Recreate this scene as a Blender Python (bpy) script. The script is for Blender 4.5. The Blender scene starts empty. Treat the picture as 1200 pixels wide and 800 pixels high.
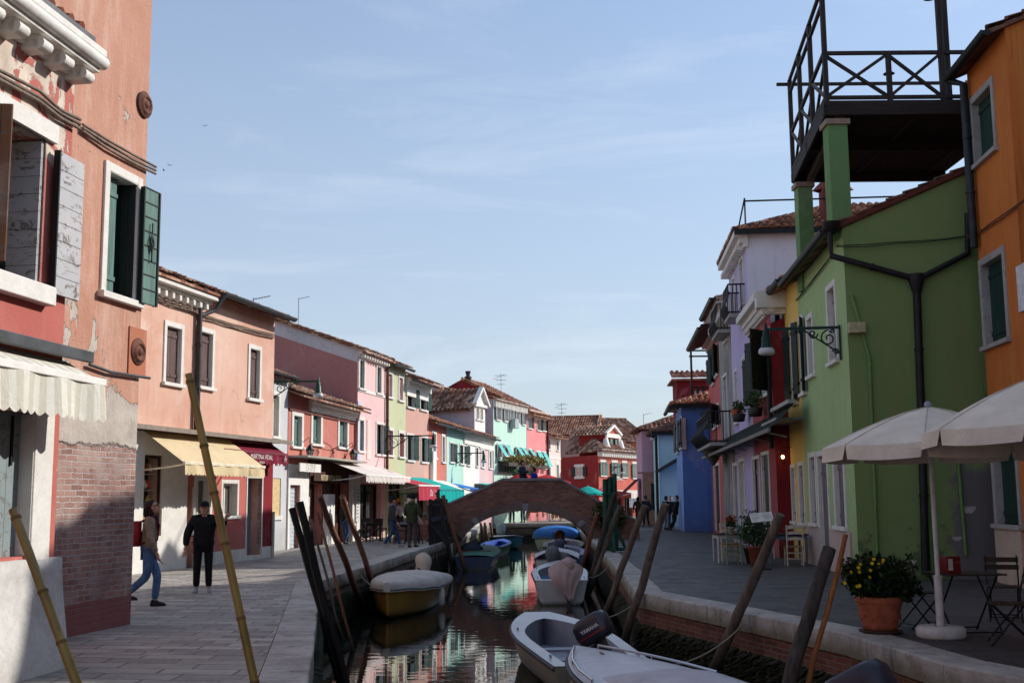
import bpy, bmesh, math, random
from mathutils import Vector, Matrix
random.seed(7)
SC = bpy.context.scene
COL = SC.collection
R = math.radians
# ------------------------------------------------------------------ camera
FPX, PITCH, ROLL, CAMH = 1345.0, R(7.75), R(0.5), 1.70
_sp, _cp = math.sin(PITCH), math.cos(PITCH)
_R0, _U0, FWD = Vector((1,0,0)), Vector((0,-_sp,_cp)), Vector((0,_cp,_sp))
RIGHT = _R0*math.cos(ROLL) - _U0*math.sin(ROLL)
UP = _R0*math.sin(ROLL) + _U0*math.cos(ROLL)
CAM = Vector((0,0,CAMH))
def ray(px, py):                       # direction through a point of the photograph (1200 x 800)
    return RIGHT*((px-600)/FPX) + UP*((400-py)/FPX) + FWD
def gp(px, py, z=0.0):                 # where it meets the level z
    d = ray(px, py); return CAM + d*((z-CAMH)/d.z)
def at(px, py, Y):                     # where it is Y metres away
    d = ray(px, py); return CAM + d*(Y/d.y)
def hx(px): return ray(px, 583)
cd = bpy.data.cameras.new('Camera'); cam = bpy.data.objects.new('Camera', cd); COL.objects.link(cam)
cd.sensor_width = 36; cd.lens = FPX/1200*36; cd.clip_end = 5000; cd.clip_start = .05
cam.matrix_world = Matrix(((RIGHT.x,UP.x,-FWD.x,0),(RIGHT.y,UP.y,-FWD.y,0),(RIGHT.z,UP.z,-FWD.z,CAMH),(0,0,0,1)))
SC.camera = cam
# ------------------------------------------------------------------ colour + materials
def lin(c):
    return tuple(((x/255)/12.92 if x/255 <= .04045 else (((x/255)+.055)/1.055)**2.4) for x in c)
def C4(c): return (*lin(c), 1)
class N:                               # a small node-tree writer
    def __init__(s, name):
        s.m = bpy.data.materials.new(name); s.m.use_nodes = True
        s.t = s.m.node_tree; s.b = s.t.nodes['Principled BSDF']
        s.b.inputs['Specular IOR Level'].default_value = .3
        s._o = None
    def new(s, typ, **kw):
        n = s.t.nodes.new(typ)
        for k, v in kw.items():
            if k in n.inputs: n.inputs[k].default_value = v
            else: setattr(n, k, v)
        return n
    def ln(s, a, b): s.t.links.new(a, b)
    def obj(s):
        if not s._o: s._o = s.new('ShaderNodeTexCoord').outputs['Object']
        return s._o
    def mapped(s, sc, rot=(0,0,0), loc=(0,0,0)):
        m = s.new('ShaderNodeMapping'); m.inputs['Scale'].default_value = sc; m.inputs['Rotation'].default_value = rot
        m.inputs['Location'].default_value = loc
        s.ln(s.obj(), m.inputs['Vector']); return m.outputs[0]
    def noise(s, scale, detail=4, vec=None, rough=.6, dist=0):
        n = s.new('ShaderNodeTexNoise'); n.inputs['Scale'].default_value = scale; n.inputs['Detail'].default_value = detail
        n.inputs['Roughness'].default_value = rough; n.inputs['Distortion'].default_value = dist
        s.ln(vec or s.obj(), n.inputs['Vector']); return n.outputs['Fac']
    def ramp(s, fac, a, b, lo=0, hi=1):
        r = s.new('ShaderNodeMapRange'); r.inputs[1].default_value = a; r.inputs[2].default_value = b
        r.inputs[3].default_value = lo; r.inputs[4].default_value = hi
        s.ln(fac, r.inputs[0]); return r.outputs[0]
    def mix(s, fac, a, b, mode='MIX'):
        n = s.new('ShaderNodeMix'); n.data_type = 'RGBA'; n.blend_type = mode
        for v, i in ((fac,0),(a,6),(b,7)):
            if hasattr(v, 'links'): s.ln(v, n.inputs[i])
            elif i == 0: n.inputs[0].default_value = v
            else: n.inputs[i].default_value = v if len(v) == 4 else C4(v)
        return n.outputs[2]
    def math(s, op, a, b=0.0, c=None):
        n = s.new('ShaderNodeMath'); n.operation = op
        for v, i in ((a,0),(b,1)) + (((c,2),) if c is not None else ()):
            if hasattr(v, 'links'): s.ln(v, n.inputs[i])
            else: n.inputs[i].default_value = v
        return n.outputs[0]
    def xyz(s):
        n = s.new('ShaderNodeSeparateXYZ'); s.ln(s.obj(), n.inputs[0]); return n.outputs
    def comb(s, x, y, z=0.0):
        n = s.new('ShaderNodeCombineXYZ')
        for v, i in ((x,0),(y,1),(z,2)):
            if hasattr(v, 'links'): s.ln(v, n.inputs[i])
            else: n.inputs[i].default_value = v
        return n.outputs[0]
    def bump(s, h, strength=.3, dist=.02):
        n = s.new('ShaderNodeBump'); n.inputs['Strength'].default_value = strength; n.inputs['Distance'].default_value = dist
        s.ln(h, n.inputs['Height']); s.ln(n.outputs[0], s.b.inputs['Normal'])
    def done(s, col, rough=.85, metal=0, spec=None):
        if hasattr(col, 'links'): s.ln(col, s.b.inputs['Base Color'])
        else: s.b.inputs['Base Color'].default_value = col if len(col) == 4 else C4(col)
        if hasattr(rough, 'links'): s.ln(rough, s.b.inputs['Roughness'])
        else: s.b.inputs['Roughness'].default_value = rough
        s.b.inputs['Metallic'].default_value = metal
        if spec is not None: s.b.inputs['Specular IOR Level'].default_value = spec
        return s.m
_mc = {}
def dk(c, k): return tuple(max(0, min(255, x*k)) for x in c)
def plain(c, rough=.6, var=.12, scale=6, metal=0, spec=.3, bump=.1, key=None):
    k = ('plain', c, rough, var, scale, metal, spec, bump)
    if k in _mc: return _mc[k]
    n = N(key or 'paint_%02x%02x%02x' % tuple(int(x) for x in c))
    f = n.ramp(n.noise(scale, 6), .3, .7)
    col = n.mix(f, dk(c, 1-var), dk(c, 1+var*.6))
    if bump: n.bump(n.noise(scale*6, 3), bump, .01)
    _mc[k] = n.done(col, rough, metal, spec); return _mc[k]
def plaster(c, c2=None, patch=.5, streak=.35, dirt=None, damp=.0, seed=0, name='plaster', bloom=.35):
    n = N(name); c2 = c2 or dk(c, .88); dirt = dirt or tuple(.55*x+.45*y for x, y in zip(dk(c, .72), (150,140,130)))
    v = n.mapped((1,1,1), loc=(seed*3.1, seed*1.7, seed))
    big = n.ramp(n.noise(.55, 8, v, .65, .4), .5-.22*(.4+patch*.6), .5+.14)
    col = n.mix(n.math('MULTIPLY', big, patch), c, c2)
    st = n.ramp(n.noise(1.0, 5, n.mapped((2.6,2.6,.16), loc=(seed,0,seed*2)), .7), .52, .75)
    col = n.mix(n.math('MULTIPLY', st, streak), col, dirt)
    sp = n.ramp(n.noise(9, 6, v, .7), .55, .8)
    col = n.mix(n.math('MULTIPLY', sp, .25), col, dk(c2, 1.12))
    if damp:
        z = n.xyz()[2]
        wob = n.math('ADD', z, n.math('MULTIPLY', n.noise(1.4, 6, v), -1.6))
        col = n.mix(n.math('MULTIPLY', n.ramp(wob, .6, -.7), damp), col, (112,104,98))
    bl = n.ramp(n.noise(.9, 7, n.mapped((1,1,.7), loc=(seed*2.3+5,seed,seed*.7)), .7, .8), .55, .72)
    col = n.mix(n.math('MULTIPLY', bl, bloom), col, tuple(.45*x+.55*y for x, y in zip(c, (236,224,214))))
    z = n.xyz()[2]; wob = n.math('ADD', z, n.math('MULTIPLY', n.noise(2.1, 6, v), -1.1))
    col = n.mix(n.math('MULTIPLY', n.ramp(wob, .5, -.5), .45), col, tuple(.5*x+.5*y for x, y in zip(dk(c,.7), (120,112,104))))
    ck = n.new('ShaderNodeTexVoronoi'); ck.feature = 'DISTANCE_TO_EDGE'; ck.inputs['Scale'].default_value = .55
    wv = n.new('ShaderNodeVectorMath'); wv.operation = 'ADD'; n.ln(v, wv.inputs[0]); n.ln(n.comb(n.noise(2.5,4), n.noise(3.1,4), n.noise(2.2,4)), wv.inputs[1]); n.ln(wv.outputs[0], ck.inputs['Vector'])
    cr = n.math('MULTIPLY', n.ramp(ck.outputs['Distance'], .006, .002), n.ramp(n.noise(.8,3,v), .5, .6))
    col = n.mix(n.math('MULTIPLY', cr, .55), col, dk(c, .5))
    n.bump(n.noise(26, 5, v), .25, .012)
    return n.done(col, .9, 0, .15)
def wood(c, c2=None, rough=.75, axis=2, name='wood', scale=1.0, wet=None):
    n = N(name); c2 = c2 or dk(c, .6)
    sc = [9*scale]*3; sc[axis] = .7*scale
    g = n.noise(2.0, 6, n.mapped(tuple(sc)), .65, .6)
    col = n.mix(n.ramp(g, .35, .68), c2, c)
    col = n.mix(n.ramp(n.noise(1.1, 4), .5, .8, 0, .35), col, dk(c, .7))
    if wet: col = n.mix(n.ramp(n.math('ADD', n.xyz()[2], n.math('MULTIPLY', n.noise(6,4), .3)), wet, wet*.55), col, (40,42,32))
    n.bump(g, .6 if wet else .35, .015)
    return n.done(col, rough, 0, .25)
def brickmat(c1, c2, mortar, bw=.25, bh=.065, name='brick', stain=None, axes='xz', squash=0):
    n = N(name); x, y, z = n.xyz()
    v = n.comb(n.math('ADD', x, y), z) if axes == 'xz' else n.comb(x, y)
    d = n.noise(3, 3); v2 = n.new('ShaderNodeVectorMath'); v2.operation = 'ADD'
    n.ln(v, v2.inputs[0]); n.ln(n.comb(n.math('MULTIPLY', d, .03), n.math('MULTIPLY', n.noise(4, 2), .02)), v2.inputs[1])
    b = n.new('ShaderNodeTexBrick'); n.ln(v2.outputs[0], b.inputs['Vector'])
    b.inputs['Scale'].default_value = 1; b.inputs['Brick Width'].default_value = bw; b.inputs['Row Height'].default_value = bh
    b.inputs['Mortar Size'].default_value = bh*.11; b.inputs['Mortar Smooth'].default_value = .3; b.inputs['Bias'].default_value = 0
    b.inputs['Color1'].default_value = C4(c1); b.inputs['Color2'].default_value = C4(c2); b.inputs['Mortar'].default_value = C4(mortar)
    col = n.mix(n.ramp(n.noise(1.2, 6), .4, .75, 0, .5), b.outputs['Color'], dk(c2, .6))
    col = n.mix(n.ramp(n.noise(7, 5), .5, .8, 0, .5), col, mortar)
    if stain:
        col = n.mix(n.ramp(n.math('ADD', z, n.math('MULTIPLY', n.noise(2, 5), .5)), stain[0], stain[1]), col, stain[2])
    h = n.math('ADD', n.math('MULTIPLY', b.outputs['Fac'], -1), n.math('MULTIPLY', n.noise(30, 4), .5))
    n.bump(h, .7, .015)
    return n.done(col, .9, 0, .2)
def tilemat(c=(150,92,70), pale=(196,160,132), dark=(84,62,54), name='roof_tiles', tw=.24, th=.38):
    n = N(name); x, y, z = n.xyz()
    fx = n.math('FLOOR', n.math('DIVIDE', x, tw)); fy = n.math('FLOOR', n.math('DIVIDE', n.math('ADD', z, n.math('MULTIPLY', y, .9)), th))
    w = n.new('ShaderNodeTexWhiteNoise'); w.noise_dimensions = '2D'; n.ln(n.comb(fx, fy), w.inputs['Vector'])
    v = w.outputs['Value']
    col = n.mix(n.ramp(v, .0, .5), dark, c); col = n.mix(n.ramp(v, .6, 1), col, pale)
    col = n.mix(n.ramp(n.noise(5, 6), .45, .75, 0, .7), col, (110,100,86))
    n.bump(n.noise(30, 4), .3, .01)
    return n.done(col, .9, 0, .2)
def stone(c=(205,200,190), dirt=(120,115,105), amt=.5, name='stone', sc=3, blocks=0):
    n = N(name)
    col = n.mix(n.ramp(n.noise(sc, 8, None, .7, .3), .42, .72, 0, amt), c, dirt)
    col = n.mix(n.ramp(n.noise(22, 4), .5, .75, 0, .3), col, dk(dirt, 1.1))
    n.bump(n.noise(24, 5), .3, .012)
    return n.done(col, .85, 0, .25)
WHITE = stone((228,224,216), (168,160,150), .35, 'white_stone')
WPAINT = plain((232,228,220), .7, .06)
GREYST = stone((168,164,160), (100,96,92), .5, 'grey_stone')
TILE = tilemat()
TILE2 = tilemat((152,104,84), (205,180,158), (92,72,64), 'pale_roof_tiles')
GREEN = wood((38,72,62), (24,48,42), .55, 2, 'green_shutter_paint')
GREEN2 = wood((108,138,128), (76,108,98), .65, 2, 'faded_green_paint')
DKGREEN = wood((26,44,40), (16,30,27), .55, 2, 'dark_green_paint')
BROWN = wood((112,88,84), (88,66,64), .7, 2, 'brown_shutter_paint')
REDSH = wood((140,70,58), (108,48,40), .7, 2, 'red_shutter_paint')
GREYSH = wood((150,155,158), (120,124,128), .7, 2, 'grey_shutter_paint')
def garment(c, rough=.88, var=.2):
    k = ('garment', c)
    if k in _mc: return _mc[k]
    n = N('cloth_%02x%02x%02x' % tuple(int(x) for x in c))
    f = n.noise(5, 5, n.mapped((1,1,.55)), .6, 1.6)
    n.bump(f, .9, .05)
    _mc[k] = n.done(n.mix(n.ramp(f, .3, .7), dk(c, 1-var), dk(c, 1+var*.7)), rough, 0, .2); return _mc[k]
def hullmat(c, rough=.4, name='boat_paint'):
    n = N(name); z = n.xyz()[2]
    col = n.mix(n.ramp(n.noise(2, 6), .35, .7), dk(c, .88), c)
    st = n.ramp(n.noise(1.5, 5, n.mapped((4,4,.5)), .7), .52, .72, 0, .5)
    col = n.mix(st, col, tuple(.5*x+.5*y for x, y in zip(c, (92,84,70))))
    col = n.mix(n.ramp(n.math('ADD', z, n.math('MULTIPLY', n.noise(5, 4), .1)), .17, .06), col, (58,60,44))
    col = n.mix(n.ramp(n.noise(24, 3, n.mapped((.4,.4,2.5))), .66, .7, 0, .6), col, dk(c, .6))
    n.bump(n.noise(3, 3), .08, .03)
    return n.done(col, rough, 0, .45)
ZINC = plain((78,80,82), .5, .25, 3, .3, .4, .1, 'zinc')
DKMETAL = plain((30,31,33), .5, .2, 5, .4, .4, .1, 'dark_metal')
IRONGR = plain((30,72,56), .45, .2, 8, .1, .4, .1, 'green_iron')
BLACKW = wood((34,30,28), (18,16,15), .7, 2, 'black_wood')
CABLE = plain((128,112,100), .8, .2, 8, 0, .2, .1, 'cable')
def glass(c=(30,34,36), name='window_glass', rough=.06):
    n = N(name); f = n.ramp(n.noise(1.3, 3), .4, .7)
    n.bump(n.noise(2.5, 2), .06, .02)
    return n.done(n.mix(f, dk(c,.7), c), rough, 0, .6)
GLASS = glass(); GLASSC = glass((118,116,110), 'curtained_glass', .12)
def cloth(c, name='cloth', var=.1, stripe=None, axis=0, w=.1):
    n = N(name)
    col = n.mix(n.ramp(n.noise(2.2, 5), .35, .7), dk(c, 1-var), c)
    if stripe:
        s = n.math('SINE', n.math('MULTIPLY', n.xyz()[axis], math.pi/w))
        col = n.mix(n.ramp(s, -.1, .1), col, stripe)
    n.bump(n.math('ADD', n.noise(3.2, 4, None, .6, 1.2), n.math('MULTIPLY', n.noise(11, 3), .25)), .4, .05)
    m = n.done(col, .9, 0, .1)
    return m
# ------------------------------------------------------------------ mesh builder
class MB:
    def __init__(s): s.v=[]; s.f=[]; s.m=[]; s.s=[]
    def add(s, vs, fs, mi=0, sm=False):
        o = len(s.v); s.v.extend(tuple(v) for v in vs)
        for f in fs: s.f.append([i+o for i in f]); s.m.append(mi); s.s.append(sm)
        return s
    def quad(s, a, b, c, d, mi=0): return s.add((a,b,c,d), ((0,1,2,3),), mi)
    def poly(s, pts, mi=0): return s.add(pts, (tuple(range(len(pts))),), mi)
    def box(s, x0, x1, y0, y1, z0, z1, mi=0):
        v = [(x,y,z) for z in (z0,z1) for y in (y0,y1) for x in (x0,x1)]
        return s.add(v, ((0,2,3,1),(4,5,7,6),(0,1,5,4),(2,6,7,3),(0,4,6,2),(1,3,7,5)), mi)
    def xbox(s, M, sx, sy, sz, mi=0):  # box centred on M
        v = [M @ Vector((x*sx/2,y*sy/2,z*sz/2)) for z in (-1,1) for y in (-1,1) for x in (-1,1)]
        return s.add(v, ((0,2,3,1),(4,5,7,6),(0,1,5,4),(2,6,7,3),(0,4,6,2),(1,3,7,5)), mi)
    def beam(s, p, q, w, h, mi=0, upv=(0,0,1)):
        p, q = Vector(p), Vector(q); d = (q-p); L = d.length; d.normalize(); u = Vector(upv)
        x = d.cross(u)
        if x.length < 1e-4: x = d.cross(Vector((0,1,0)))
        x.normalize(); u = x.cross(d); c = (p+q)/2
        M = Matrix(((x.x,d.x,u.x,c.x),(x.y,d.y,u.y,c.y),(x.z,d.z,u.z,c.z),(0,0,0,1)))
        return s.xbox(M, w, L, h, mi)
    def tube(s, pts, r, n=8, mi=0, cap=True, sm=True):
        pts = [Vector(p) for p in pts]; k = len(pts)
        rs = r if isinstance(r, (list,tuple)) else [r]*k
        vs=[]; fs=[]; px=None
        for i, p in enumerate(pts):
            d = (pts[min(i+1,k-1)]-pts[max(i-1,0)]).normalized()
            if px is None:
                px = d.cross(Vector((0,0,1)))
                if px.length < 1e-3: px = d.cross(Vector((0,1,0)))
            px = (px - d*px.dot(d)).normalized(); py = d.cross(px)
            for j in range(n):
                a = 2*math.pi*j/n; vs.append(p + (px*math.cos(a)+py*math.sin(a))*rs[i])
        for i in range(k-1):
            for j in range(n):
                a, b = i*n+j, i*n+(j+1)%n; fs.append((a,b,b+n,a+n))
        s.add(vs, fs, mi, sm)
        if cap:
            s.add(vs[:n], (tuple(range(n))[::-1],), mi); s.add(vs[-n:], (tuple(range(n)),), mi)
        return s
    def lathe(s, prof, n=20, c=(0,0,0), mi=0, sm=True, sx=1, sy=1):
        vs=[]; fs=[]; c=Vector(c)
        for r, z in prof:
            for j in range(n):
                a = 2*math.pi*j/n; vs.append(c+Vector((r*math.cos(a)*sx, r*math.sin(a)*sy, z)))
        for i in range(len(prof)-1):
            for j in range(n):
                a, b = i*n+j, i*n+(j+1)%n; fs.append((a,b,b+n,a+n))
        return s.add(vs, fs, mi, sm)
    def ball(s, c, rx, ry=None, rz=None, n=12, k=8, mi=0, M=None):
        ry = ry or rx; rz = rz or rx; c = Vector(c); vs=[]; fs=[]
        for i in range(k+1):
            t = math.pi*i/k
            for j in range(n):
                a = 2*math.pi*j/n; v = Vector((rx*math.sin(t)*math.cos(a), ry*math.sin(t)*math.sin(a), -rz*math.cos(t)))
                if M: v = M @ v
                vs.append(c+v)
        for i in range(k):
            for j in range(n):
                a, b = i*n+j, i*n+(j+1)%n; fs.append((a,b,b+n,a+n))
        return s.add(vs, fs, mi, True)
    def grid(s, P, mi=0, sm=True, closed=False):   # P[i][j] points
        ni, nj = len(P), len(P[0]); vs=[p for row in P for p in row]; fs=[]
        for i in range(ni-1):
            for j in range(nj-1 if not closed else nj):
                a = i*nj+j; b = i*nj+(j+1)%nj; fs.append((a,b,b+nj,a+nj))
        return s.add(vs, fs, mi, sm)
    def build(s, name, mats, parent=None, bevel=0, loc=None):
        me = bpy.data.meshes.new(name); me.from_pydata(s.v, [], s.f)
        for m in (mats if isinstance(mats, (list,tuple)) else [mats]): me.materials.append(m)
        me.polygons.foreach_set('material_index', s.m); me.polygons.foreach_set('use_smooth', s.s)
        me.validate(); me.update()
        o = bpy.data.objects.new(name, me); COL.objects.link(o)
        if parent: o.parent = parent
        if loc: o.location = loc
        if bevel:
            b = o.modifiers.new('bevel', 'BEVEL'); b.width = bevel; b.segments = 2; b.limit_method = 'ANGLE'; b.angle_limit = R(40)
        return o
def tag(o, label=None, cat=None, group=None, kind=None):
    if label: o['label'] = label
    if cat: o['category'] = cat
    if group: o['group'] = group
    if kind: o['kind'] = kind
    return o
def thing(name, label, cat, loc=(0,0,0), rz=0, group=None):
    o = bpy.data.objects.new(name, None); COL.objects.link(o); o.empty_display_size = .2
    o.location = loc; o.rotation_euler = (0,0,rz)
    return tag(o, label, cat, group)
def copy_tree(o, parent=None, label=None):
    c = o.copy(); COL.objects.link(c); c.parent = parent
    if label: c['label'] = label
    for ch in list(o.children): copy_tree(ch, c)
    return c
def struct(mb, name, m): return tag(mb.build(name, m), kind='structure')
def text(name, body, size, M, m, parent, ext=.004, sx=1.0, bold=0):
    cu = bpy.data.curves.new(name, 'FONT'); cu.body = body; cu.size = size; cu.extrude = ext; cu.align_x = 'CENTER'; cu.align_y = 'CENTER'
    cu.offset = bold; cu.materials.append(m)
    o = bpy.data.objects.new(name, cu); COL.objects.link(o); o.parent = parent
    bpy.context.view_layer.update()
    me = bpy.data.meshes.new_from_object(o.evaluated_get(bpy.context.evaluated_depsgraph_get()))
    bpy.data.objects.remove(o); bpy.data.curves.remove(cu); me.name = name
    if not me.materials: me.materials.append(m)
    o = bpy.data.objects.new(name, me); COL.objects.link(o); o.parent = parent
    o.matrix_local = M @ Matrix.Diagonal((sx,1,1,1)); return o
FRONT = Matrix.Rotation(R(90), 4, 'X')            # text facing local -Y
# ------------------------------------------------------------------ roofs
def tiles(mb, P0, U, V, lu, v0, v1, tw=.24, th=.38, h=.055, mi=0):
    """barrel tiles on a plane; v0/v1: functions of u giving the run of each row of tiles up the slope"""
    P0, U, V = Vector(P0), Vector(U).normalized(), Vector(V).normalized(); Nn = U.cross(V).normalized()
    if Nn.z < 0: Nn = -Nn
    prof = [(0,0),(.14,.02),(.26,.62),(.5,1),(.74,.62),(.86,.02)]
    nt = max(1, round(lu/tw)); tw = lu/nt
    for i in range(nt):
        um = (i+.5)*tw; a, b = v0(um), v1(um)
        if b-a < .1: continue
        nr = max(1, math.ceil((b-a)/th))
        rows=[]; dz0 = random.uniform(-.012,.012)
        for j in range(nr):
            va, vb = a+(b-a)*j/nr, a+(b-a)*(j+1)/nr
            jit = random.uniform(-.018,.018); ju = random.uniform(-.012,.012)
            for vv, lift, k in ((va+jit if j else va,.034,1.08),(vb,.0,.9)):
                row=[]
                for t, hh in prof+[(1,0)]:
                    row.append(P0+U*(i*tw+t*tw+ju*(hh>0))+V*vv+Nn*(hh*h*k*tw/.24+lift+dz0))
                rows.append(row)
        mb.grid(rows, mi, False)
        # the open end of the lowest cover tile
        r = rows[0]; mb.poly([r[1],r[2],r[3],r[4],r[5]][::-1], mi)
    return mb
def gable_roof(H, L, D, ze, pitch=.36, over=.35, side=.05, front=True, back=True, mat=None, ridge=None, name='roof'):
    """ridge parallel to the facade; local frame: facade y=0, house behind at +y"""
    mb = MB(); rd = ridge or D/2
    sl = math.hypot(1, pitch)
    z0 = ze - pitch*over
    V = Vector((0,1,pitch)); lu = L+2*side
    ln = (rd+over)*sl
    tiles(mb, (-side,-over,z0+.05), (1,0,0), V, lu, lambda u:0, lambda u:ln)
    zr = ze+pitch*rd
    # solid slab under the tiles
    a=[(-side,-over,z0),(L+side,-over,z0),(L+side,rd,zr),(-side,rd,zr)]
    lo=[(x,y,z-.07) for x,y,z in a]
    mb.add(a+lo, ((0,1,2,3),(7,6,5,4),(0,4,5,1),(1,5,6,2),(3,7,4,0)), 0)
    zb = zr-pitch*(D-rd)
    b=[(-side,rd,zr+.03),(L+side,rd,zr+.03),(L+side,D+.2,zb-.2*pitch),(-side,D+.2,zb-.2*pitch)]
    lo=[(x,y,z-.07) for x,y,z in b]
    mb.add(b+lo, ((0,1,2,3),(7,6,5,4),(1,5,6,2),(3,7,4,0),(2,6,7,3)), 0)
    mb.tube([(-side,rd,zr+.06),(L+side,rd,zr+.06)], .11, 8)
    return mb.build(name, mat or TILE, H)
# ------------------------------------------------------------------ houses
class House:
    def __init__(s, name, label, A, B, D=8, cat='house', group='painted houses along the canal'):
        """A, B: ends of the facade on the ground, left and right as seen from the canal"""
        s.A = Vector((A[0],A[1],0)); B = Vector((B[0],B[1],0)); s.L = (B-s.A).length
        s.d = (B-s.A).normalized(); s.n = Vector((s.d.y,-s.d.x,0)); s.D = D; s.holes=[]
        s.o = thing(name, label, cat, s.A, math.atan2(s.d.y, s.d.x), group)
    def uz(s, px, py, off=0.0):          # facade coordinates seen at a photo position (off: metres in front)
        r = ray(px, py); P = s.A + s.n*off
        t = (P-CAM).dot(s.n)/r.dot(s.n); q = CAM + r*t
        return (q-s.A).dot(s.d), q.z
    def rect(s, xl, xr, yt, yb):
        ym = (yt+yb)/2; xm = (xl+xr)/2
        return s.uz(xl,ym)[0], s.uz(xr,ym)[0], s.uz(xm,yb)[1], s.uz(xm,yt)[1]
    def z(s, px, py): return s.uz(px, py)[1]
    def u(s, px, py): return s.uz(px, py)[0]
    def wall(s, H, mats, pitch=.36, ridge=None, rec=.18, z0=-.3, name='wall', sides=(True,True), side_mi=(0,0), flat=False, back=True):
        mb = MB(); L, D = s.L, s.D; rd = ridge or D/2
        us = sorted({0.0, L, *[min(max(h[i],0),L) for h in s.holes for i in (0,1)]})
        zs = sorted({z0, H, *[min(max(h[i],z0),H) for h in s.holes for i in (2,3)]})
        for i in range(len(us)-1):
            for j in range(len(zs)-1):
                cu, cz = (us[i]+us[i+1])/2, (zs[j]+zs[j+1])/2
                if any(h[0]<cu<h[1] and h[2]<cz<h[3] for h in s.holes): continue
                mb.quad((us[i],0,zs[j]),(us[i+1],0,zs[j]),(us[i+1],0,zs[j+1]),(us[i],0,zs[j+1]))
        for h in s.holes:
            a,b,c,d = max(h[0],0),min(h[1],L),max(h[2],z0),min(h[3],H); r = h[4] if len(h)>4 else rec
            mb.quad((a,0,c),(a,0,d),(a,r,d),(a,r,c)); mb.quad((b,0,d),(b,0,c),(b,r,c),(b,r,d))
            mb.quad((a,0,d),(b,0,d),(b,r,d),(a,r,d)); mb.quad((b,0,c),(a,0,c),(a,r,c),(b,r,c))
            mb.quad((a,r,c),(b,r,c),(b,r,d),(a,r,d))
        zr = H+pitch*rd; zb = zr-pitch*(D-rd)
        if flat: zr=zb=H
        for k,(x,on) in enumerate(((0,sides[0]),(L,sides[1]))):
            if not on: continue
            pts=[(x,0,z0),(x,0,H),(x,rd,zr),(x,D,zb),(x,D,z0)]
            mb.poly(pts if k==0 else pts[::-1], side_mi[k])
        if back: mb.quad((L,D,z0),(0,D,z0),(0,D,zb),(L,D,zb))
        return mb.build(name, mats, s.o)
    def win(s, r, style='closed', sh=GREEN, fw=.11, frame=WHITE, pane=GLASS, depth=.14, sill=True, swing=(8,8), head=True, add=True, name='window', proud=.035):
        """r = (u0,u1,z0,z1) of the opening"""
        u0,u1,z0,z1 = r[:4]
        if style == 'closed': depth *= .5
        if add: s.holes.append((u0,u1,z0,z1, depth+.05))
        mb = MB()
        if fw:
            mb.box(u0-fw,u0,-proud,.02,z0,z1+fw); mb.box(u1,u1+fw,-proud,.02,z0,z1+fw)
            mb.box(u0,u1,-proud+.002,.02,z1,z1+fw)
            mb.box(u0,u0+.012,-proud+.004,depth,z0,z1-.012); mb.box(u1-.012,u1,-proud+.004,depth,z0,z1-.012)   # reveal lining
            mb.box(u0,u1,-proud+.006,depth,z1-.012,z1)
        f = mb.build(name, frame, s.o, .006) if fw else thing(name, None, None); f.parent = s.o
        if sill:
            b = MB(); b.box(u0-fw-.04,u1+fw+.04,-.1,depth,z0-.09,z0); b.build('sill', frame, f, .008)
        w = u1-u0; um = (u0+u1)/2
        if style == 'closed':
            for a,bb in ((u0+.012,um-.004),(um+.004,u1-.012)): shutter(a,bb,z0+.01,z1-.02,depth-.045,sh,f)
        else:
            b = MB(); t=.05
            b.box(u0+.012,u0+t,depth-.07,depth-.02,z0,z1-.012); b.box(u1-t,u1-.012,depth-.07,depth-.02,z0,z1-.012)
            b.box(u0+t,u1-t,depth-.07,depth-.02,z0,z0+t); b.box(u0+t,u1-t,depth-.07,depth-.02,z1-.012-t,z1-.012)
            b.box(um-.03,um+.03,depth-.068,depth-.02,z0+t,z1-t-.012)
            b.build('sash', WPAINT if style!='dark' else DKGREEN, f)
            b = MB(); b.quad((u0,depth-.03,z0),(u1,depth-.03,z0),(u1,depth-.03,z1),(u0,depth-.03,z1)); b.build('pane', pane, f)
            if style in ('open','dark'):
                for k,(hu,sg) in enumerate(((u0,-1),(u1,1))):
                    if swing[k] is None: continue
                    a = R(swing[k]); o = shutter(0,w/2-.01,0,z1-z0-.03,0,sh,f,True)
                    # hinge at the jamb, leaf lies out along the wall (swing: degrees away from the wall)
                    o.location = (hu+sg*.02,-proud-.03,z0+.01)
                    o.rotation_euler = (0,0,(math.pi+a) if sg<0 else -a)
        return f
def shutter(u0,u1,z0,z1,y,m,parent,hinged=False):
    mb = MB(); w=u1-u0; nb = 3 if w>.3 else 2; g=.006
    for i in range(nb):
        a=u0+w*i/nb+(g if i else 0); b=u0+w*(i+1)/nb; mb.box(a,b,y-.0,y+.035,z0,z1)
    mb.box(u0+.01,u1-.01,y+.002,y+.03,z0+.005,z1-.005)
    h=z1-z0
    for t in (.14,.86): mb.box(u0+.005,u1-.005,y-.022,y+.058,z0+h*t-.04,z0+h*t+.04)
    return mb.build('shutter', m, parent)
def gutter(H, u0, u1, z, y=-.42, r=.075, m=None, name='gutter'):
    mb = MB(); rows=[]
    for u in (u0,u1):
        rows.append([Vector((u, y+r*math.cos(a), z+r*math.sin(a))) for a in [math.pi+math.pi*i/8 for i in range(9)]])
    mb.grid(rows, 0, True)
    rows=[[p+Vector((0,-.004 if i in (0,) else 0,0)) for i,p in enumerate(r_)] for r_ in rows]
    for r_ in rows: mb.poly(r_)
    mb.box(u0,u1,y-r-.008,y-r+.004,z-.01,z+.012)
    return mb.build(name, m or ZINC, H)
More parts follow.
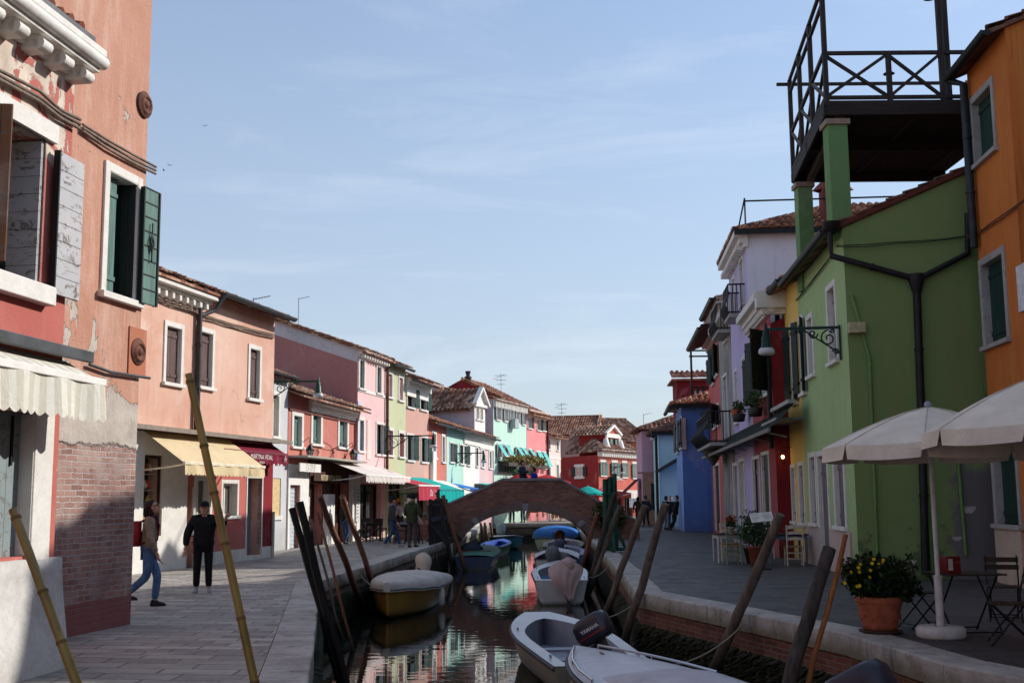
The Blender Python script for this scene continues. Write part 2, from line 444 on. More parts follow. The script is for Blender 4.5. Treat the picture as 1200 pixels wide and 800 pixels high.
def cornice(H, L, z, steps=((.08,.1),(.16,.1),(.26,.12)), dent=0, m=None, dw=.12, u0=0, name='cornice'):
    mb = MB(); zz=z
    for o,h in steps: mb.box(u0,L,-o,.06,zz,zz+h); zz+=h
    if dent:
        n=int((L-u0)/dent)
        for i in range(n): mb.box(u0+(i+.3)*dent,u0+(i+.3)*dent+dw,-steps[-1][0]*.8,.0,z-.02,z+steps[0][1]+.02)
    return mb.build(name, m or WHITE, H, .01)
def pipe(H, pts, r=.05, m=None, name='downpipe', clips=True):
    mb = MB(); mb.tube(pts, r, 10)
    if clips:
        a, b = Vector(pts[0]), Vector(pts[-1])
        for p,q in zip(pts[:-1],pts[1:]):
            p,q=Vector(p),Vector(q)
            if (q-p).length>1.5:
                k=int((q-p).length/1.6)
                for i in range(1,k+1):
                    c=p.lerp(q,i/(k+1)); d=(q-p).normalized(); mb.tube([c-d*.02,c+d*.02],r*1.22,10)
    return mb.build(name, m or ZINC, H)
def line_at(A, s, px):       # point on the ground line x = A.x + s*(y-A.y) that stands above photo column px
    r = hx(px); k = r.x/r.y
    y = (A[0]-s*A[1])/(k-s); return (A[0]+s*(y-A[1]), y)
# ------------------------------------------------------------------ sky + sun
SUN_AZ, SUN_EL = 66.0, 29.0      # degrees right of straight ahead, above the horizon
w = bpy.data.worlds.new('World'); SC.world = w; w.use_nodes = True
nt = w.node_tree; bg = nt.nodes['Background']
sky = nt.nodes.new('ShaderNodeTexSky'); sky.sky_type = 'NISHITA'; sky.sun_disc = False
sky.sun_elevation = R(SUN_EL); sky.sun_rotation = R(SUN_AZ); sky.air_density = 1.0; sky.dust_density = .35; sky.ozone_density = 2.6; sky.altitude = 0
tc = nt.nodes.new('ShaderNodeTexCoord'); mp = nt.nodes.new('ShaderNodeMapping'); mp.inputs['Scale'].default_value = (1.6,1.6,9); mp.inputs['Rotation'].default_value = (0,R(6),R(20))
nz = nt.nodes.new('ShaderNodeTexNoise'); nz.inputs['Scale'].default_value = 2.2; nz.inputs['Detail'].default_value = 9; nz.inputs['Roughness'].default_value = .62; nz.inputs['Distortion'].default_value = .5
mr = nt.nodes.new('ShaderNodeMapRange'); mr.inputs[1].default_value = .5; mr.inputs[2].default_value = .85; mr.inputs[3].default_value = 0; mr.inputs[4].default_value = .42
sx = nt.nodes.new('ShaderNodeSeparateXYZ'); m2 = nt.nodes.new('ShaderNodeMapRange'); m2.inputs[1].default_value = .02; m2.inputs[2].default_value = .5; m2.inputs[3].default_value = 1; m2.inputs[4].default_value = .35
mm = nt.nodes.new('ShaderNodeMath'); mm.operation = 'MULTIPLY'
mx = nt.nodes.new('ShaderNodeMix'); mx.data_type = 'RGBA'
L_ = nt.links.new
L_(tc.outputs['Generated'], mp.inputs[0]); L_(mp.outputs[0], nz.inputs['Vector']); L_(nz.outputs['Fac'], mr.inputs[0])
L_(tc.outputs['Generated'], sx.inputs[0]); L_(sx.outputs[2], m2.inputs[0]); L_(mr.outputs[0], mm.inputs[0]); L_(m2.outputs[0], mm.inputs[1])
L_(mm.outputs[0], mx.inputs[0]); mx.inputs[7].default_value = (5.2,5.5,5.9,1)
vl = nt.nodes.new('ShaderNodeMix'); vl.data_type = 'RGBA'; vl.inputs[7].default_value = (2.72,2.98,3.4,1); m3 = nt.nodes.new('ShaderNodeMapRange'); m3.inputs[1].default_value = 0; m3.inputs[2].default_value = .42; m3.inputs[3].default_value = .82; m3.inputs[4].default_value = .33; L_(sx.outputs[2], m3.inputs[0]); L_(m3.outputs[0], vl.inputs[0])
L_(sky.outputs[0], vl.inputs[6]); L_(vl.outputs[2], mx.inputs[6]); L_(mx.outputs[2], bg.inputs[0]); bg.inputs[1].default_value = .162
sl = bpy.data.lights.new('Sun', 'SUN'); sl.energy = 3.75; sl.angle = R(.53); sl.color = (1,.955,.895)
so = bpy.data.objects.new('Sun', sl); COL.objects.link(so)
a, e = R(SUN_AZ), R(SUN_EL)
sd = Vector((math.sin(a)*math.cos(e), math.cos(a)*math.cos(e), math.sin(e)))
so.rotation_euler = sd.to_track_quat('Z', 'Y').to_euler(); so.location = (30,30,40)
vs = SC.view_settings; vs.view_transform = 'Standard'; vs.look = 'None'; vs.gamma = 1; vs.exposure = .26; vs.use_curve_mapping = False
SC.render.engine = 'CYCLES'; SC.cycles.use_denoising = True; SC.cycles.max_bounces = 6
# ------------------------------------------------------------------ ground, canal
WZ = -1.05
LE = [(10.3,-1.8),(16.4,-2.77),(24.6,-4.1),(47.3,-2.64),(60,-2.15),(78,-1.4)]          # (distance, x) of the two quay edges
RE = [(9.0,5.6),(10.7,4.77),(12,4.35),(14.5,4.1),(17,3.41),(21.1,2.2),(26.4,2.43),(33.6,2.65),(43,3.0),(60,3.4),(78,4.2)]
CW = .5                                                                                 # width of the edge stones
def offs(E, sgn):      # edge list -> points CW further inland
    out=[]
    for i,(d,x) in enumerate(E):
        a=E[max(i-1,0)]; b=E[min(i+1,len(E)-1)]; t=Vector((b[1]-a[1],b[0]-a[0])).normalized(); nrm=Vector((t.y,-t.x))*sgn
        out.append((x+nrm.x*CW, d+nrm.y*CW))
    return out
LI = offs(LE,-1); RI = offs(RE,1)
def pavemat(c1=(186,180,171),c2=(128,124,118),mo=(78,74,70),d1=(140,131,122),d2=(116,111,107),l=(190,182,170),bw=.52,bh=.27,sl=-.12,nm='paving_slabs',rr=(.55,.8)):
    n = N(nm); x,y,z = n.xyz()
    b = n.new('ShaderNodeTexBrick'); b.inputs['Scale'].default_value = 1
    n.ln(n.comb(n.math('ADD',x,n.math('MULTIPLY',n.noise(.5,2),.06)), n.math('ADD',n.math('SUBTRACT',y,n.math('MULTIPLY',x,sl)),n.math('MULTIPLY',n.noise(.9,3),.09))), b.inputs['Vector'])
    b.inputs['Brick Width'].default_value=bw; b.inputs['Row Height'].default_value=bh; b.inputs['Mortar Size'].default_value=.014; b.inputs['Mortar Smooth'].default_value=.4
    b.inputs['Color1'].default_value=C4(c1); b.inputs['Color2'].default_value=C4(c2); b.inputs['Mortar'].default_value=C4(mo); b.offset=.5
    b2 = n.new('ShaderNodeTexBrick'); b2.inputs['Scale'].default_value = 1; b2.offset = .37
    n.ln(n.comb(n.math('ADD',x,n.math('MULTIPLY',n.noise(.7,3),.15)), n.math('ADD',n.math('SUBTRACT',y,n.math('MULTIPLY',x,sl-.05)),n.math('MULTIPLY',n.noise(.6,3),.2))), b2.inputs['Vector'])
    for k_,v_ in (('Brick Width',bw*1.55),('Row Height',bh*1.3),('Mortar Size',.018),('Mortar Smooth',.5)): b2.inputs[k_].default_value = v_
    b2.inputs['Color1'].default_value=C4(dk(c1,.92)); b2.inputs['Color2'].default_value=C4(dk(c2,1.05)); b2.inputs['Mortar'].default_value=C4(mo)
    pick = n.ramp(n.noise(.22,2),.49,.52)
    bc = n.mix(pick, b.outputs['Color'], b2.outputs['Color'])
    col = n.mix(n.ramp(n.noise(.7,7),.42,.75,0,.6), bc, d1)
    col = n.mix(n.ramp(n.noise(.35,6,n.mapped((1,1.6,1),loc=(3,1,0)),.65),.52,.66,0,.45), col, dk(d2,.8))
    col = n.mix(n.ramp(n.noise(1.0,5,n.mapped((.8,3.2,1)),.7),.5,.72,0,.7), col, d2)
    col = n.mix(n.ramp(n.noise(14,4),.5,.8,0,.35), col, l)
    n.bump(n.math('ADD',n.math('MULTIPLY',b.outputs['Fac'],-1.2),n.math('MULTIPLY',n.noise(7,5),.8)),.6,.02)
    r = n.ramp(n.noise(2,4),.3,.7,*rr)
    return n.done(col, r, 0, .3)
PAVE = pavemat()
PAVER = pavemat((92,88,86),(72,69,69),(44,42,41),(68,65,64),(55,53,54),(106,102,100),1.1,.34,.0,'shade_darkened_slabs',(.5,.75))  # right quay: own slab size, colour darkened to stand in for shade
mb = MB()
FAR = 900
mb.poly([(x,y,0) for x,y in LI]+[(-600,78,0),(-600,10.3,0),(LI[0][0],10.3,0)][0:3])
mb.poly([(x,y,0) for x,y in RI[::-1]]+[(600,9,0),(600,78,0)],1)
mb.poly([(-600,78,0),(600,78,0),(600,FAR,0),(-600,FAR,0)])
bm_o = struct(mb, 'pavement', [PAVE, PAVER])
# stone edging, real blocks with a drop on the water side
n = N('edge_stone'); z = n.xyz()[2]
col = n.mix(n.ramp(n.noise(1.6,8,None,.72,.4),.42,.7,0,.8),(186,181,174),(118,113,106))
col = n.mix(n.ramp(n.noise(7,7,None,.75),.55,.72,0,.6),col,(92,88,82))
col = n.mix(n.ramp(n.math('ADD',z,n.math('MULTIPLY',n.noise(3,6),.22)),.06,-.1,0,.75),col,(104,98,72))
col = n.mix(n.ramp(n.noise(1.2,5,n.mapped((5,5,.3)),.7),.56,.72,0,.5),col,(70,68,58))
n.bump(n.math('ADD',n.noise(16,6),n.noise(3,5)),.6,.03); EDGEST = n.done(col,.85,0,.25)
def edging(E, I, name, back):
    mb = MB(); H=.26; ov=.05
    for i in range(len(E)-1):
        a=Vector((E[i][1],E[i][0],0)); b=Vector((E[i+1][1],E[i+1][0],0)); ai=Vector((*I[i],0)); bi=Vector((*I[i+1],0))
        n=max(1,round((b-a).length/1.5))
        for k in range(n):
            t0,t1=(k/n),(k+1)/n; g=.006/max(.1,(b-a).length)
            t0+=g; t1-=g
            p,q,r_,s_=a.lerp(b,t0),a.lerp(b,t1),ai.lerp(bi,t1),ai.lerp(bi,t0)
            zt=.004+random.uniform(0,.008); T=[Vector((v.x,v.y,zt)) for v in (p,q,r_,s_)]; B=[Vector((v.x,v.y,-H)) for v in (p,q,r_,s_)]
            for v in T[:2]+B[:2]: v.x+=random.uniform(-.018,.018); v.y+=random.uniform(-.01,.01)
            for v in T: v.z+=random.uniform(-.004,.006)
            mb.add(T+B,((0,1,2,3),(0,4,5,1),(1,5,6,2),(2,6,7,3),(3,7,4,0)))
    o = struct(mb, name, EDGEST)
    bv=o.modifiers.new('bevel','BEVEL'); bv.width=.025; bv.segments=2
    return o
edging(LE,LI,'left_kerb',0); edging(RE,RI,'right_kerb',0)
# end quay across the far end of the canal
mb=MB(); mb.box(-1.4,4.2,77.9,78.5,-.26,.006); struct(mb,'far_kerb',EDGEST)
QUAYM = brickmat((124,78,62),(96,62,52),(128,112,98),.26,.075,'quay_brick',stain=(-.35,-.75,(38,40,32)))
QUAYL = brickmat((112,100,90),(92,84,76),(122,112,102),.5,.2,'quay_stone',stain=(-.3,-.6,(36,40,32)))
def qwall(E, name, m, inset, extra0, extra1):
    mb=MB(); pts=[extra0]+[(x+inset,d) for d,x in E]+[extra1]
    for (xa,ya),(xb,yb) in zip(pts[:-1],pts[1:]):
        n=max(1,int(math.hypot(xb-xa,yb-ya)/1.2))
        for k in range(n):
            p=(xa+(xb-xa)*k/n, ya+(yb-ya)*k/n); q=(xa+(xb-xa)*(k+1)/n, ya+(yb-ya)*(k+1)/n)
            mb.quad((*p,-2.2),(*q,-2.2),(*q,-.02),(*p,-.02))
    return struct(mb,name,m)
qwall(LE,'left_quay_wall',QUAYL,-.06,(-40,10.34),(-1.46,78.06))
qwall(RE,'right_quay_wall',QUAYM,.06,(8,-6),(4.2,78.06))
mb=MB(); mb.quad((-1.6,78.04,-2.2),(4.4,78.04,-2.2),(4.4,78.04,-.02),(-1.6,78.04,-.02)); struct(mb,'far_quay_wall',QUAYL)
# water
n = N('canal_water')
wv = n.noise(1.0,3,n.mapped((1.1,2.6,1)),.5,.3); wv2 = n.noise(5.0,2,n.mapped((.7,1.6,1)))
n.bump(n.math('ADD',wv,n.math('MULTIPLY',wv2,.10)),.035,.08)
WATER = n.done((20,26,22),.012,0,.9); n.b.inputs['IOR'].default_value=1.36
mb=MB(); mb.quad((-60,-30,WZ),(60,-30,WZ),(60,90,WZ),(-60,90,WZ)); struct(mb,'water',WATER)
mb=MB(); mb.quad((-60,-30,-2.2),(60,-30,-2.2),(60,90,-2.2),(-60,90,-2.2)); struct(mb,'canal_bed',plain((40,42,36),.9))
# weed hanging on the quay walls
def weed(E, side, m, name, dens, ztop):
    mb=MB()
    for (d0,x0),(d1,x1) in zip(E[:-1],E[1:]):
        L=math.hypot(d1-d0,x1-x0); t=Vector((x1-x0,d1-d0,0)).normalized(); nr=Vector((-t.y,t.x,0)) if side>0 else Vector((t.y,-t.x,0))
        far = min(1,18/max(d0,1))
        for _ in range(int(L*dens*far)):
            k=random.random(); z=WZ-.03+(ztop-WZ)*(random.random()**1.3)
            p=Vector((x0+(x1-x0)*k,d0+(d1-d0)*k,z))-nr*(.07 if True else 0)+nr*.02
            s=random.uniform(.03,.075)/max(.35,far); a=random.uniform(-1,1)
            tip=p+nr*random.uniform(.04,.16)+t*a*.08-Vector((0,0,s*random.uniform(.6,1.6)))
            mb.add([p-t*s*.6,p+t*s*.6,tip+t*s*.3,tip-t*s*.3],((0,1,2,3),),random.choice((0,0,1)))
    return tag(mb.build(name,[plain((44,46,32),.95,.4,9),plain((62,60,40),.95,.3,9)]),kind='stuff')
weed(LE,-1,None,'seaweed',420,-.42); weed([e for e in RE if e[0]>=10.7 and e[0]<45],1,None,'seaweed',600,-.5)
# ------------------------------------------------------------------ LEFT ROW
RAW = {}
def sub(L, name, m): return L
# --- L1 peeling red house, nearest on the left
def peelmat():
    n=N('peeling_red_plaster'); x,y,z=n.xyz()
    red=n.mix(n.ramp(n.noise(.8,7),.35,.7),(192,116,104),(178,98,90))
    red=n.mix(n.ramp(n.noise(1,5,n.mapped((4,4,.3))),.55,.75,0,.4),red,(206,140,128))
    under=n.mix(n.ramp(n.noise(2.2,8,None,.7,.5),.35,.68),(222,208,192),(186,168,152))
    under=n.mix(n.ramp(n.noise(3.5,6),.6,.68,0,.8),under,(226,176,158))
    up=n.ramp(z,3.9,6.4,-.16,.13)
    m_=n.ramp(n.math('ADD',n.noise(1.25,9,n.mapped((1,1,.7)),.68,.7),up),.535,.55)
    m2=n.ramp(n.noise(1.6,8,n.mapped((1,1,1),loc=(4,2,9)),.7,.6),.66,.68)
    col=n.mix(m_,red,under); col=n.mix(m2,col,(214,170,156))
    n.bump(n.math('ADD',n.math('MULTIPLY',m_,-1.0),n.math('MULTIPLY',n.noise(20,5),.5)),.6,.02)
    return n.done(col,.9,0,.15)
H1=House('house','red house with peeling plaster and a white bracketed cornice',(-4.84-.14*26,-13.74),(-4.84,12.26),9)
W1=H1.rect(-75,53,188,330); W1=(H1.u(-75,250),H1.u(50,250),H1.z(50,336),H1.z(50,162))
H1.holes.append((*W1,.4))
D1=(H1.u(-62,570),H1.u(33,570),H1.z(20,652),H1.z(20,482)); H1.holes.append((*D1,.2))
zc=H1.z(100,100)
H1.wall(zc,peelmat(),.3)
f=MB(); u0,u1,z0,z1=W1
f.box(u0-.2,u1+.16,-.05,.02,z1,z1+.2); f.box(u0-.01,u0+.02,-.02,.38,z0,z1); f.box(u1,u1+.012,.0,.38,z0,z1)
wf=f.build('window',WHITE,H1.o)
b=MB(); b.box(u0-.1,u1+.14,-.12,.3,z0-.2,z0); b.build('sill',WHITE,wf,.012)
b=MB(); b.quad((u0,.36,z0),(u1,.36,z0),(u1,.36,z1),(u0,.36,z1)); b.build('pane',glass((36,30,28)),wf)
def weathered(c,c2):
    n=N('weathered_boards'); x,y,z=n.xyz()
    g=n.noise(1.5,10,n.mapped((2.2,2.2,4.2)),.8,1.4)
    col=n.mix(n.ramp(g,.535,.575),c,(112,102,96)); col=n.mix(n.ramp(n.noise(1.4,5),.5,.7,0,.6),col,c2)
    n.bump(g,-.5,.01); return n.done(col,.85,0,.2)
WTH=weathered((184,183,184),(204,202,200)); WTB=weathered((120,88,66),(190,180,172))
def boards(a,b_,h,n_,m,parent,name='shutter',vert=False):
    mb=MB()
    for i in range(n_):
        t0,t1=i/n_,(i+1)/n_
        mb.box(a,b_,-.02,.02,h*t0+.004,h*t1-.004) if not vert else mb.box(a+(b_-a)*t0+.003,a+(b_-a)*t1-.003,-.02,.02,0,h)
    mb.box(a,b_,-.006,.006,0,h)
    o=mb.build(name,m,parent); return o
hh=z1-z0-.04
s=boards(0,H1.u(88,250)-H1.u(57,250),hh+.02,8,WTH,wf); s.location=(H1.u(57,250),-.07,z0-.06)
bb=MB(); bb.box(-.012,.012,-.04,.03,0,hh+.02); bb.build('edge_strip',DKMETAL,s)
s=boards(0,.34,hh,8,WTH,wf); s.location=(u1-.03,.36,z0+.02); s.rotation_euler=(0,0,R(-90))
s=boards(0,.3,hh,3,WTB,wf,vert=True); s.location=(H1.u(-34,250),-.03,z0+.02); s.rotation_euler=(0,0,R(-72))
# cornice on brackets
cm=MB(); L=H1.L
cm.box(0,L+.06,-.26,.05,zc+.06,zc+.2); cm.tube([(0,-.28,zc+.18),(L+.1,-.28,zc+.18)],.075,10); cm.box(0,L+.08,-.33,.05,zc+.24,zc+.32); cm.box(0,L+.05,-.06,.03,zc-.04,zc+.07)
H1c=cm.build('cornice',WHITE,H1.o,.012)
for i in range(14):
    u=L-.12-i*.43; b=MB(); b.box(u-.09,u+.09,-.2,.02,zc-.1,zc+.07); b.tube([(u-.09,-.19,zc-.03),(u+.09,-.19,zc-.03)],.065,10); b.build('bracket',WHITE,H1c,.02)
rb=MB(); zr=zc+.32
tiles(rb,(L-3.4,-.2,zr+.1),(1,0,0),(0,1,.34),3.2,lambda u:0,lambda u:4,.2,.4,.07)
rb.build('roof',tilemat((128,72,54),(160,110,88),(70,46,40)),H1.o)
b=MB(); b.box(0,L-.1,-.25,.3,zr,zr+.02); b.box(0,L-.1,-.28,-.2,zr+.005,zr+.09); b.build('flashing',ZINC,H1.o)
# shop front: stone jamb, lintel, grey board door
u0,u1,z0,z1=D1
b=MB(); b.box(u1,H1.u(55,570),-.06,.05,0,z1+.28); b.box(u0-.3,u1,-.055,.05,z1,z1+.27); b.box(u1-.02,u1,-.05,.19,z0,z1)
b.build('door_surround',WHITE,H1.o,.01)
d=boards(u0,u1-.02,z1-z0,6,weathered((140,152,152),(122,132,130)),H1.o,'door',True); d.location=(0,.12,z0)
b=MB(); b.box(0,.03,0,.02,0,.5); b.build('bolt',DKMETAL,d,loc=(u1-.2,-.04,.9))
# white stone base that swells out
b=MB(); zb=H1.z(40,655); rows=[]
for k,(zz,o) in enumerate(((-.3,.24),(.02,.22),(.3,.2),(.7,.13),(zb-.14,.09),(zb,.085),(zb+.01,.0))):
    rows.append([Vector((u,-o-.015*math.sin(u*3+k),zz)) for u in [L*i/24 for i in range(25)]])
b.grid(rows,0,True); b.poly([r[-1] for r in rows]+[Vector((L,0,-.3))]); b.build('plinth',stone((212,208,202),(136,128,118),.75,'plinth_plaster',1.1),H1.o)
# lead strip over the awning
zl=H1.z(50,412); b=MB(); b.box(0,L+.1,-.28,.02,zl,zl+.03); b.box(0,L+.1,-.31,-.25,zl-.07,zl+.05); b.build('ledge',ZINC,H1.o,.008)
# striped awning
AW=cloth((226,222,210),'striped_cloth',.08,(198,192,176),0,.11)
def awning(H, u0,u1, zt, drop, out, m, label, name='awning', val=.2, scal=0, bar=WPAINT, vm=None, y0=.06, sag=0, group='shop awnings', side=False):
    """cloth from the wall at zt out to the front bar, with a hanging valance"""
    o=thing(name,label,'awning',H.o.matrix_basis@Vector((u0,0,0)),H.o.rotation_euler.z,group); w=u1-u0
    mb=MB(); n=24; P=[]
    for j in range(7):
        t=j/6; P.append([Vector((w*i/n,-y0-out*t, zt-drop*t-.05*sag*math.sin(math.pi*t)+.012*math.sin(i*1.7)*t*(1-t))) for i in range(n+1)])
    mb.grid(P,0,True); mb.build('canopy',m,o)
    mb=MB(); ns=max(2,int(w/.16)); zf=zt-drop-.035
    for i in range(ns):
        x0,x1=w*i/ns,w*(i+1)/ns; k=6
        top=[Vector((x0+(x1-x0)*q/k,-y0-out-.02+.015*math.sin((x0+(x1-x0)*q/k)*9),zf)) for q in range(k+1)]
        bot=[]
        for q in range(k+1):
            t=q/k; s_= (math.sin(math.pi*t)*.04 if scal==1 else (.055 if scal==2 and i%2==0 else 0))
            bot.append(Vector((top[q].x,top[q].y-.012+.02*math.sin(top[q].x*7),zf-val-s_+ (.04 if scal==2 else 0))))
        mb.grid([top,bot],0,True)
    mb.build('valance',vm or m,o)
    b=MB(); b.box(-.02,w+.02,-y0-out-.035,-y0-out+.03,zt-drop-.04,zt-drop+.035); b.build('front_bar',bar,o,.008)
    for x in (.15,w-.15):
        b=MB(); b.tube([(x,-.02,zt-drop*.75-.35),(x,-y0-out*.55,zt-drop*.8-.25),(x,-y0-out,zt-drop-.02)],.022,8); b.build('arm',bar,o)
    return o
awning(H1,H1.L-7,H1.L-.05,zl-.06,.24,.44,AW,'white striped awning over the grey shop door of the peeling red house',val=.36,scal=1)
# --- L2 brown tower house with bare brick foot
def towermat():
    n=N('terracotta_plaster_over_brick'); x,y,z=n.xyz()
    pl=n.mix(n.ramp(n.noise(.7,8,None,.65,.4),.35,.7),(196,148,126),(182,132,110))
    pl=n.mix(n.ramp(n.noise(1,5,n.mapped((2.5,2.5,.4)),.75),.48,.68,0,.85),pl,(208,172,154))
    pl=n.mix(n.ramp(n.noise(4,8,None,.75),.5,.72,0,.5),pl,(172,122,100))
    b=n.new('ShaderNodeTexBrick'); v2=n.new('ShaderNodeVectorMath'); v2.operation='ADD'
    n.ln(n.comb(x,z),v2.inputs[0]); n.ln(n.comb(n.math('MULTIPLY',n.noise(6,4),.09),n.math('MULTIPLY',n.noise(7,4),.06)),v2.inputs[1]); n.ln(v2.outputs[0],b.inputs['Vector'])
    for k,v in (('Scale',1),('Brick Width',.27),('Row Height',.075),('Mortar Size',.009),('Mortar Smooth',.35)): b.inputs[k].default_value=v
    b.inputs['Color1'].default_value=C4((178,138,124)); b.inputs['Color2'].default_value=C4((138,104,96)); b.inputs['Mortar'].default_value=C4((190,182,174))
    br=n.mix(n.ramp(n.noise(2.5,7,None,.7),.46,.6,0,.75),b.outputs['Color'],(176,160,152))
    br=n.mix(n.ramp(n.noise(.9,5),.45,.7,0,.5),br,(120,80,74))
    grey=n.mix(n.ramp(n.noise(3,7),.35,.7),(198,188,176),(166,154,142))
    w=n.math('MULTIPLY',n.math('SUBTRACT',n.noise(1.7,8,None,.66,.3),.5),1.0)
    zz=n.math('ADD',z,w)
    g1=n.ramp(n.math('ADD',n.noise(.8,8,n.mapped((1,1,1),loc=(.9,0,2.2)),.62,.9),n.ramp(z,2.4,4.6,.18,-.13)),.5,.51)
    bk=n.ramp(n.math('ADD',z,n.math('MULTIPLY',w,.35)),2.46,2.42)
    col=n.mix(g1,pl,grey); col=n.mix(bk,col,br)
    foot=n.ramp(n.math('ADD',z,n.math('MULTIPLY',w,.3)),.42,.38)
    col=n.mix(n.math('MULTIPLY',foot,.85),col,(140,86,84))
    ht=n.math('ADD',n.math('MULTIPLY',b.outputs['Fac'],n.math('MULTIPLY',bk,-.5)),n.math('ADD',n.math('MULTIPLY',n.math('ADD',g1,n.math('MULTIPLY',bk,1.4)),-1.2),n.math('MULTIPLY',n.noise(18,6),.55)))
    n.bump(ht,.8,.025)
    return n.done(col,.92,0,.15)
c2=(-5.37,16.42)
H2=House('house','tall terracotta house with bare brick at the foot of its wall',(c2[0]-.19*4.2,c2[1]-4.2),c2,8)
W2=(H2.u(124,270),H2.u(161,270),H2.z(142,348),H2.z(142,204))
def at2(xl,xr,yt,yb): return H2.rect(xl,xr,yt,yb)
f=H2.win((H2.u(124,280),H2.u(158,280),H2.z(141,348),H2.z(141,207)),'none',fw=.12,depth=.3)
u0,u1,z0,z1=H2.holes[-1][:4]
for ch in list(f.children):
    if ch.name.startswith('sash'): bpy.data.objects.remove(ch)
s=boards(0,(u1-u0)*.5,z1-z0-.02,3,GREEN2,f,vert=True); s.location=(u0+.02,.12,z0+.01)
for t in (.14,.84):
    b=MB(); b.box(0,(u1-u0)*.5,-.04,-.018,(z1-z0)*t-.03,(z1-z0)*t+.03); b.build('batten',GREEN2,s)
SW=.4
s=boards(0,SW,z1-z0,8,GREEN2,f); s.location=(u1+.03,-.09,z0-.02); s.rotation_euler=(0,0,R(-3))
b=MB()
for i in range(9): b.box(-.01,SW+.01,-.03,-.018,(z1-z0)*i/8-.008,(z1-z0)*i/8+.008)
b.box(-.02,.012,-.04,.03,0,z1-z0); b.box(SW-.012,SW+.02,-.04,.03,0,z1-z0); b.build('ledges',DKGREEN,s)
b=MB(); b.tube([(.2,-.05,.75),(.15,-.05,.9),(.2,-.05,1.05),(.25,-.05,.9),(.2,-.05,.75)],.012,6); b.tube([(.2,-.05,.62),(.2,-.05,1.2)],.01,6); b.build('latch',DKMETAL,s)
s=boards(0,.3,z1-z0,3,DKGREEN,f,vert=True); s.location=(u1-.02,.0,z0); s.rotation_euler=(0,0,R(105))
zt2=12.5
tw=H2.wall(zt2,towermat(),.3)
H2r=gable_roof(H2.o,H2.L,8,zt2,.3,.3)
def anchor(H,px,py,r,plate):
    u,z=H.uz(px,py); b=MB()
    if plate: b.box(u-.24,u+.24,-.02,.01,z-.34,z+.34)
    b.build('anchor_backing',plaster((188,120,92),seed=3),H.o) if plate else None
    b=MB(); Mx=Matrix.Translation((u,-.03,z))@Matrix.Rotation(R(90),4,'X')
    prof=[(0.0,.05),(r*.25,.05),(r*.3,.02),(r*.5,.02),(r*.55,.045),(r*.7,.045),(r*.75,.02),(r*.9,.02),(r,.0)]
    vs=[];t=MB(); t.lathe(prof,22); t.v=[tuple(Mx@Vector(v)) for v in t.v]; t.build('anchor_plate',plain((112,72,58),.8,.3,9,.2),H.o)
anchor(H2,168,123,.2,False); anchor(H2,160,412,.2,True)
# ground-floor gutter end and cable bundles
def cable(label,pts,r=.03,m=None,name='cable',bundle=3):
    mb=MB(); k=len(pts)
    for j in range(bundle):
        ox=Vector((0,0,(j-(bundle-1)/2)*r*1.5)); P=[]
        for a,b_ in zip(pts[:-1],pts[1:]):
            a,b_=Vector(a),Vector(b_); n=max(2,int((b_-a).length/.5))
            P+= [a.lerp(b_,i/n)+ox+Vector((0,0,random.uniform(-.012,.012)-.03*math.sin(math.pi*i/n))) for i in range(n)]
        P.append(Vector(pts[-1])+ox); mb.tube(P,r*.55,6)
    return tag(mb.build(name,m or CABLE),label,'cable')
def onf(H,px,py,off=.05):
    u,z=H.uz(px,py); p=H.A+H.d*u+H.n*off; return (p.x,p.y,z)
cable('grey cable bundle crossing the peeling red house below its cornice',[onf(H1,-60,52,.06),onf(H1,40,114,.06),onf(H1,88,146,.06)],.035)
cable('grey cable bundle crossing the terracotta house above its green window',[onf(H2,93,150),onf(H2,179,200)],.035)
cable('thick weathered pipe on the terracotta house above the peeled patch',[onf(H2,100,427,.06),onf(H2,171,443,.06)],.04,ZINC,'pipe',1)
# --- L3 pink house with two awnings
far3=(-7.31,35.0); sl3=.22
H3=House('house','long pink orange house with brown shutters and two shop awnings',(far3[0]-sl3*11,24.0),far3,8)
PINK=plaster((224,190,170),(208,156,134),.9,.6,(176,136,120),.0,3,'pink_plaster',.7)
for r in ((193.8,211.5,383,449),(231.5,248,389,453),(292,303.5,409,467)):
    H3.win(H3.rect(*r),'closed',BROWN,fw=.12,depth=.26)
ze3=H3.z(320,371); zled=H3.z(250,511)
HO=[]
vit=H3.rect(166,188,533,628); H3.holes.append((*vit,.5))
dr=(H3.u(218,590),H3.u(227,590),0,H3.z(222,570)); H3.holes.append((*dr,.3))
w4=H3.rect(228,245,560,626); w5=H3.rect(260,277,566,604); d5=(H3.u(288,600),H3.u(305,600),.12,H3.z(296,560))
H3.win(w5,'glass',fw=.1,pane=GLASSC,depth=.22); H3.win(w4,'glass',fw=.12,pane=GLASSC,depth=.2,sill=False); H3.holes.append((*d5,.45))
H3.wall(ze3,[PINK,plaster((150,104,98),(138,92,88),.5,seed=4,name='brown_plaster')],.36,side_mi=(0,1))
rf=gable_roof(H3.o,H3.L,8,ze3+.08,.36,.45,.1)
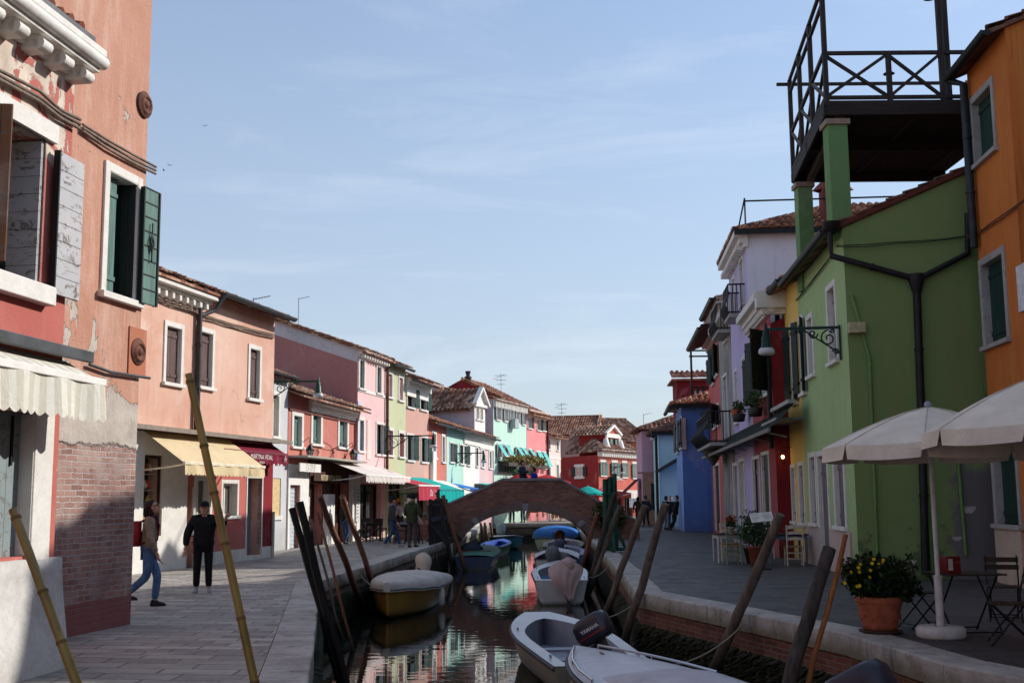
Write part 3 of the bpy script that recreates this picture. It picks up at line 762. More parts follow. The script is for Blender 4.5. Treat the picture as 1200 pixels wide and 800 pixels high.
# ground floor skin: red shop wall and white stone, set just in front of the plaster
b=MB(); us=H3.u(217,600); zl=zled-.06; hs=[h for h in H3.holes if h[2]<2.2]
def skin(H,name,u0,u1,z0,z1,y,m,holes,th=.03):
    mb=MB(); U=sorted({u0,u1,*[min(max(h[i],u0),u1) for h in holes for i in (0,1)]}); Z=sorted({z0,z1,*[min(max(h[i],z0),z1) for h in holes for i in (2,3)]})
    for i in range(len(U)-1):
        for j in range(len(Z)-1):
            cu,cz=(U[i]+U[i+1])/2,(Z[j]+Z[j+1])/2
            if any(h[0]<cu<h[1] and h[2]<cz<h[3] for h in holes): continue
            mb.box(U[i],U[i+1],y-th,y,Z[j],Z[j+1])
    return mb.build(name,m,H.o)
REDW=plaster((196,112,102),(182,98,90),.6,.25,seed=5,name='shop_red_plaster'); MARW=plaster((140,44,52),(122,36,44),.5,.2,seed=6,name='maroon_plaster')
skin(H3,'shop_wall',us,H3.u(306,600),.34,zl,-.002,REDW,hs)
skin(H3,'shop_wall',H3.u(306,600)+.004,H3.L,.3,zl,-.002,MARW,hs)
skin(H3,'stone_front',0,us-.004,-.2,zl,-.002,WHITE,hs,.05)
skin(H3,'plinth',us,H3.L,-.2,.336,-.002,stone((214,208,198),(150,142,132),.5,'plinth_stone'),hs,.06)
u0,u1,z0,z1=vit
b=MB(); b.box(u0,u1,.02,.06,z1-.08,z1); b.box(u0,u0+.07,.02,.06,z0,z1-.08); b.box(u1-.07,u1,.02,.06,z0,z1-.08); b.box(u0+.07,u1-.07,.02,.06,z0,z0+.1)
vf=b.build('shop_window',wood((70,52,40)),H3.o)
b=MB(); b.quad((u0,.36,z0),(u1,.36,z0),(u1,.36,z1),(u0,.36,z1)); b.build('pane',glass((54,46,38)),vf)
for t in (.16,.36,.56,.76):
    b=MB(); b.box(u0+.07,u1-.07,.1,.33,z0+(z1-z0)*t,z0+(z1-z0)*t+.02); sh_=b.build('shelf',plain((150,150,140),.4),vf)
for i in range(26):
    t=random.choice((.18,.38,.58,.78,.02)); u=random.uniform(u0+.15,u1-.15); zz=z0+(z1-z0)*t+.01
    b=MB(); rr=random.uniform(.05,.09)
    b.lathe([(0,0),(rr*.6,0),(rr,rr*.8),(rr*.7,rr*1.7),(rr*.3,rr*2.2),(rr*.5,rr*2.6),(0,rr*2.7)],10,(u,.22,zz))
    c=random.choice(((214,206,180),(190,80,60),(120,130,90),(200,170,100)))
    tag(b.build('vase',plain(c,.4)),'small pottery piece on a shelf of the dark shop window','vase','pottery in the shop window').matrix_world=H3.o.matrix_basis
u0,u1,z0,z1=d5; b=MB(); b.box(u0-.07,u0,-.05,.1,.3,z1+.08); b.box(u1,u1+.07,-.05,.1,.3,z1+.08); b.box(u0,u1,-.048,.1,z1,z1+.08); b.build('door_surround',WHITE,H3.o,.006)
b=MB(); b.box(u0,u1,.3,.34,.14,z1); dd=b.build('door',plain((120,128,132),.5),H3.o); b=MB(); b.box(u0+.12,u0+(u1-u0)*.45-.12,.285,.299,1.0,z1-.15); b.build('pane',GLASS,dd); b=MB(); b.tube([(u0+.1,.27,1.0),(u0+.1,.27,1.14)],.015,6); b.build('handle',DKMETAL,dd)
u0,u1,z0,z1=dr; b=MB(); b.box(u0,u1,.2,.24,0,z1); b.build('door',plain((120,40,42),.5),H3.o)
b=MB(); b.box(0,H3.L+.3,-.5,.02,zled-.02,zled+.02); b.box(0,H3.L+.3,-.53,-.47,zled-.06,zled+.05); b.build('ledge',plain((140,126,114),.7),H3.o)
zc=H3.z(205,331)
cornice(H3.o,H3.u(241,345),ze3-.4,((.1,.05),(.22,.08),(.4,.12)),0,WHITE,name='cornice')
for i in range(9):
    u=H3.u(238,340)-.2-i*.36; b=MB(); b.box(u-.06,u+.06,-.26,.02,ze3-.54,ze3-.4); b.build('bracket',WHITE,H3.o,.012)
gutter(H3.o,H3.u(242,345),H3.L+.35,ze3-.02,-.5,.1,ZINC)
up=H3.u(228.5,420); pipe(H3.o,[(up,-.1,ze3-.35),(up,-.1,zled+.05)],.075,plain((62,58,58),.5,.2,3,.3))
pipe(H3.o,[(H3.u(243,345),-.5,ze3-.1),(H3.u(241,352),-.3,ze3-.5),(up+.05,-.12,ze3-.7)],.06,ZINC,clips=False)
cable('grey cable bundle crossing the pink house under its eaves',[onf(H3,170,344),onf(H3,225,363,.1),onf(H3,240,372),onf(H3,320,394)],.035)
OCH=cloth((220,198,158),'ochre_cloth',.06)
ua=H3.u(160,520); uf0=H3.u(213,546)
awo=awning(H3,H3.u(164,540),H3.u(264,550),zled-.05,.78,1.1,OCH,'ochre awning over the pottery shop window',val=.22,scal=1,bar=plain((232,220,190),.5))
MAW=cloth((128,38,58),'maroon_cloth',.08)
am=awning(H3,H3.u(243,525),H3.u(319,530),zled-.1,.28,.42,MAW,'maroon awning with white lettering on the pink house',val=.3,scal=2,bar=plain((120,34,52),.6))
wA=H3.u(319,530)-H3.u(243,525); TX=plain((226,214,206),.7)
for bd,sz,dz in (('MARTINA VIDAL',.2,.0),('VENEZIA',.09,-.15)):
    text('lettering',bd,sz,Matrix.Translation((wA*.55,-.06-.42-.055,zled-.1-.28-.13+dz))@FRONT,TX,am,.002,1.0)
for q in (.16,.94):
    b=MB(); x=wA*q; y=-.54; zz=zled-.1-.28-.14
    b.tube([(x-.06,y,zz-.1),(x,y,zz+.1),(x+.06,y,zz-.1)],.012,6); b.tube([(x-.09,y,zz+.02),(x,y,zz-.03),(x+.09,y,zz+.02)],.012,6); b.build('emblem',TX,am)
# drain stub at the corner
pipe(H3.o,[(H3.L-.06,-.1,0),(H3.L-.06,-.1,1.35)],.045,plain((196,190,182),.6),clips=False)
# --- L4 narrow grey house
A4=(-7.9-.15*6.3,34.0); B4=(-7.9,40.3)
H4=House('house','narrow pale grey house beside the red restaurant house',A4,B4,7)
GREYP=plaster((206,206,204),(186,188,190),.7,.4,(150,148,146),.0,7,'grey_plaster')
H4.win(H4.rect(319.5,326,463,511),'glass',fw=.13,pane=GLASS,depth=.3)
ob=H4.rect(318,329,560,604); ze4=H4.z(333,440)
H4.holes.append((*ob,.1)); H4.wall(ze4,GREYP,.36)
b=MB(); b.box(ob[0],ob[1],.03,.07,ob[2],ob[3])
n=N('osb_board'); v=n.new('ShaderNodeTexVoronoi'); v.inputs['Scale'].default_value=9; n.ln(n.mapped((1,1,2.6)),v.inputs['Vector'])
OSB=n.done(n.mix(n.ramp(n.noise(14,5),.35,.7),n.mix(v.outputs['Color'],(206,176,124),(190,160,108)),(226,200,150)),.8)
b.build('board',OSB,H4.o); b=MB(); b.box(ob[0]-.1,ob[1]+.1,-.06,.05,ob[2]-.14,ob[2]); b.build('sill',WHITE,H4.o)
gable_roof(H4.o,H4.L,7,ze4,.36,.3,.02); gutter(H4.o,0,H4.L,ze4-.06,-.36,.07)
# --- L5 red restaurant house
H5=House('house','low red house with white window frames above the restaurant',(-7.9,40.4),(-6.7,48.4),8)
RED5=plaster((198,128,114),(186,112,100),.6,.25,seed=8,name='red_plaster_restaurant')
for r in ((343.5,353,487,523),(366,375.5,480,520),(397.2,406.5,486,524)):
    H5.win(H5.rect(*r),'closed',GREEN2,fw=.2,depth=.35,frame=WHITE)
ze5=H5.z(400,474); zs5=H5.z(400,541)
shr=(H5.u(338,600),H5.u(350,600),0,H5.z(345,568)); ent=(H5.u(360,600),H5.u(377,600),0,H5.z(368,566)); en2=(H5.u(386,600),H5.u(407,600),0,H5.z(396,566)); H5.holes+= [(*shr,.2),(*ent,.5),(*en2,.5)]
H5.wall(ze5,RED5,.36)
skin(H5,'shop_front',0,H5.u(360,600),-.2,zs5-.25,-.002,WPAINT,H5.holes,.05)
skin(H5,'shop_front',H5.u(360,600)+.004,H5.L,-.2,zs5-.05,-.002,wood((92,58,40),(62,38,28)),H5.holes,.04)
for a in (377,407):
    ua_=H5.u(a,600); ub_=H5.u(a+9,600); b=MB(); b.box(ua_,ub_,-.22,-.045,-.1,zs5-.5 if a==407 else 1.9); b.build('pillar',WPAINT,H5.o,.01)
u0,u1,z0,z1=shr; b=MB(); nsl=16
for i in range(nsl):
    za,zb_=z0+(z1-z0)*i/nsl,z0+(z1-z0)*(i+1)/nsl; b.quad((u0,.12,za),(u1,.12,za),(u1,.14,zb_),(u0,.14,zb_)); b.quad((u0,.14,zb_),(u1,.14,zb_),(u1,.12,zb_),(u0,.12,zb_))
b.build('roller_shutter',plain((190,196,198),.5,.06),H5.o)
for e,dm in ((ent,wood((74,46,34))),(en2,wood((96,58,40)))):
    u0,u1,z0,z1=e; b=MB(); k=3
    for i in range(k):
        a,c=u0+(u1-u0)*i/k+.03,u0+(u1-u0)*(i+1)/k-.03; b.box(a,c,.3,.36,.0,.75); b.box(a,a+.08,.3,.36,.75,z1); b.box(c-.08,c,.3,.36,.75,z1); b.box(a,c,.301,.359,1.5,1.56)
    dd=b.build('door',dm,H5.o); b=MB(); b.quad((u0,.34,.7),(u1,.34,.7),(u1,.34,z1),(u0,.34,z1)); b.build('pane',glass((70,62,54)),dd)
    b=MB(); b.box(u0+(u1-u0)*.36,u0+(u1-u0)*.64,.27,.297,1.1,z1-.5); b.build('notice_panel',plain((214,206,196),.7),dd)
    b=MB(); b.tube([(u0+(u1-u0)*.33,.28,.95),(u0+(u1-u0)*.33,.28,1.15)],.015,6); b.build('handle',plain((170,140,70),.3,metal=.8),dd)
cornice(H5.o,H5.L,ze5-.55,((.1,.12),(.18,.16),(.3,.16),(.42,.12)),0,WPAINT,u0=H5.u(362,465))
b=MB(); b.box(0,H5.L+.05,-.06,0,ze5-.68,ze5-.6); b.build('string_line',plain((112,60,56),.7),H5.o)
gable_roof(H5.o,H5.L+.4,8,ze5+.05,.36,.62,.1,mat=TILE2)
b=MB(); zz=zs5; b.box(H5.u(338,540),H5.L-.3,-.7,.02,zz-.02,zz+.05); b.build('ledge',plain((168,160,146),.7),H5.o)
def signboard(H,u0,u1,z0,z1,body,size,bgm,fgm,label,y=.06,sx=1,edge=None):
    o=thing('shop_sign',label,'sign',H.o.matrix_basis@Vector(((u0+u1)/2,0,0)),H.o.rotation_euler.z); w=u1-u0
    b=MB(); b.box(-w/2,w/2,-y-.05,-y,z0,z1); b.build('board',bgm,o,.006)
    if body: text('lettering',body,size,Matrix.Translation((0,-y-.052,(z0+z1)/2))@FRONT,fgm,o,.006,sx)
    return o
u0,u1,z0,z1=H5.rect(339,364,543,553)
signboard(H5,u0,u1,z0,z1,'ESTIVE',.36,WPAINT,plain((208,202,190),.7),'white shop sign over the grey roller shutter',.35,1.1)
u0,u1,z0,z1=H5.rect(363,402,556.5,564)
signboard(H5,u0,u1,z0,z1,'RISTORANTE AL VECIO',.3,wood((82,54,38)),plain((236,214,170),.6),'brown sign with tan lettering over the restaurant doors',.12,.82)
WCL=cloth((226,216,208),'white_cloth',.08)
awning(H5,H5.u(383,548),H5.u(441,556),zs5-.02,.55,1.5,WCL,'long white awning with square cut edge at the restaurant',val=.25,scal=2)
WH=plaster((238,234,228),(224,218,212),.5,.25,seed=31,name='white_plaster')
shopdk=glass((40,34,32))
def shophole(H,xl,xr,yt,fr=None,mi=shopdk,bot=0.05):
    y=605; u0,u1=H.u(xl,y),H.u(xr,y); z1=H.z((xl+xr)/2,yt); H.holes.append((u0,u1,bot,z1,.35))
    b=MB(); b.box(u0,u0+.08,.2,.28,bot,z1); b.box(u1-.08,u1,.2,.28,bot,z1); b.box(u0+.08,u1-.08,.2,.28,z1-.1,z1); b.box((u0+u1)/2-.04,(u0+u1)/2+.04,.2,.28,bot,z1-.1)
    f=b.build('shop_window',fr or wood((84,60,48)),H.o); b=MB(); b.quad((u0,.26,bot),(u1,.26,bot),(u1,.26,z1),(u0,.26,z1)); b.build('pane',mi,f)

# --- L6 tall pink house with brown gable side
A6=(-6.56,48.5); B6=line_at(A6,.2,451.5)
H6=House('house','tall pink house with a bare brown side wall',A6,B6,10)
PK6=plaster((236,194,190),(228,182,178),.5,.15,seed=9,name='rose_plaster')
for r in ((421.2,426.5,422,455),(441.5,446.4,430,460.5),(420,425.8,492,528)): H6.win(H6.rect(*r),'closed',GREEN,fw=.14,depth=.3)
H6.win(H6.rect(441,449.2,497,532),'dark',GREEN,fw=.1,depth=.2,swing=(None,7))
ze6=H6.z(435,414)
shophole(H6,421,446,567)
GB=plaster((182,128,122),(168,114,110),.5,.25,seed=10,name='brown_gable_plaster')
H6.wall(ze6,[PK6,GB],.36,side_mi=(1,1))
b=MB(); sl=math.sqrt(1+.36**2)
for x in (-.012,):
    b.add([(x,0,ze6),(x,5,ze6+1.8),(x,5,ze6+1.15),(x,0,ze6-.6)],((0,1,2,3),)); b.add([(x,5,ze6+1.8),(x,10,ze6),(x,10,ze6-.6),(x,5,ze6+1.15)],((0,1,2,3),))
b.build('gable_band',plaster((206,202,204),seed=11,name='pale_band'),H6.o)
cornice(H6.o,H6.L,ze6-.35,((.08,.12),(.2,.1),(.34,.12)),.34,WPAINT,.14)
b=MB(); b.box(0,H6.L,-.04,0,H6.z(435,462),H6.z(435,459)); b.build('string_course',WPAINT,H6.o)
gable_roof(H6.o,H6.L,10,ze6+.02,.36,.4,.15)
pipe(H6.o,[(H6.L-.08,-.1,ze6-.4),(H6.L-.08,-.1,2.8)],.07,plain((92,62,54),.5,.2,3,.2))
b=MB(); u=H6.u(432,515); z=H6.z(432,515); b.box(u-.28,u+.28,-.03,0,z-.85,z+.85); b.build('shrine_panel',plaster((240,214,206)),H6.o)
b=MB(); b.box(.0,.32,-.02,0,2.6,H6.z(420,470)); b.build('corner_strip',plaster((186,208,236),seed=2,name='pale_blue_plaster'),H6.o)
# --- the row further along: name, px range, plaster, eave pixel, windows
def row(name,label,A,s,px,c,c2,eave,wins,D=9,ov=.35,corn=None,shop=None,pitch=.36,mat=None,side=None,gut=True,ridge=None,streak=.2):
    B=line_at(A,s,px); H=House('house',label,A,B,D)
    m=plaster(c,c2,.5,streak,seed=len(label)%17,name=label.split()[0]+'_plaster')
    for r,st,sh,kw in wins: H.win(H.rect(*r),st,sh,**kw)
    ze=H.z(*eave); H.ze=ze
    if shop: shophole(H,*shop)
    H.wall(ze,[m,side or m],pitch,side_mi=(1,1),ridge=ridge)
    gable_roof(H.o,H.L,D,ze+.02,pitch,ov,.06,mat=mat,ridge=ridge)
    if corn: cornice(H.o,H.L,ze-corn,((.08,corn*.4),(.16,corn*.3),(.26,corn*.3)),0,WPAINT)
    if gut: gutter(H.o,0,H.L,ze-pitch*ov-.02,-ov-.06,.09)
    return H,B
O=dict(fw=.13,depth=.25)
BW=dict(fw=.12,depth=.2)
H7,B7=row('h','yellow green house with red brown shutters',B6,.2,475,(198,202,164),(188,190,150),(465,427),
  [((454.8,459.2,438,465),'closed',plain((190,140,134),.7),O),((467.3,471.8,442.5,469),'closed',plain((190,140,134),.7),O),((454,460,504,533),'closed',REDSH,O),((467.5,473,507.5,535),'closed',REDSH,O)],shop=(455,473,566))
H8,B8=row('h','salmon house with dark green shutters and a white cornice',B7,.2,502.3,(208,164,150),(198,152,138),(490,444),
  [((477,485,449,477),'dark',GREEN,dict(fw=.08,depth=.2,swing=(None,7))),((492.3,499.5,455,480),'dark',GREEN,dict(fw=.08,depth=.2,swing=(None,7))),((476.8,484.5,509.5,539),'dark',GREEN,dict(fw=.08,depth=.2,swing=(None,7))),((493.5,500.5,512.5,541),'dark',GREEN,dict(fw=.08,depth=.2,swing=(None,7)))],ov=.8,corn=1.0,gut=False,shop=(477,500,578))
H9,B9=row('h','small orange red house with grey windows',B8,.17,523.5,(200,122,106),(190,110,96),(512,494.5),
  [((506.8,510.5,508,536),'closed',GREYSH,dict(fw=.14,depth=.2)),((517.8,520.8,511.5,541),'closed',GREYSH,dict(fw=.14,depth=.2))],ov=.4,D=10)
H10,B10=row('h','small mint house between the orange and the white house',B9,.17,543.2,(182,222,204),(170,212,194),(533,500.5),
  [((527,531.5,519,541),'dark',GREEN,dict(fw=.08,depth=.2,swing=(None,7))),((538.5,544,521.5,543),'dark',GREEN,dict(fw=.08,depth=.2,swing=(None,7)))],ov=.45,D=10)
H11,B11=row('h','small white house with green shutters in the row',B10,.17,561.7,(238,232,226),(226,220,212),(552,506),
  [((547.3,550.5,522,544.5),'closed',GREEN,O),((557.5,560,524.5,546),'closed',GREEN,O)],ov=.45,corn=.8,D=10)
H12,B12=row('h','small pale pink house with white bands',B11,.17,577.6,(222,186,186),(212,174,176),(570,510.5),
  [((564.2,567,527.5,547),'closed',GREYSH,dict(fw=.22,depth=.2)),((573.2,575.6,529,548.5),'closed',GREYSH,dict(fw=.22,depth=.2))],ov=.45,corn=.9,D=10)
# white gable house standing behind the low row
p1=at(556.5,583,74.0); p2=at(569,583,75.9)
A=(p1.x,p1.y); B=(p2.x,p2.y)
H13=House('house','narrow white gable house with a tiled roof behind the low row',A,B,13)
for r in ((558.3,561,478,491),(563.2,565.6,479,492)): H13.win(H13.rect(*r),'glass',fw=.1,depth=.15,pane=GLASSC)
zw=H13.z(562,474); za=H13.z(564,456.5)
GRYW=plaster((204,198,206),(186,180,190),.5,.3,seed=13,name='grey_side_plaster')
H13.wall(zw,[WH,GRYW],0,side_mi=(1,1),flat=True)
mb=MB(); Lg=H13.L; mb.poly([(-.1,-.03,zw),(Lg+.1,-.03,zw),(Lg/2,-.03,za)]); mb.poly([(Lg+.1,.06,zw),(-.1,.06,zw),(Lg/2,.06,za)]); mb.build('gable',WPAINT,H13.o)
mb=MB(); mb.beam((-.3,-.12,zw-.05),(Lg/2,-.12,za+.1),.3,.16); mb.beam((Lg+.3,-.12,zw-.05),(Lg/2,-.12,za+.1),.3,.16); mb.box(-.2,Lg+.2,-.16,-.04,zw-.16,zw); mb.build('pediment_trim',WPAINT,H13.o)
mb=MB(); hw=Lg/2; hr=za-zw
for sg in (-1,1):
    P0=Vector((Lg/2+sg*(hw+.5),.05,zw-.5*hr/hw+.05)); V=Vector((-sg,0,hr/hw)); U=Vector((0,1,0)); ln=(hw+.5)*math.hypot(1,hr/hw)
    tiles(mb,P0,U,V,13,lambda u:0,lambda u,ln=ln:ln,.3,.5,.09)
mb.build('roof',TILE2,H13.o)
b=MB(); b.box(-.5,-.02,.3,13,zw-.42,zw-.28); b.build('eave_beam',wood((86,60,50)),H13.o)
# tall mint house with striped blinds
A14=(B12[0]+.06,B12[1]+.2); B14=line_at(A14,.33,617.6)
mintside=plaster((190,184,196),(178,172,184),.4,.2,seed=15,name='mauve_grey_side')
H14=House('house','tall mint house with white frieze and flower balcony',A14,B14,11)
for xl,xr,yt,yb in ((581.4,585.4,476.5,491.5),(590.6,593.9,478.5,493),(597.2,600.3,480,494.5),(604.4,607.4,481.5,495.5),(611.8,614.8,483.3,497)):
    H14.win(H14.rect(xl,xr,yt,yb),'open',GREYSH,fw=.06,depth=.22,swing=(4,4))
BL=cloth((38,164,160),'striped_blind',.05,(150,216,208),0,.12)
blinds=[]
def blind(H,r,label):
    u0,u1,z0,z1=H.rect(*r); o=thing('window_blind',label,'blind',H.o.matrix_basis@Vector((u0,0,0)),H.o.rotation_euler.z,'striped window blinds')
    w=u1-u0; mb=MB(); P=[[Vector((w*i/4,-.06-.55*t,(z1-(z1-z0)*.95*t)+.02*math.sin(i*2))) for i in range(5)] for t in (0,.25,.5,.75,1)]; mb.grid(P,0,True); mb.build('cloth',BL,o)
    b=MB(); b.tube([(0,-.61,z1-(z1-z0)*.95),(w,-.61,z1-(z1-z0)*.95)],.03,6); b.tube([(0,-.02,z0+.3),(0,-.61,z1-(z1-z0)*.95)],.015,5); b.tube([(w,-.02,z0+.3),(w,-.61,z1-(z1-z0)*.95)],.015,5); b.build('frame',WPAINT,o)
lw=((582.6,586.4,520,535.5),(590.8,594.4,521,535.5),(604.3,607.8,523.5,537),(610.6,614.2,524.5,537.5))
names=('leftmost on the mint house','second on the mint house','third on the mint house','rightmost on the mint house')
for r in lw: H14.win(H14.rect(*r),'open',GREYSH,fw=.06,depth=.22,swing=(4,4))
ver=H14.rect(583.5,604,541,553); H14.holes.append((*ver,.3))
ze14=H14.z(598,471.5); H14.wall(ze14,[plaster((194,226,208),(184,218,200),.4,.15,seed=16,name='mint_plaster'),mintside],.22,side_mi=(1,1))
gable_roof(H14.o,H14.L,11,ze14+.02,.22,.3,.06)
cornice(H14.o,H14.L,ze14-.55,((.05,.4),(.14,.08),(.24,.1)),.3,WPAINT,.12)
u0,u1,z0,z1=ver; b=MB()
for i in range(8): x=u0+(u1-u0)*i/7; b.box(x-.03,x+.03,-.06,.1,z0,z1)
b.box(u0-.1,u1+.1,-.1,.1,z0-.1,z0); b.box(u0-.1,u1+.1,-.1,.1,z1,z1+.08); vf=b.build('veranda_window',plain((120,132,126),.6),H14.o)
b=MB(); b.quad((u0,.2,z0),(u1,.2,z0),(u1,.2,z1),(u0,.2,z1)); b.build('pane',glass((92,92,92)),vf)
FOLG=[plain((112,124,62),.8,.3,5),plain((140,134,74),.8,.3,5),plain((150,108,70),.8,.3,5)]
def leafball(mb,c,rx,ry,rz,n,s,mats=3,droop=0):
    c=Vector(c)
    for _ in range(n):
        while True:
            v=Vector((random.uniform(-1,1),random.uniform(-1,1),random.uniform(-1,1)))
            if v.length<1: break
        p=c+Vector((v.x*rx,v.y*ry,v.z*rz)); a=Vector((random.gauss(0,1),random.gauss(0,1),random.gauss(0,1)-droop)).normalized(); b_=a.cross(Vector((random.gauss(0,1),random.gauss(0,1),random.gauss(0,1)))).normalized()
        q=s*random.uniform(.6,1.3); mb.add([p-b_*q*.35,p+a*q*.5+b_*q*.1-b_*q*.4,p+a*q,p+a*q*.5+b_*q*.4],((0,1,2,3),),random.randrange(mats))
o=thing('flower_planter','long planter of reddish plants on the mint house balcony','planter',H14.o.matrix_basis@Vector((H14.u(583,543),-.6,0)),H14.o.rotation_euler.z)
wl=H14.u(617,543)-H14.u(583,543)+3.0; zp=H14.z(600,542)
b=MB(); b.box(0,wl,-.22,.22,zp-.3,zp-.05); b.build('trough',plain((70,66,60),.8),o)
b=MB(); leafball(b,(wl/2,0,zp+.15),wl/2,.45,.42,1500,.2); b.build('foliage',FOLG,o)
b=MB(); leafball(b,(wl*.35,-.1,H14.z(594,554)),wl*.3,.3,.25,300,.18,1); tag(b.build('creeper',[plain((50,96,60),.8)]),'green plants trailing under the mint house veranda','plant').matrix_world=o.matrix_basis
# tall coral house
A15=(B14[0]+.02,B14[1]+.05); B15=line_at(A15,.33,641.4)
H15=House('house','tall coral red house with dark shutters',A15,B15,10)
for r,stl in (((618.6,622.6,488,501.5),(None,4)),((629.2,633.6,491,504),(None,4)),((635.6,639,492,504.5),(4,4))): H15.win(H15.rect(*r),'open',DKGREEN,fw=.1,depth=.22,swing=stl)
lw2=((619.4,622.8,526.5,538.5),(628.6,633.4,529,547.5),(635.3,639.4,530,548.5))
for r in lw2: H15.win(H15.rect(*r),'open',DKGREEN,fw=.08,depth=.22,swing=(None,4))
ze15=H15.z(630,484); zm=MARW
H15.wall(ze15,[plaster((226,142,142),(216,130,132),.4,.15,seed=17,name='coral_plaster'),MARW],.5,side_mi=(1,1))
gable_roof(H15.o,H15.L,10,ze15+.02,.5,.6,.1)
cornice(H15.o,H15.L,ze15-.5,((.06,.3),(.2,.2),(.3,.1)),0,plain((214,184,170),.8))
for i,r in enumerate(lw): blind(H14,r,'striped teal window blind, '+names[i])
for i,r in enumerate(lw2): blind(H15,r,'striped teal window blind, '+('leftmost','middle one','rightmost')[i]+' on the coral house')
pipe(H15.o,[(H15.L-.05,-.12,ze15-.4),(H15.L-.05,-.12,.5)],.08,plain((108,30,36),.6))
ch=MB(); ch.box(.5,1.0,4.6,5.1,ze15+1.2,ze15+2.5); ch.lathe([(.22,ze15+2.5),(.3,ze15+2.75),(.14,ze15+2.85),(.22,ze15+3.2)],12,(.75,4.85,0)); ch.build('chimney',plain((70,52,50),.8),H15.o)
# pale pink house
A16=(B15[0]+.05,B15[1]+.3); B16=line_at(A16,.28,657.6)
H16=House('house','pale peach house next to the coral house',A16,B16,9)
for r in ((642.2,644.8,515.5,526),(652.2,654.4,517.5,527.5),(642.2,644.9,544.5,560),(652.2,654.5,544.5,560)): H16.win(H16.rect(*r),'closed',GREEN2,fw=.2,depth=.2)
ze16=H16.z(650,509.5); H16.wall(ze16,plaster((232,208,198),(224,198,188),.4,.2,seed=18,name='peach_plaster'),.36)
gable_roof(H16.o,H16.L,9,ze16,.36,.7,.1); b=MB(); b.box(0,H16.L,-.03,0,H16.z(650,537.5),H16.z(650,535.5)); b.build('string_course',WPAINT,H16.o)
# long tiled house behind
p=at(632,583,114); q=at(699,583,113)
H17=House('house','long tiled house standing behind the peach house',(p.x,p.y),(q.x,q.y),10)
ze17=H17.z(672,508); H17.wall(ze17,plaster((180,150,136)),.5); gable_roof(H17.o,H17.L,10,ze17,.4,.5,.2)
# dark red restaurant house at the bend: gable wall to us, lit front to the right
C=at(702,583,95.0); E=at(750,583,103.0); Fp=at(657,583,101.0)
H18=House('house','dark red corner house with white cornice and dormer at the canal end',(C.x,C.y),(E.x,E.y),12)
RD=plaster((190,100,86),(178,90,76),.5,.2,seed=19,name='brick_red_plaster'); RDS=plaster((150,52,50),(138,44,44),.5,.2,seed=20,name='dark_red_plaster')  # second, darker red puts the shade of the flank into the colour
for r in ((704.5,709,541,557),(717.8,722.8,541.5,558),(729.8,733.8,542,559),(741.8,745.8,543,560)): H18.win(H18.rect(*r),'open',GREEN2,fw=.2,depth=.22,swing=(6,6),pane=GLASSC)
ze18=H18.z(725,534.5); shophole(H18,720,730,583,mi=glass((60,44,36))); shophole(H18,732,741,583,mi=glass((60,44,36)))
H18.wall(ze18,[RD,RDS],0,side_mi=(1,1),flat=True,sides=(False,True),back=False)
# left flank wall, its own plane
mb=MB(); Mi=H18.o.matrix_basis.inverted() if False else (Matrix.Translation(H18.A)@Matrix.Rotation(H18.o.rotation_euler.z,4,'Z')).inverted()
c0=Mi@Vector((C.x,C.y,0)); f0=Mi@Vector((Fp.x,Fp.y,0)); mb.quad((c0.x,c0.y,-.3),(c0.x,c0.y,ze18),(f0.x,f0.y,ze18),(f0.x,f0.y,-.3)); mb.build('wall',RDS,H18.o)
Hs=House('house','tmp',(Fp.x,Fp.y),(C.x,C.y),4); rr=Hs.rect(675.3,683.6,546.5,558)
Hs.win((rr[0],rr[1],rr[2],rr[3]),'open',DKGREEN,fw=.0,depth=-.02,swing=(2,2),pane=plain((206,176,168),.7),sill=False); wf=[c for c in Hs.o.children][0]
b=MB(); b.box(rr[0]-.2,rr[1]+.2,-.1,0,rr[2]-.2,rr[2]); b.build('sill',WPAINT,wf); b=MB(); b.box(rr[0]-.2,rr[1]+.2,-.1,0,rr[3],rr[3]+.2); b.build('lintel',WPAINT,wf)
M2=Mi@(Matrix.Translation(Hs.A)@Matrix.Rotation(Hs.o.rotation_euler.z,4,'Z'))
wf.parent=H18.o; wf.matrix_local=M2@wf.matrix_local; bpy.data.objects.remove(Hs.o)
cornice(H18.o,H18.L,ze18-.1,((.1,.25),(.3,.15),(.45,.18)),.4,WPAINT,.16)
# hip roof: slope over the flank and over the front, meeting at a ridge point
mb=MB(); top=Mi@at(694,506,103); zt=ze18+.25
def slope(a,b_,apex_a,apex_b,tw=.34):
    a,b_,apex_a,apex_b=map(Vector,(a,b_,apex_a,apex_b)); U=(b_-a); lu=U.length; U.normalize()
    pa=(apex_a-a); V=(pa-U*pa.dot(U)); h=V.length; V.normalize(); ua=pa.dot(U); ub=(apex_b-a).dot(U)
    def top_(u):
        if u<ua: return h*u/max(ua,1e-3)
        if u>ub: return h*(lu-u)/max(lu-ub,1e-3)
        return h
    tiles(mb,a,U,V,lu,lambda u:0,lambda u:max(0,min(h,top_(u))),tw,.55,.1)
oc=Vector((c0.x-.4,c0.y-.5,zt)); of=Vector((f0.x-.3,f0.y-.6,zt)); oe=Vector((H18.L+.4,-.5,zt))
rz=zt+2.4; r1=Vector((6.0,3.7,rz)); r2=Vector((H18.L-.4,3.7,rz)); r0=Vector((7.6,5.9,rz))
slope(of,oc,r0,r1); slope(oc,oe,r1,r2)
mb.poly([oc,oe,r2,r1]); mb.poly([of,oc,r1,r0]); mb.build('roof',TILE2,H18.o)
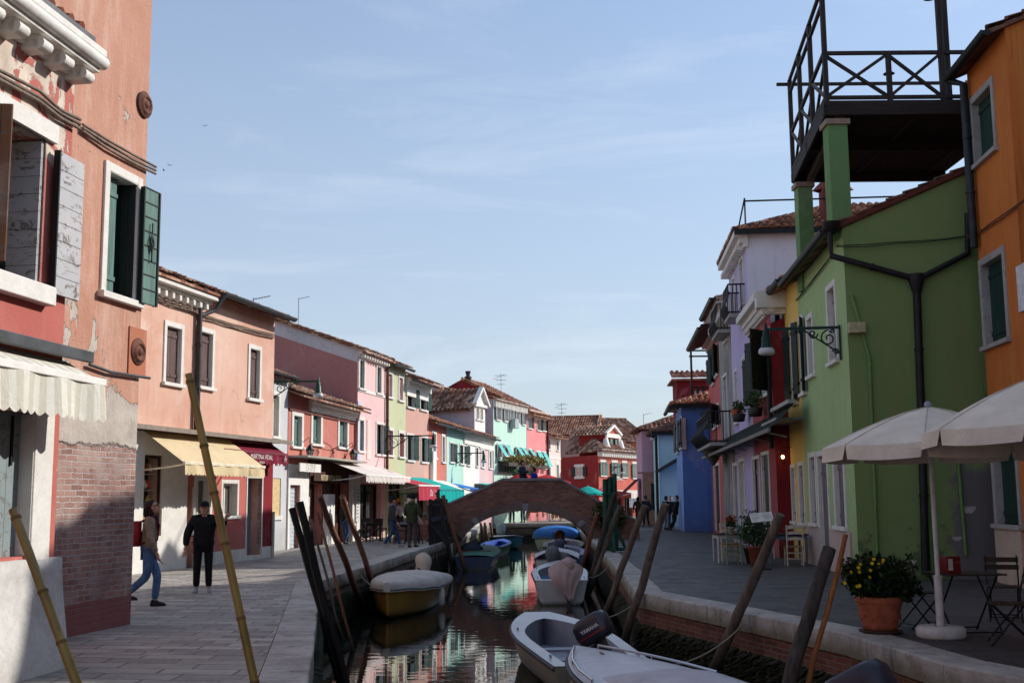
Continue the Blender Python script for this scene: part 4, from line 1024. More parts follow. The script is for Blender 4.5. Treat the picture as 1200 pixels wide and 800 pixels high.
# dormer
du0,du1=H18.u(716.5,515),H18.u(731.5,515); y0=.5; zb,zw_,za=H18.z(724,532),H18.z(724,508),H18.z(723.5,499.5)
b=MB(); b.box(du0,du1,y0,3.0,zb-.6,zw_); dm=b.build('dormer',[RDS,RD],H18.o)
b=MB(); um=(du0+du1)/2; b.poly([(du0-.1,y0-.03,zw_),(du1+.1,y0-.03,zw_),(um,y0-.03,za)]); b.build('gable',RD,dm)
b=MB(); b.beam((du0-.25,y0-.12,zw_-.05),(um,y0-.12,za+.1),.25,.2); b.beam((du1+.25,y0-.12,zw_-.05),(um,y0-.12,za+.1),.25,.2); b.box(du0-.15,du1+.15,y0-.15,y0+.01,zw_-.35,zw_)
for sg,u in ((-1,du0),(1,du1)):
    b.box(u-.2,u+.2,y0-.1,y0+.01,zb+.6,zw_-.35); b.lathe([(.0,0),(.35,.1),(.42,.4),(.3,.8),(.2,1.2),(0,1.3)],10,(u+sg*.15,y0-.05,zb+.05))
b.build('trim',WPAINT,dm)
b=MB(); b.quad((um-.55,y0-.02,zb+.85),(um+.55,y0-.02,zb+.85),(um+.55,y0-.02,zw_-.45),(um-.55,y0-.02,zw_-.45)); b.build('pane',GLASS,dm)
for sg in (-1,1):
    b=MB(); b.box(um+sg*.55-.2,um+sg*.55+.2,y0-.12,y0-.05,zb+.85,zw_-.45); b.build('shutter',GREEN2,dm)
b=MB()
for sg in (-1,1):
    P0=Vector((um+sg*(um-du0+.4),y0-.2,zw_-.2)); V=Vector((-sg*(um-du0+.4),0,za-zw_+.35)); ln=V.length; tiles(b,P0,(0,1,0),V,3.3,lambda u:0,lambda u,ln=ln:ln,.34,.5,.09)
b.build('dormer_roof',TILE2,dm)
awning(H18,H18.u(718,578),H18.u(752,580),H18.z(735,574),.25,1.6,WCL,'white awning across the front of the dark red corner house',val=.75,scal=1)
u,z=H18.uz(722,561.5); text('lettering','DA ROMANO',.34,Matrix.Translation((H18.u(724,561),-.02,H18.z(724,561)))@FRONT,WPAINT,H18.o,.02,1.0)
# orange house far right
p=at(722,583,116); q=at(765,583,118)
H19=House('house','orange house with pale tiles at the far end of the street',(p.x,p.y),(q.x,q.y),10)
ze19=H19.z(742,516); H19.win(H19.rect(732,736,521,526),'glass',fw=0,depth=.2,sill=False); H19.wall(ze19,plaster((214,130,100),(200,114,86),seed=21,name='orange_far_plaster'),.5); gable_roof(H19.o,H19.L,10,ze19,.5,.5,.2,mat=TILE2)
# shop fronts seen below the awnings and their awnings
TEAL=cloth((26,172,164),'teal_cloth',.06); MAR2=cloth((186,66,82),'crimson_cloth',.06); BLU=cloth((44,124,204),'blue_cloth',.06); WCL2=cloth((238,234,224),'cream_cloth',.05)
def aw(H,xl,xr,yw,yf,out,m,label,val=.5,vm=None,bar=WPAINT,scal=0):
    zt=H.z((xl+xr)/2,yw); H_=H
    u0,u1=H.u(xl,yw),H.u(xr,yw)
    p=H.A+H.d*u1+H.n*out; dd=p.y; zf=at(xr,yf,dd).z
    return awning(H,u0,u1,zt,zt-zf,out,m,label,val=val,vm=vm,bar=bar,scal=scal)
a7=aw(H7,440,468,558,569.5,1.9,MAR2,'crimson awning with white lettering below the yellow green house',.62)
b=MB(); wl=(a7.children[0].dimensions.x if a7.children else 4)
text('lettering','Da Primo',.42,Matrix.Translation((2.6,-1.99,H7.z(454,558)-(H7.z(454,558)-at(468,569.5,H7.A.y+4).z)-.36))@FRONT,WPAINT,a7,.004,.9)
aw(H8,465,497,559,574.5,2.0,TEAL,'teal awning below the salmon house',.55,bar=plain((24,130,126),.6))
aw(H9,490,518,562,578,1.9,WCL2,'cream awning below the orange red house',.4)
aw(H10,514,534,566,574,1.7,BLU,'blue awning beside the bridge ramp',.4,vm=cloth((58,72,170),'blue_valance'),bar=plain((36,44,110),.6))
aw(H12,556,572,566,572,1.6,TEAL,'small teal awning below the pale pink house',.35,bar=DKMETAL)
b=MB(); u,z=H9.uz(505,548); b.box(u-.35,u+.35,-.22,0,z-.85,z+.85); cb=tag(b.build('wall_cabinet',WPAINT,None,.02),'white slatted cabinet on the orange red house wall','cabinet'); cb.matrix_world=H9.o.matrix_basis
b=MB(); u,z=H14.uz(599,496.5); b.box(u-.45,u+.45,-.45,-.05,z-.32,z+.32); b.lathe([(.26,0),(.26,.02),(0,.02)],16,(0,0,0)); ac=tag(b.build('air_conditioner',plain((170,178,178),.5),None,.02),'grey air conditioner under the upper windows of the mint house','air conditioner'); ac.matrix_world=H14.o.matrix_basis
# ------------------------------------------------------------------ RIGHT ROW (facades look at the canal, left end = far end)
def rx(d, off=0): return 7.0+.085*(d-23.7)-off
def rd(px, off=0):
    k=hx(px).x/hx(px).y; return (7.0-.085*23.7-off)/(k-.085)
def RH(label, pn, pf, off=0, D=8, dn=None, df=None, s=None):
    a=df or rd(pf,off); b=dn or rd(pn,off)
    return House('house',label,(rx(a,off),a),(rx(b,off),b),D)
# --- green house under the roof terrace
GRN=plaster((170,194,138),(156,182,126),.6,.25,seed=41,name='green_plaster',damp=.25)
def greengable():
    n=N('green_gable_plaster'); x,y,z=n.xyz()
    col=n.mix(n.ramp(n.noise(.5,8,None,.65,.4),.35,.68),(116,144,88),(130,146,96))
    col=n.mix(n.ramp(n.noise(1,5,n.mapped((1.2,1.2,.18)),.6),.5,.72,0,.6),col,(136,130,86))
    col=n.mix(n.ramp(n.math('ADD',n.noise(3.2,9,None,.75),n.ramp(z,.2,2.4,.14,-.2)),.58,.66,0,.7),col,(68,88,64))
    far=n.ramp(n.math('ADD',y,n.math('MULTIPLY',n.noise(2.4,7),1.0)),2.35,2.5)
    low=n.ramp(n.math('ADD',z,n.math('MULTIPLY',n.noise(1.9,6),1.2)),2.9,2.7)
    col=n.mix(n.math('MULTIPLY',far,low),col,(112,108,108))
    n.bump(n.noise(22,5),.3,.015); return n.done(col,.9,0,.15)
GH=RH('green house with its bare gable towards the camera','x','x',D=9,dn=23.7,df=rd(945))
sgn=GH.L
for r,st in (((971.5,980.5,336,424),'closed'),((947.5,953.5,372,440),'closed')):
    GH.win(GH.rect(*r),st,GREYSH,fw=.12,depth=.3)
zeG=GH.z(984,268)
lowr=((979.5,990.5,535,616),(961.5,972.5,533,672),(950.5,957,535,612))
for i,r in enumerate(lowr): GH.win(GH.rect(*r),'closed',wood((124,120,122),(96,92,94),.7,2,'grey_door_paint'),fw=.12,depth=.25,sill=i!=1)
GH.wall(zeG,[GRN,greengable()],.42,ridge=5,side_mi=(1,1))
skin(GH,'plinth',0,GH.L-.6,-.2,GH.z(985,621),-.002,stone((196,176,168),(150,132,124),.5,'plinth_stone'),GH.holes,.04)
gable_roof(GH.o,GH.L,9,zeG+.02,.42,.35,.04,ridge=5,mat=tilemat((96,62,52),(130,92,74),(60,44,40)))
gutter(GH.o,-.1,GH.L+.1,zeG-.12,-.4,.1,DKMETAL)
LG=GH.L
b=MB(); b.beam((LG+.02,-.3,zeG-.1),(LG+.02,5,zeG+2.12),.12,.1); b.build('verge',plain((96,48,36),.8),GH.o)
# pipes on the gable: local y runs back from the canal, x=LG is the gable plane
def gpt(px,py,off=.1):
    r=ray(px,py); P=GH.A+GH.d*(GH.L+off); t=(P-CAM).dot(GH.d)/r.dot(GH.d); q=CAM+r*t-GH.A
    return (q.dot(GH.d), -q.dot(GH.n), q.z)
PIPE=plain((44,42,44),.5,.2,4,.4)
pipe(GH.o,[gpt(972,268,.12),gpt(974.5,300,.12),gpt(1070,326,.12)],.065,PIPE)
pipe(GH.o,[gpt(1134,250,.12),gpt(1134,297,.12),gpt(1078,326,.12)],.065,PIPE)
pipe(GH.o,[gpt(1074,330,.12),gpt(1080,490,.12),gpt(1085,672,.12)],.08,PIPE)
b=MB(); c=Vector(gpt(1074,330,.12)); b.lathe([(.16,.16),(.16,0),(.08,-.26)],12,c); b.lathe([(0,.16),(.16,.16)],12,c); b.build('rain_hopper',PIPE,GH.o)
b=MB(); c=Vector(gpt(974,266,.1)); b.lathe([(.2,.1),(.16,-.06),(.07,-.14)],12,c); b.lathe([(0,.1),(.2,.1)],12,c); b.build('rain_hopper',PIPE,GH.o)
GPI=plain((108,140,82),.6); 
for pts in ([gpt(998,345,.04),gpt(1013,398,.04),gpt(1019,420,.04),gpt(1029,668,.04)],[gpt(1080,500,.05),gpt(1093,670,.05)],[gpt(1118,480,.05),gpt(1132,650,.05)]):
    pipe(GH.o,pts,.035,GPI)
b=MB(); c=Vector(gpt(1004,384,.08)); b.box(c.x-.08,c.x+.08,c.y-.17,c.y+.17,c.z-.11,c.z+.11); b.build('junction_box',plain((176,168,130),.6),GH.o,.01)
for px,py,s_ in ((1135,597,.13),(1121.5,631,.08),(1066,660,.12)):
    c=Vector(gpt(px,py,.004)); b=MB(); b.poly([c+Vector((0,math.cos(a)*s_*(1+.4*math.sin(3*a)),math.sin(a)*s_*(.8+.3*math.cos(2*a)))) for a in [i*.52 for i in range(12)]]); b.build('bare_patch',plain((178,172,168),.9),GH.o)
def gworld(px,py,off=.1):
    r=ray(px,py); P=GH.A+GH.d*(GH.L+off); t=(P-CAM).dot(GH.d)/r.dot(GH.d); return tuple(CAM+r*t)
cable('thin cable strung across the green gable wall',[gworld(980,288),gworld(1050,284),gworld(1138,276)],.02,plain((52,60,44),.8),bundle=2)
cable('thin cable under the eave of the green facade',[onf(GH,976,300,.05),onf(GH,935,352,.05)],.02,plain((52,60,44),.8),bundle=2)
# --- roof terrace on green pillars
T=thing('roof_terrace','dark wooden roof terrace raised on green pillars above the green house','terrace',(0,0,0),0)
TW=wood((58,48,42),(36,30,27),.75,0,'terrace_wood'); TW2=wood((64,54,50),(38,32,30),.7,2,'terrace_rail_wood')
Tn=24.1; Tf=29.6; zT=at(968,122,Tn).z
pnl=at(968,124,Tn); xl=pnl.x; xr=at(1119,116,Tn).x; pf=at(930,207,Tf); 
def tl(y): return xl+(pf.x-xl)*(y-Tn)/(Tf-Tn)
zf=zT
b=MB(); nb=26
xr0=xr; xr=11.5
for i in range(nb):
    y0=Tn+(Tf-Tn)*i/nb; y1=Tn+(Tf-Tn)*(i+1)/nb-.012; b.add([(tl(y0),y0,zf),(xr,y0,zf),(xr,y1,zf),(tl(y1),y1,zf)]+[(tl(y0),y0,zf+.05),(xr,y0,zf+.05),(xr,y1,zf+.05),(tl(y1),y1,zf+.05)],((3,2,1,0),(4,5,6,7),(0,1,5,4),(1,2,6,5),(2,3,7,6),(3,0,4,7)))
b.build('deck',TW,T)
for y in (Tn+.06,(Tn+Tf)/2,Tf-.06):
    b=MB(); b.beam((tl(y)-.06,y,zf-.12),(xr,y,zf-.12),.14,.22); b.build('joist',TW,T)
for x in (.1,.5,.9):
    xa=xl+(xr-xl)*x; b=MB(); b.beam((xa if x>.2 else tl(Tn)+.12,Tn,zf-.03),(xa if x>.2 else tl(Tf)+.12,Tf,zf-.03),.12,.05); b.build('joist',TW,T)
b=MB(); b.beam((tl(Tn)-.0,Tn-.02,zf-.1),(xr,Tn-.02,zf-.1),.05,.32); b.build('fascia',TW,T)
b=MB(); b.beam((tl(Tn)-.02,Tn,zf-.1),(tl(Tf)-.02,Tf,zf-.1),.05,.32); b.build('fascia',TW,T)
rh=1.15; POSTH=2.6
def post(x,y,h): 
    b=MB(); b.box(x-.05,x+.05,y-.05,y+.05,zf-.05,zf+h); b.build('post',TW2,T)
def rail(p,q,w=.07,nm='rail'):
    b=MB(); b.beam(p,q,w,w*1.1); b.build(nm,TW2,T)
fx=[xl+.02,(xl+xr0)/2,xr0-.25]
post(fx[0],Tn,POSTH+.6); post(fx[2],Tn,3.2); post(fx[2]+.16,Tn+.06,3.2); post(fx[1],Tn,rh)
for z in (.14,rh): rail((fx[0],Tn,zf+z),(xr,Tn,zf+z))
for a,b_ in ((fx[0],fx[1]),(fx[1],fx[2])):
    rail((a,Tn,zf+.16),(b_,Tn,zf+rh-.02),.06,'brace'); rail((a,Tn+.05,zf+rh-.02),(b_,Tn+.05,zf+.16),.06,'brace')
ys=[Tn,Tn+1.85,Tn+3.7,Tf]
for y in ys[1:]: post(tl(y),y,POSTH)
for z in (.14,rh,POSTH-.35,POSTH): rail((tl(Tn),Tn,zf+z),(tl(Tf),Tf,zf+z))
for a,b_ in zip(ys[:-1],ys[1:]):
    rail((tl(a),a,zf+.16),(tl(b_),b_,zf+rh),.06,'brace'); rail((tl(a)+.05,a,zf+rh),(tl(b_)+.05,b_,zf+.16),.06,'brace')
rail((tl(Tf)-.35,Tf,zf+POSTH-.12),(xr+.3,Tf,zf+POSTH-.12))
nbk=0
for i in range(nbk):
    a,c=tl(Tf)+(xr-tl(Tf))*i/nbk,tl(Tf)+(xr-tl(Tf))*(i+1)/nbk
    rail((a,Tf,zf+.16),(c,Tf,zf+rh),.06,'brace')
b=MB(); c=Vector((fx[1]+.12,Tn+.35,zf+.72)); b.tube([c+Vector((-.12,-.35,.1)),c+Vector((0,0,.1))],.015,6); b.lathe([(.13,.08),(.11,.1),(0,.14)],12,c); lp=b.build('lamp',DKMETAL,T); b=MB(); b.ball(c+Vector((0,0,-.02)),.07,.07,.1); b.build('bulb',plain((226,200,120),.3),lp)
b=MB(); c=Vector((fx[2]-.16,Tn+.02,zf+2.45)); b.lathe([(.14,-.05),(.12,0),(.03,.04),(.03,.25)],12,c); b.tube([c+Vector((0,0,.2)),c+Vector((.16,0,.2))],.015,6); b.build('lamp',DKMETAL,T)
PGR=plaster((112,146,96),(100,132,86),.5,.2,seed=43,name='green_pillar_plaster')
def pillar(px0,px1,pyt,yd,zb):
    p=at(px0,pyt,yd); q=at(px1,pyt,yd); b=MB(); w=q.x-p.x; b.box(p.x,q.x,yd,yd+w,zb,p.z); o=b.build('pillar',PGR,T,.01)
    b=MB(); b.box(p.x-.05,q.x+.05,yd-.05,yd+w+.05,p.z,p.z+.12); b.build('capital',plain((150,128,112),.8),o)
pillar(970,993,146,23.9,zeG-.2); pillar(934.5,952,219,28.6,zeG-.5)
b=MB(); b.beam((tl(Tn)+.35,Tn+.1,zf-.22),(tl(Tf)+.35,Tf-.3,zf-.22),.14,.2); b.build('joist',wood((92,80,74),(60,52,48)),T)
# --- orange house at the right edge
OA=GH.A+GH.d*GH.L; gx=9.42
def orangemat():
    n=N('orange_plaster'); x,y,z=n.xyz()
    col=n.mix(n.ramp(n.noise(.6,8),.35,.7),(206,122,60),(190,108,56))
    col=n.mix(n.ramp(n.noise(1,5,n.mapped((2.2,2.2,.14)),.7),.52,.72,0,.6),col,(196,138,70))
    col=n.mix(n.ramp(n.noise(2,5,n.mapped((7,7,.3)),.7),.54,.76,0,.75),col,(104,62,36))
    n.bump(n.noise(22,5),.3,.015); return n.done(col,.9,0,.15)
OH=House('house','orange house with green shutters at the right edge of the street',(gx,22.7),(gx-.085*2.3,20.4),9)
for r in ((1141,1165,108,186),(1153,1179,302,402),(1167,1193,524,614)): 
    f=OH.win(OH.rect(*r),'closed',wood((34,66,56),(24,48,42)),fw=.13,depth=.34,frame=GREYST)
zeO=OH.z(1122,98)
OH.wall(zeO,orangemat(),.4)
for z_ in (1,):
    r=OH.holes[2]; b=MB(); b.box(r[0]-.1,r[1]+.1,-.05,.0,-.2,r[2]-.09); b.build('stone_panel',stone((196,176,160),(150,134,122),.5),OH.o)
gable_roof(OH.o,OH.L,9,zeO+.05,.4,.3,.1,mat=tilemat((104,66,54),(140,98,78),(58,44,40)))
gutter(OH.o,-.1,OH.L+.1,zeO-.08,-.36,.1,DKMETAL)
pipe(OH.o,[(-.05,-.36,zeO-.15),(.12,-.12,zeO-.3),(.14,-.12,OH.z(1134,300))],.08,plain((52,56,60),.5,.2,4,.4))
b=MB(); u,z=OH.uz(1199.5,337); b.box(u-.22,u+.22,-.04,-.01,z-.42,z+.42); o=tag(b.build('wall_sign',plain((216,216,218),.6),None,.004),'white sign board fixed to the orange wall','sign'); o.matrix_world=OH.o.matrix_basis
cable('thick cable running along the orange wall',[onf(OH,1136,278,.05),onf(OH,1165,262,.05),onf(OH,1215,225,.05)],.025,plain((110,66,40),.8),bundle=2)
# --- yellow house
YH=RH('narrow yellow house with dark shutters between the green and the maroon house',0,0,D=8,dn=rd(945)+.02,df=rd(925))
for r in ((938.5,943,372,461),(928.5,933,380,472)): YH.win(YH.rect(*r),'open',DKGREEN,fw=.08,depth=.2,swing=(18,18))
for r in ((938,943,545,612),(929,933,548,610)): YH.win(YH.rect(*r),'closed',wood((120,116,112)),fw=.1,depth=.2)
zeY=YH.z(935,318); YH.wall(zeY,plaster((232,196,110),(220,182,98),.5,.2,seed=44,name='yellow_plaster'),.42,ridge=4.5); gable_roof(YH.o,YH.L,8,zeY,.42,.4,.02,ridge=4.5); gutter(YH.o,0,YH.L,zeY-.15,-.45,.1,DKMETAL)
b=MB(); b.box(0,YH.L,-.7,.02,YH.z(935,491)-.06,YH.z(935,491)); b.build('ledge',plain((150,150,148),.6),YH.o)
pipe(YH.o,[(.06,-.14,zeY-.3),(.06,-.14,2.9)],.07,DKMETAL)
# --- maroon house with curved cornice
MH=RH('maroon house with a curved white cornice and window boxes',0,0,.4,D=8,dn=rd(911,.4),df=rd(886,.4))
MRN=plaster((160,78,80),(146,68,70),.5,.2,seed=45,name='maroon_house_plaster'); MRD=plaster((128,40,44),(112,36,40),.4,.15,seed=46,name='maroon_side_plaster')
for r,sw in (((893,903,392,462),(None,None)),((881.5,886,418,474),(None,None))):
    f=MH.win(MH.rect(*r),'open',DKGREEN,fw=.12,depth=.22,swing=sw)
    w_=MH.holes[-1]; 
    for sg,hu in ((-1,w_[0]),(1,w_[1])):
        s=shutter(0,(w_[1]-w_[0])/2,0,w_[3]-w_[2],0,DKGREEN,f); s.location=(hu,-.06,w_[2]); s.rotation_euler=(0,0,R(180+20) if sg<0 else R(-40))
for r in ((884,892,537,640),(895,903,532,640)):
    u0,u1,z0,z1=MH.rect(*r); MH.win((u0,u1,.1,z1),'closed',DKGREEN if r[0]>890 else GREYSH,fw=.1,depth=.2,sill=False)
zeM=MH.z(909,352)
MH.wall(zeM-.45,[MRN,MRD],.4,side_mi=(1,1))
Lm=MH.L; b=MB(); na=16
def arc(u): return .3
b.grid([[Vector((Lm*i/na,0,zeM-.45)) for i in range(na+1)],[Vector((Lm*i/na,0,zeM-.45+arc(Lm*i/na))) for i in range(na+1)]][::-1]); b.build('gable',MRN,MH.o)
cmb=MB()
for (o_,za_,zb_) in ((.1,.0,.25),(.24,.25,.42),(.42,.42,.62)):
    for i in range(na):
        ua_,ub_=Lm*i/na-(.15 if i==0 else 0),Lm*(i+1)/na+(.35 if i==na-1 else 0); za1,zb1=zeM-.48+arc(Lm*i/na),zeM-.48+arc(Lm*(i+1)/na)
        v=[(ua_,.06,za1+za_),(ub_,.06,zb1+za_),(ub_,-o_,zb1+za_),(ua_,-o_,za1+za_),(ua_,.06,za1+zb_),(ub_,.06,zb1+zb_),(ub_,-o_,zb1+zb_),(ua_,-o_,za1+zb_)]
        cmb.add(v,((0,1,2,3),(7,6,5,4),(3,2,6,7),(0,3,7,4),(1,5,6,2),(0,4,5,1)))
for i in range(22):
    u=Lm*(i+.5)/22; cmb.box(u-.06,u+.06,-.2,0,zeM-.5+arc(u)+.08,zeM-.5+arc(u)+.26)
cmb.box(Lm,Lm+.42,-.42,.75,zeM-.06,zeM+.44-.02); cmb.box(Lm,Lm+.24,-.24,.7,zeM-.22,zeM-.06)
cmb.build('cornice',WHITE,MH.o)
gable_roof(MH.o,MH.L,8,zeM+.5,.4,.02,.1,mat=tilemat((170,100,70),(214,160,126),(96,62,52)))
pipe(MH.o,[(Lm-.05,-.1,zeM-.6),(Lm-.05,-.1,3)],.07,DKMETAL)
for i,(px,py) in enumerate(((897,480),(876.5,487))):
    u,z=MH.uz(px,py); o=thing('window_box','dark plant box below the '+('near' if i==0 else 'far')+' window of the maroon house','planter',MH.o.matrix_basis@Vector((u,-.3,z)),MH.o.rotation_euler.z)
    b=MB(); b.lathe([(0,-.2),(.26,-.18),(.32,.05),(.3,.05),(.0,.03)],14,(0,0,0),0,True,1.5,.7); b.build('trough',plain((52,50,46),.7),o)
    b=MB(); leafball(b,(0,0,.25),.5,.24,.28,260,.11); b.build('foliage',[plain((64,90,44),.8),plain((84,104,54),.8),plain((48,70,36),.8)],o)
    if i: 
        b=MB(); b.lathe([(.12,.02),(.16,.2),(.14,.2)],12,(.2,-.12,0)); b.build('pot',plain((176,86,52),.8),o)
# awning roof over the ground floor restaurant
DKC=cloth((36,46,40),'dark_green_cloth',.1); zA=MH.z(905,494)
nA,fA=Vector((rx(28.6,.34),28.6,0)),Vector((rx(50,.34),50,0)); wA=(nA-fA).length
o=thing('canopy','long dark green canopy over the outdoor restaurant tables','canopy',(fA.x,fA.y,3.72),math.atan2(nA.y-fA.y,nA.x-fA.x))
b=MB(); b.grid([[Vector((wA*i/30,-.04-.62*t,.26-.6*t-.03*math.sin(math.pi*t))) for i in range(31)] for t in (0,.25,.5,.75,1)],0,True); b.build('cloth',DKC,o)
b=MB(); b.box(0,wA,-.71,-.65,-.44,-.34); b.build('front_bar',plain((112,108,102),.6),o)
b=MB(); b.box(wA-3.2,wA,-.2,.0,.26,.36); b.build('housing',plain((150,148,144),.5),o)
for i in range(7):
    b=MB(); u=wA*(i+.5)/7; b.tube([(u,-.03,-.5),(u,-.35,-.42),(u,-.66,-.36)],.03,6); b.build('arm',plain((150,146,138),.6),o)
# --- lavender house with white side wall
LH=RH('tall lavender house with a pale side wall and iron balconies',0,0,.35,D=9,dn=rd(885,.35),df=rd(863,.35))
LAV=plaster((196,182,216),(182,168,204),.5,.2,seed=47,name='lavender_plaster'); LSD=plaster((228,228,238),(214,214,226),.5,.3,seed=48,name='pale_side_plaster')
for r in ((867.5,871.5,303,358),(859.5,861.8,325,372),(862,865,434,495),(871,873.5,420,470)): LH.win(LH.rect(*r),'closed',GREYSH,fw=.08,depth=.2)
for r in ((861,866,545,640),(868,874,540,640)):
    u0,u1,z0,z1=LH.rect(*r); LH.win((u0,u1,.1,z1),'glass',fw=.12,depth=.2,pane=GLASSC,sill=False)
zeL=LH.z(876,268)
LH.wall(zeL,[LAV,LSD],0,side_mi=(1,1),flat=True)
cornice(LH.o,LH.L+.12,zeL-.5,((.1,.14),(.22,.2),(.4,.2)),.42,WHITE,.2)
mb=MB(); LL=LH.L; zt=zeL+.06
slope_far=[Vector((-.2,-.4,zt)),Vector((LL+.3,-.4,zt)),Vector((LL+.3,9.3,zt)),Vector((-.2,9.3,zt))]; ra=Vector((LL/2,3.4,zt+1.5)); rb_=Vector((LL/2,6,zt+1.5))
RT=tilemat((168,104,74),(216,168,134),(92,62,52)); 
def slope2(a,b_,p,q): slope(a,b_,p,q,.26)
slope2(slope_far[0],slope_far[1],ra,ra+Vector((.01,0,0))); slope2(slope_far[1],slope_far[2],ra,rb_)
mb.poly([slope_far[0],slope_far[1],ra]); mb.poly([slope_far[1],slope_far[2],rb_,ra]); mb.poly([slope_far[2],slope_far[3],rb_]); mb.poly([slope_far[3],slope_far[0],ra,rb_]); mb.build('roof',RT,LH.o)
b=MB(); b.box(LL+.22,LL+.36,-.4,9.3,zt-.16,zt-.02); b.build('gutter',DKMETAL,LH.o)
b=MB(); ch=Vector((LL-.4,3.0,zt+.5)); b.box(ch.x-.4,ch.x+.4,ch.y-.4,ch.y+.4,ch.z-.5,ch.z+.9); b.build('chimney',plaster((120,60,56),seed=2),LH.o)
b=MB(); b.lathe([(.7,0),(.0,.7)],4,ch+Vector((0,0,.9)),0,False); b.build('chimney_cap',plain((120,56,46),.8),LH.o)
b=MB(); p0=Vector((LL+.1,.0,zt+.1)); b.tube([p0,p0+Vector((0,0,1.0))],.03,6); b.tube([p0+Vector((-.5,-.2,0)),p0+Vector((0,0,1.0))],.03,6); b.tube([p0+Vector((0,0,.9)),p0+Vector((0,8,.9))],.03,6); b.build('roof_rail',DKMETAL,LH.o)
def balcony(H,u0,u1,z,out,h,label,belly=.1,m=DKMETAL,nb=10,slab=True):
    o=thing('iron_balcony',label,'balcony',H.o.matrix_basis@Vector((u0,0,z)),H.o.rotation_euler.z); w=u1-u0
    if slab:
        b=MB(); b.box(0,w,-out,0,-.12,0); b.build('slab',GREYST,o)
    b=MB()
    for z_ in (.05,h): b.tube([(0,0,z_),(0,-out,z_),(w,-out,z_),(w,0,z_)],.032,6)
    b.build('rail',m,o)
    b=MB(); 
    for i in range(nb+1):
        x=w*i/nb; b.tube([(x,-out,0),(x,-out-belly,h*.3),(x,-out,h*.7),(x,-out,h)],.02,5)
    for x in (0,w):
        for k in range(1,4): y=-out*k/4; b.tube([(x,y,0),(x,y,h)],.02,5)
    b.build('balusters',m,o); return o
u0,_=LH.uz(873,375); u1,_=LH.uz(867,375); zz=LH.z(870,382)
uu=sorted((LH.u(866.5,360),LH.u(873.5,360))); balcony(LH,uu[0],uu[1],LH.z(870,372),.55,1.0,'black iron balcony high on the lavender house',.12)
# --- grey weathered house
def greywall():
    n=N('weathered_grey_plaster')
    col=n.mix(n.ramp(n.noise(1.1,8,n.mapped((1.6,1.6,.5)),.7,.4),.38,.66),(176,172,168),(104,98,94)); col=n.mix(n.ramp(n.noise(2,6,n.mapped((4,4,.3)),.7),.55,.7,0,.7),col,(70,64,60))
    n.bump(n.noise(14,5),.5,.02); return n.done(col,.95,0,.15)
WG=RH('weathered grey house with a balcony and deep cornice',0,0,.3,D=9,dn=rd(863,.35)+.05,df=rd(848,.3))
for r in ((849,852.5,345,400),(848,853,440,520)): WG.win(WG.rect(*r),'closed',GREYSH,fw=.1,depth=.2)
zeW=WG.z(852,352); WG.wall(zeW,greywall(),.36); cornice(WG.o,WG.L,zeW-.8,((.15,.2),(.32,.3),(.55,.3)),.4,WHITE,.2); gable_roof(WG.o,WG.L,9,zeW+.02,.36,.6,.1); gutter(WG.o,0,WG.L,zeW-.1,-.68,.12,DKMETAL)
uu=sorted((WG.u(848,370),WG.u(856,370))); balcony(WG,uu[0],uu[1],WG.z(852,392),.5,1.0,'black iron balcony high on the weathered grey house',.12)
uu=(WG.L*.0,WG.L*1.0); bo=balcony(WG,uu[0]-.2,uu[1]+.6,WG.z(852,523),1.0,1.15,'dark iron balcony with a bellied front on the weathered grey house',.3,nb=16)
b=MB(); b.lathe([(.05,-.75),(.4,-.3),(.6,-.12),(.0,-.12)],12,(1.6,-.5,0),0,True,3.0,.8); b.build('corbel',plain((72,66,58),.9),bo)
b=MB(); leafball(b,(.9,-.9,.2),.7,.2,.25,160,.12); o=tag(b.build('balcony_plants',[plain((58,66,38),.9),plain((86,60,42),.9),plain((44,52,32),.9)]),'dry dark plants hanging in the bellied iron balcony','plant'); o.matrix_world=bo.matrix_basis
# --- red house with green shutters
RDH=RH('red house with dark shutters beyond the weathered grey house',0,0,.1,D=9,dn=rd(848,.3)+.05,df=56.2)
for r in ((838.5,841.5,405,440),(835,837.2,418,450),(837,843,476,500)): RDH.win(RDH.rect(*r),'open',DKGREEN,fw=.1,depth=.2,swing=(20,20))
for r in ((838,844,545,617),): 
    u0,u1,z0,z1=RDH.rect(*r); RDH.win((u0,u1,.1,z1),'closed',wood((110,60,52)),fw=.1,depth=.2,sill=False)
zeR=RDH.z(838,388); RDH.wall(zeR,plaster((204,110,106),(188,100,98),.5,.2,seed=49,name='red_house_plaster'),.36); gable_roof(RDH.o,RDH.L,9,zeR,.36,.9,.1,mat=tilemat((90,60,52),(120,84,70),(60,44,42))); cornice(RDH.o,RDH.L,zeR-.5,((.1,.2),(.3,.2),(.5,.1)),0,plain((196,170,164),.8)); gutter(RDH.o,0,RDH.L,zeR-.3,-.95,.12,DKMETAL)
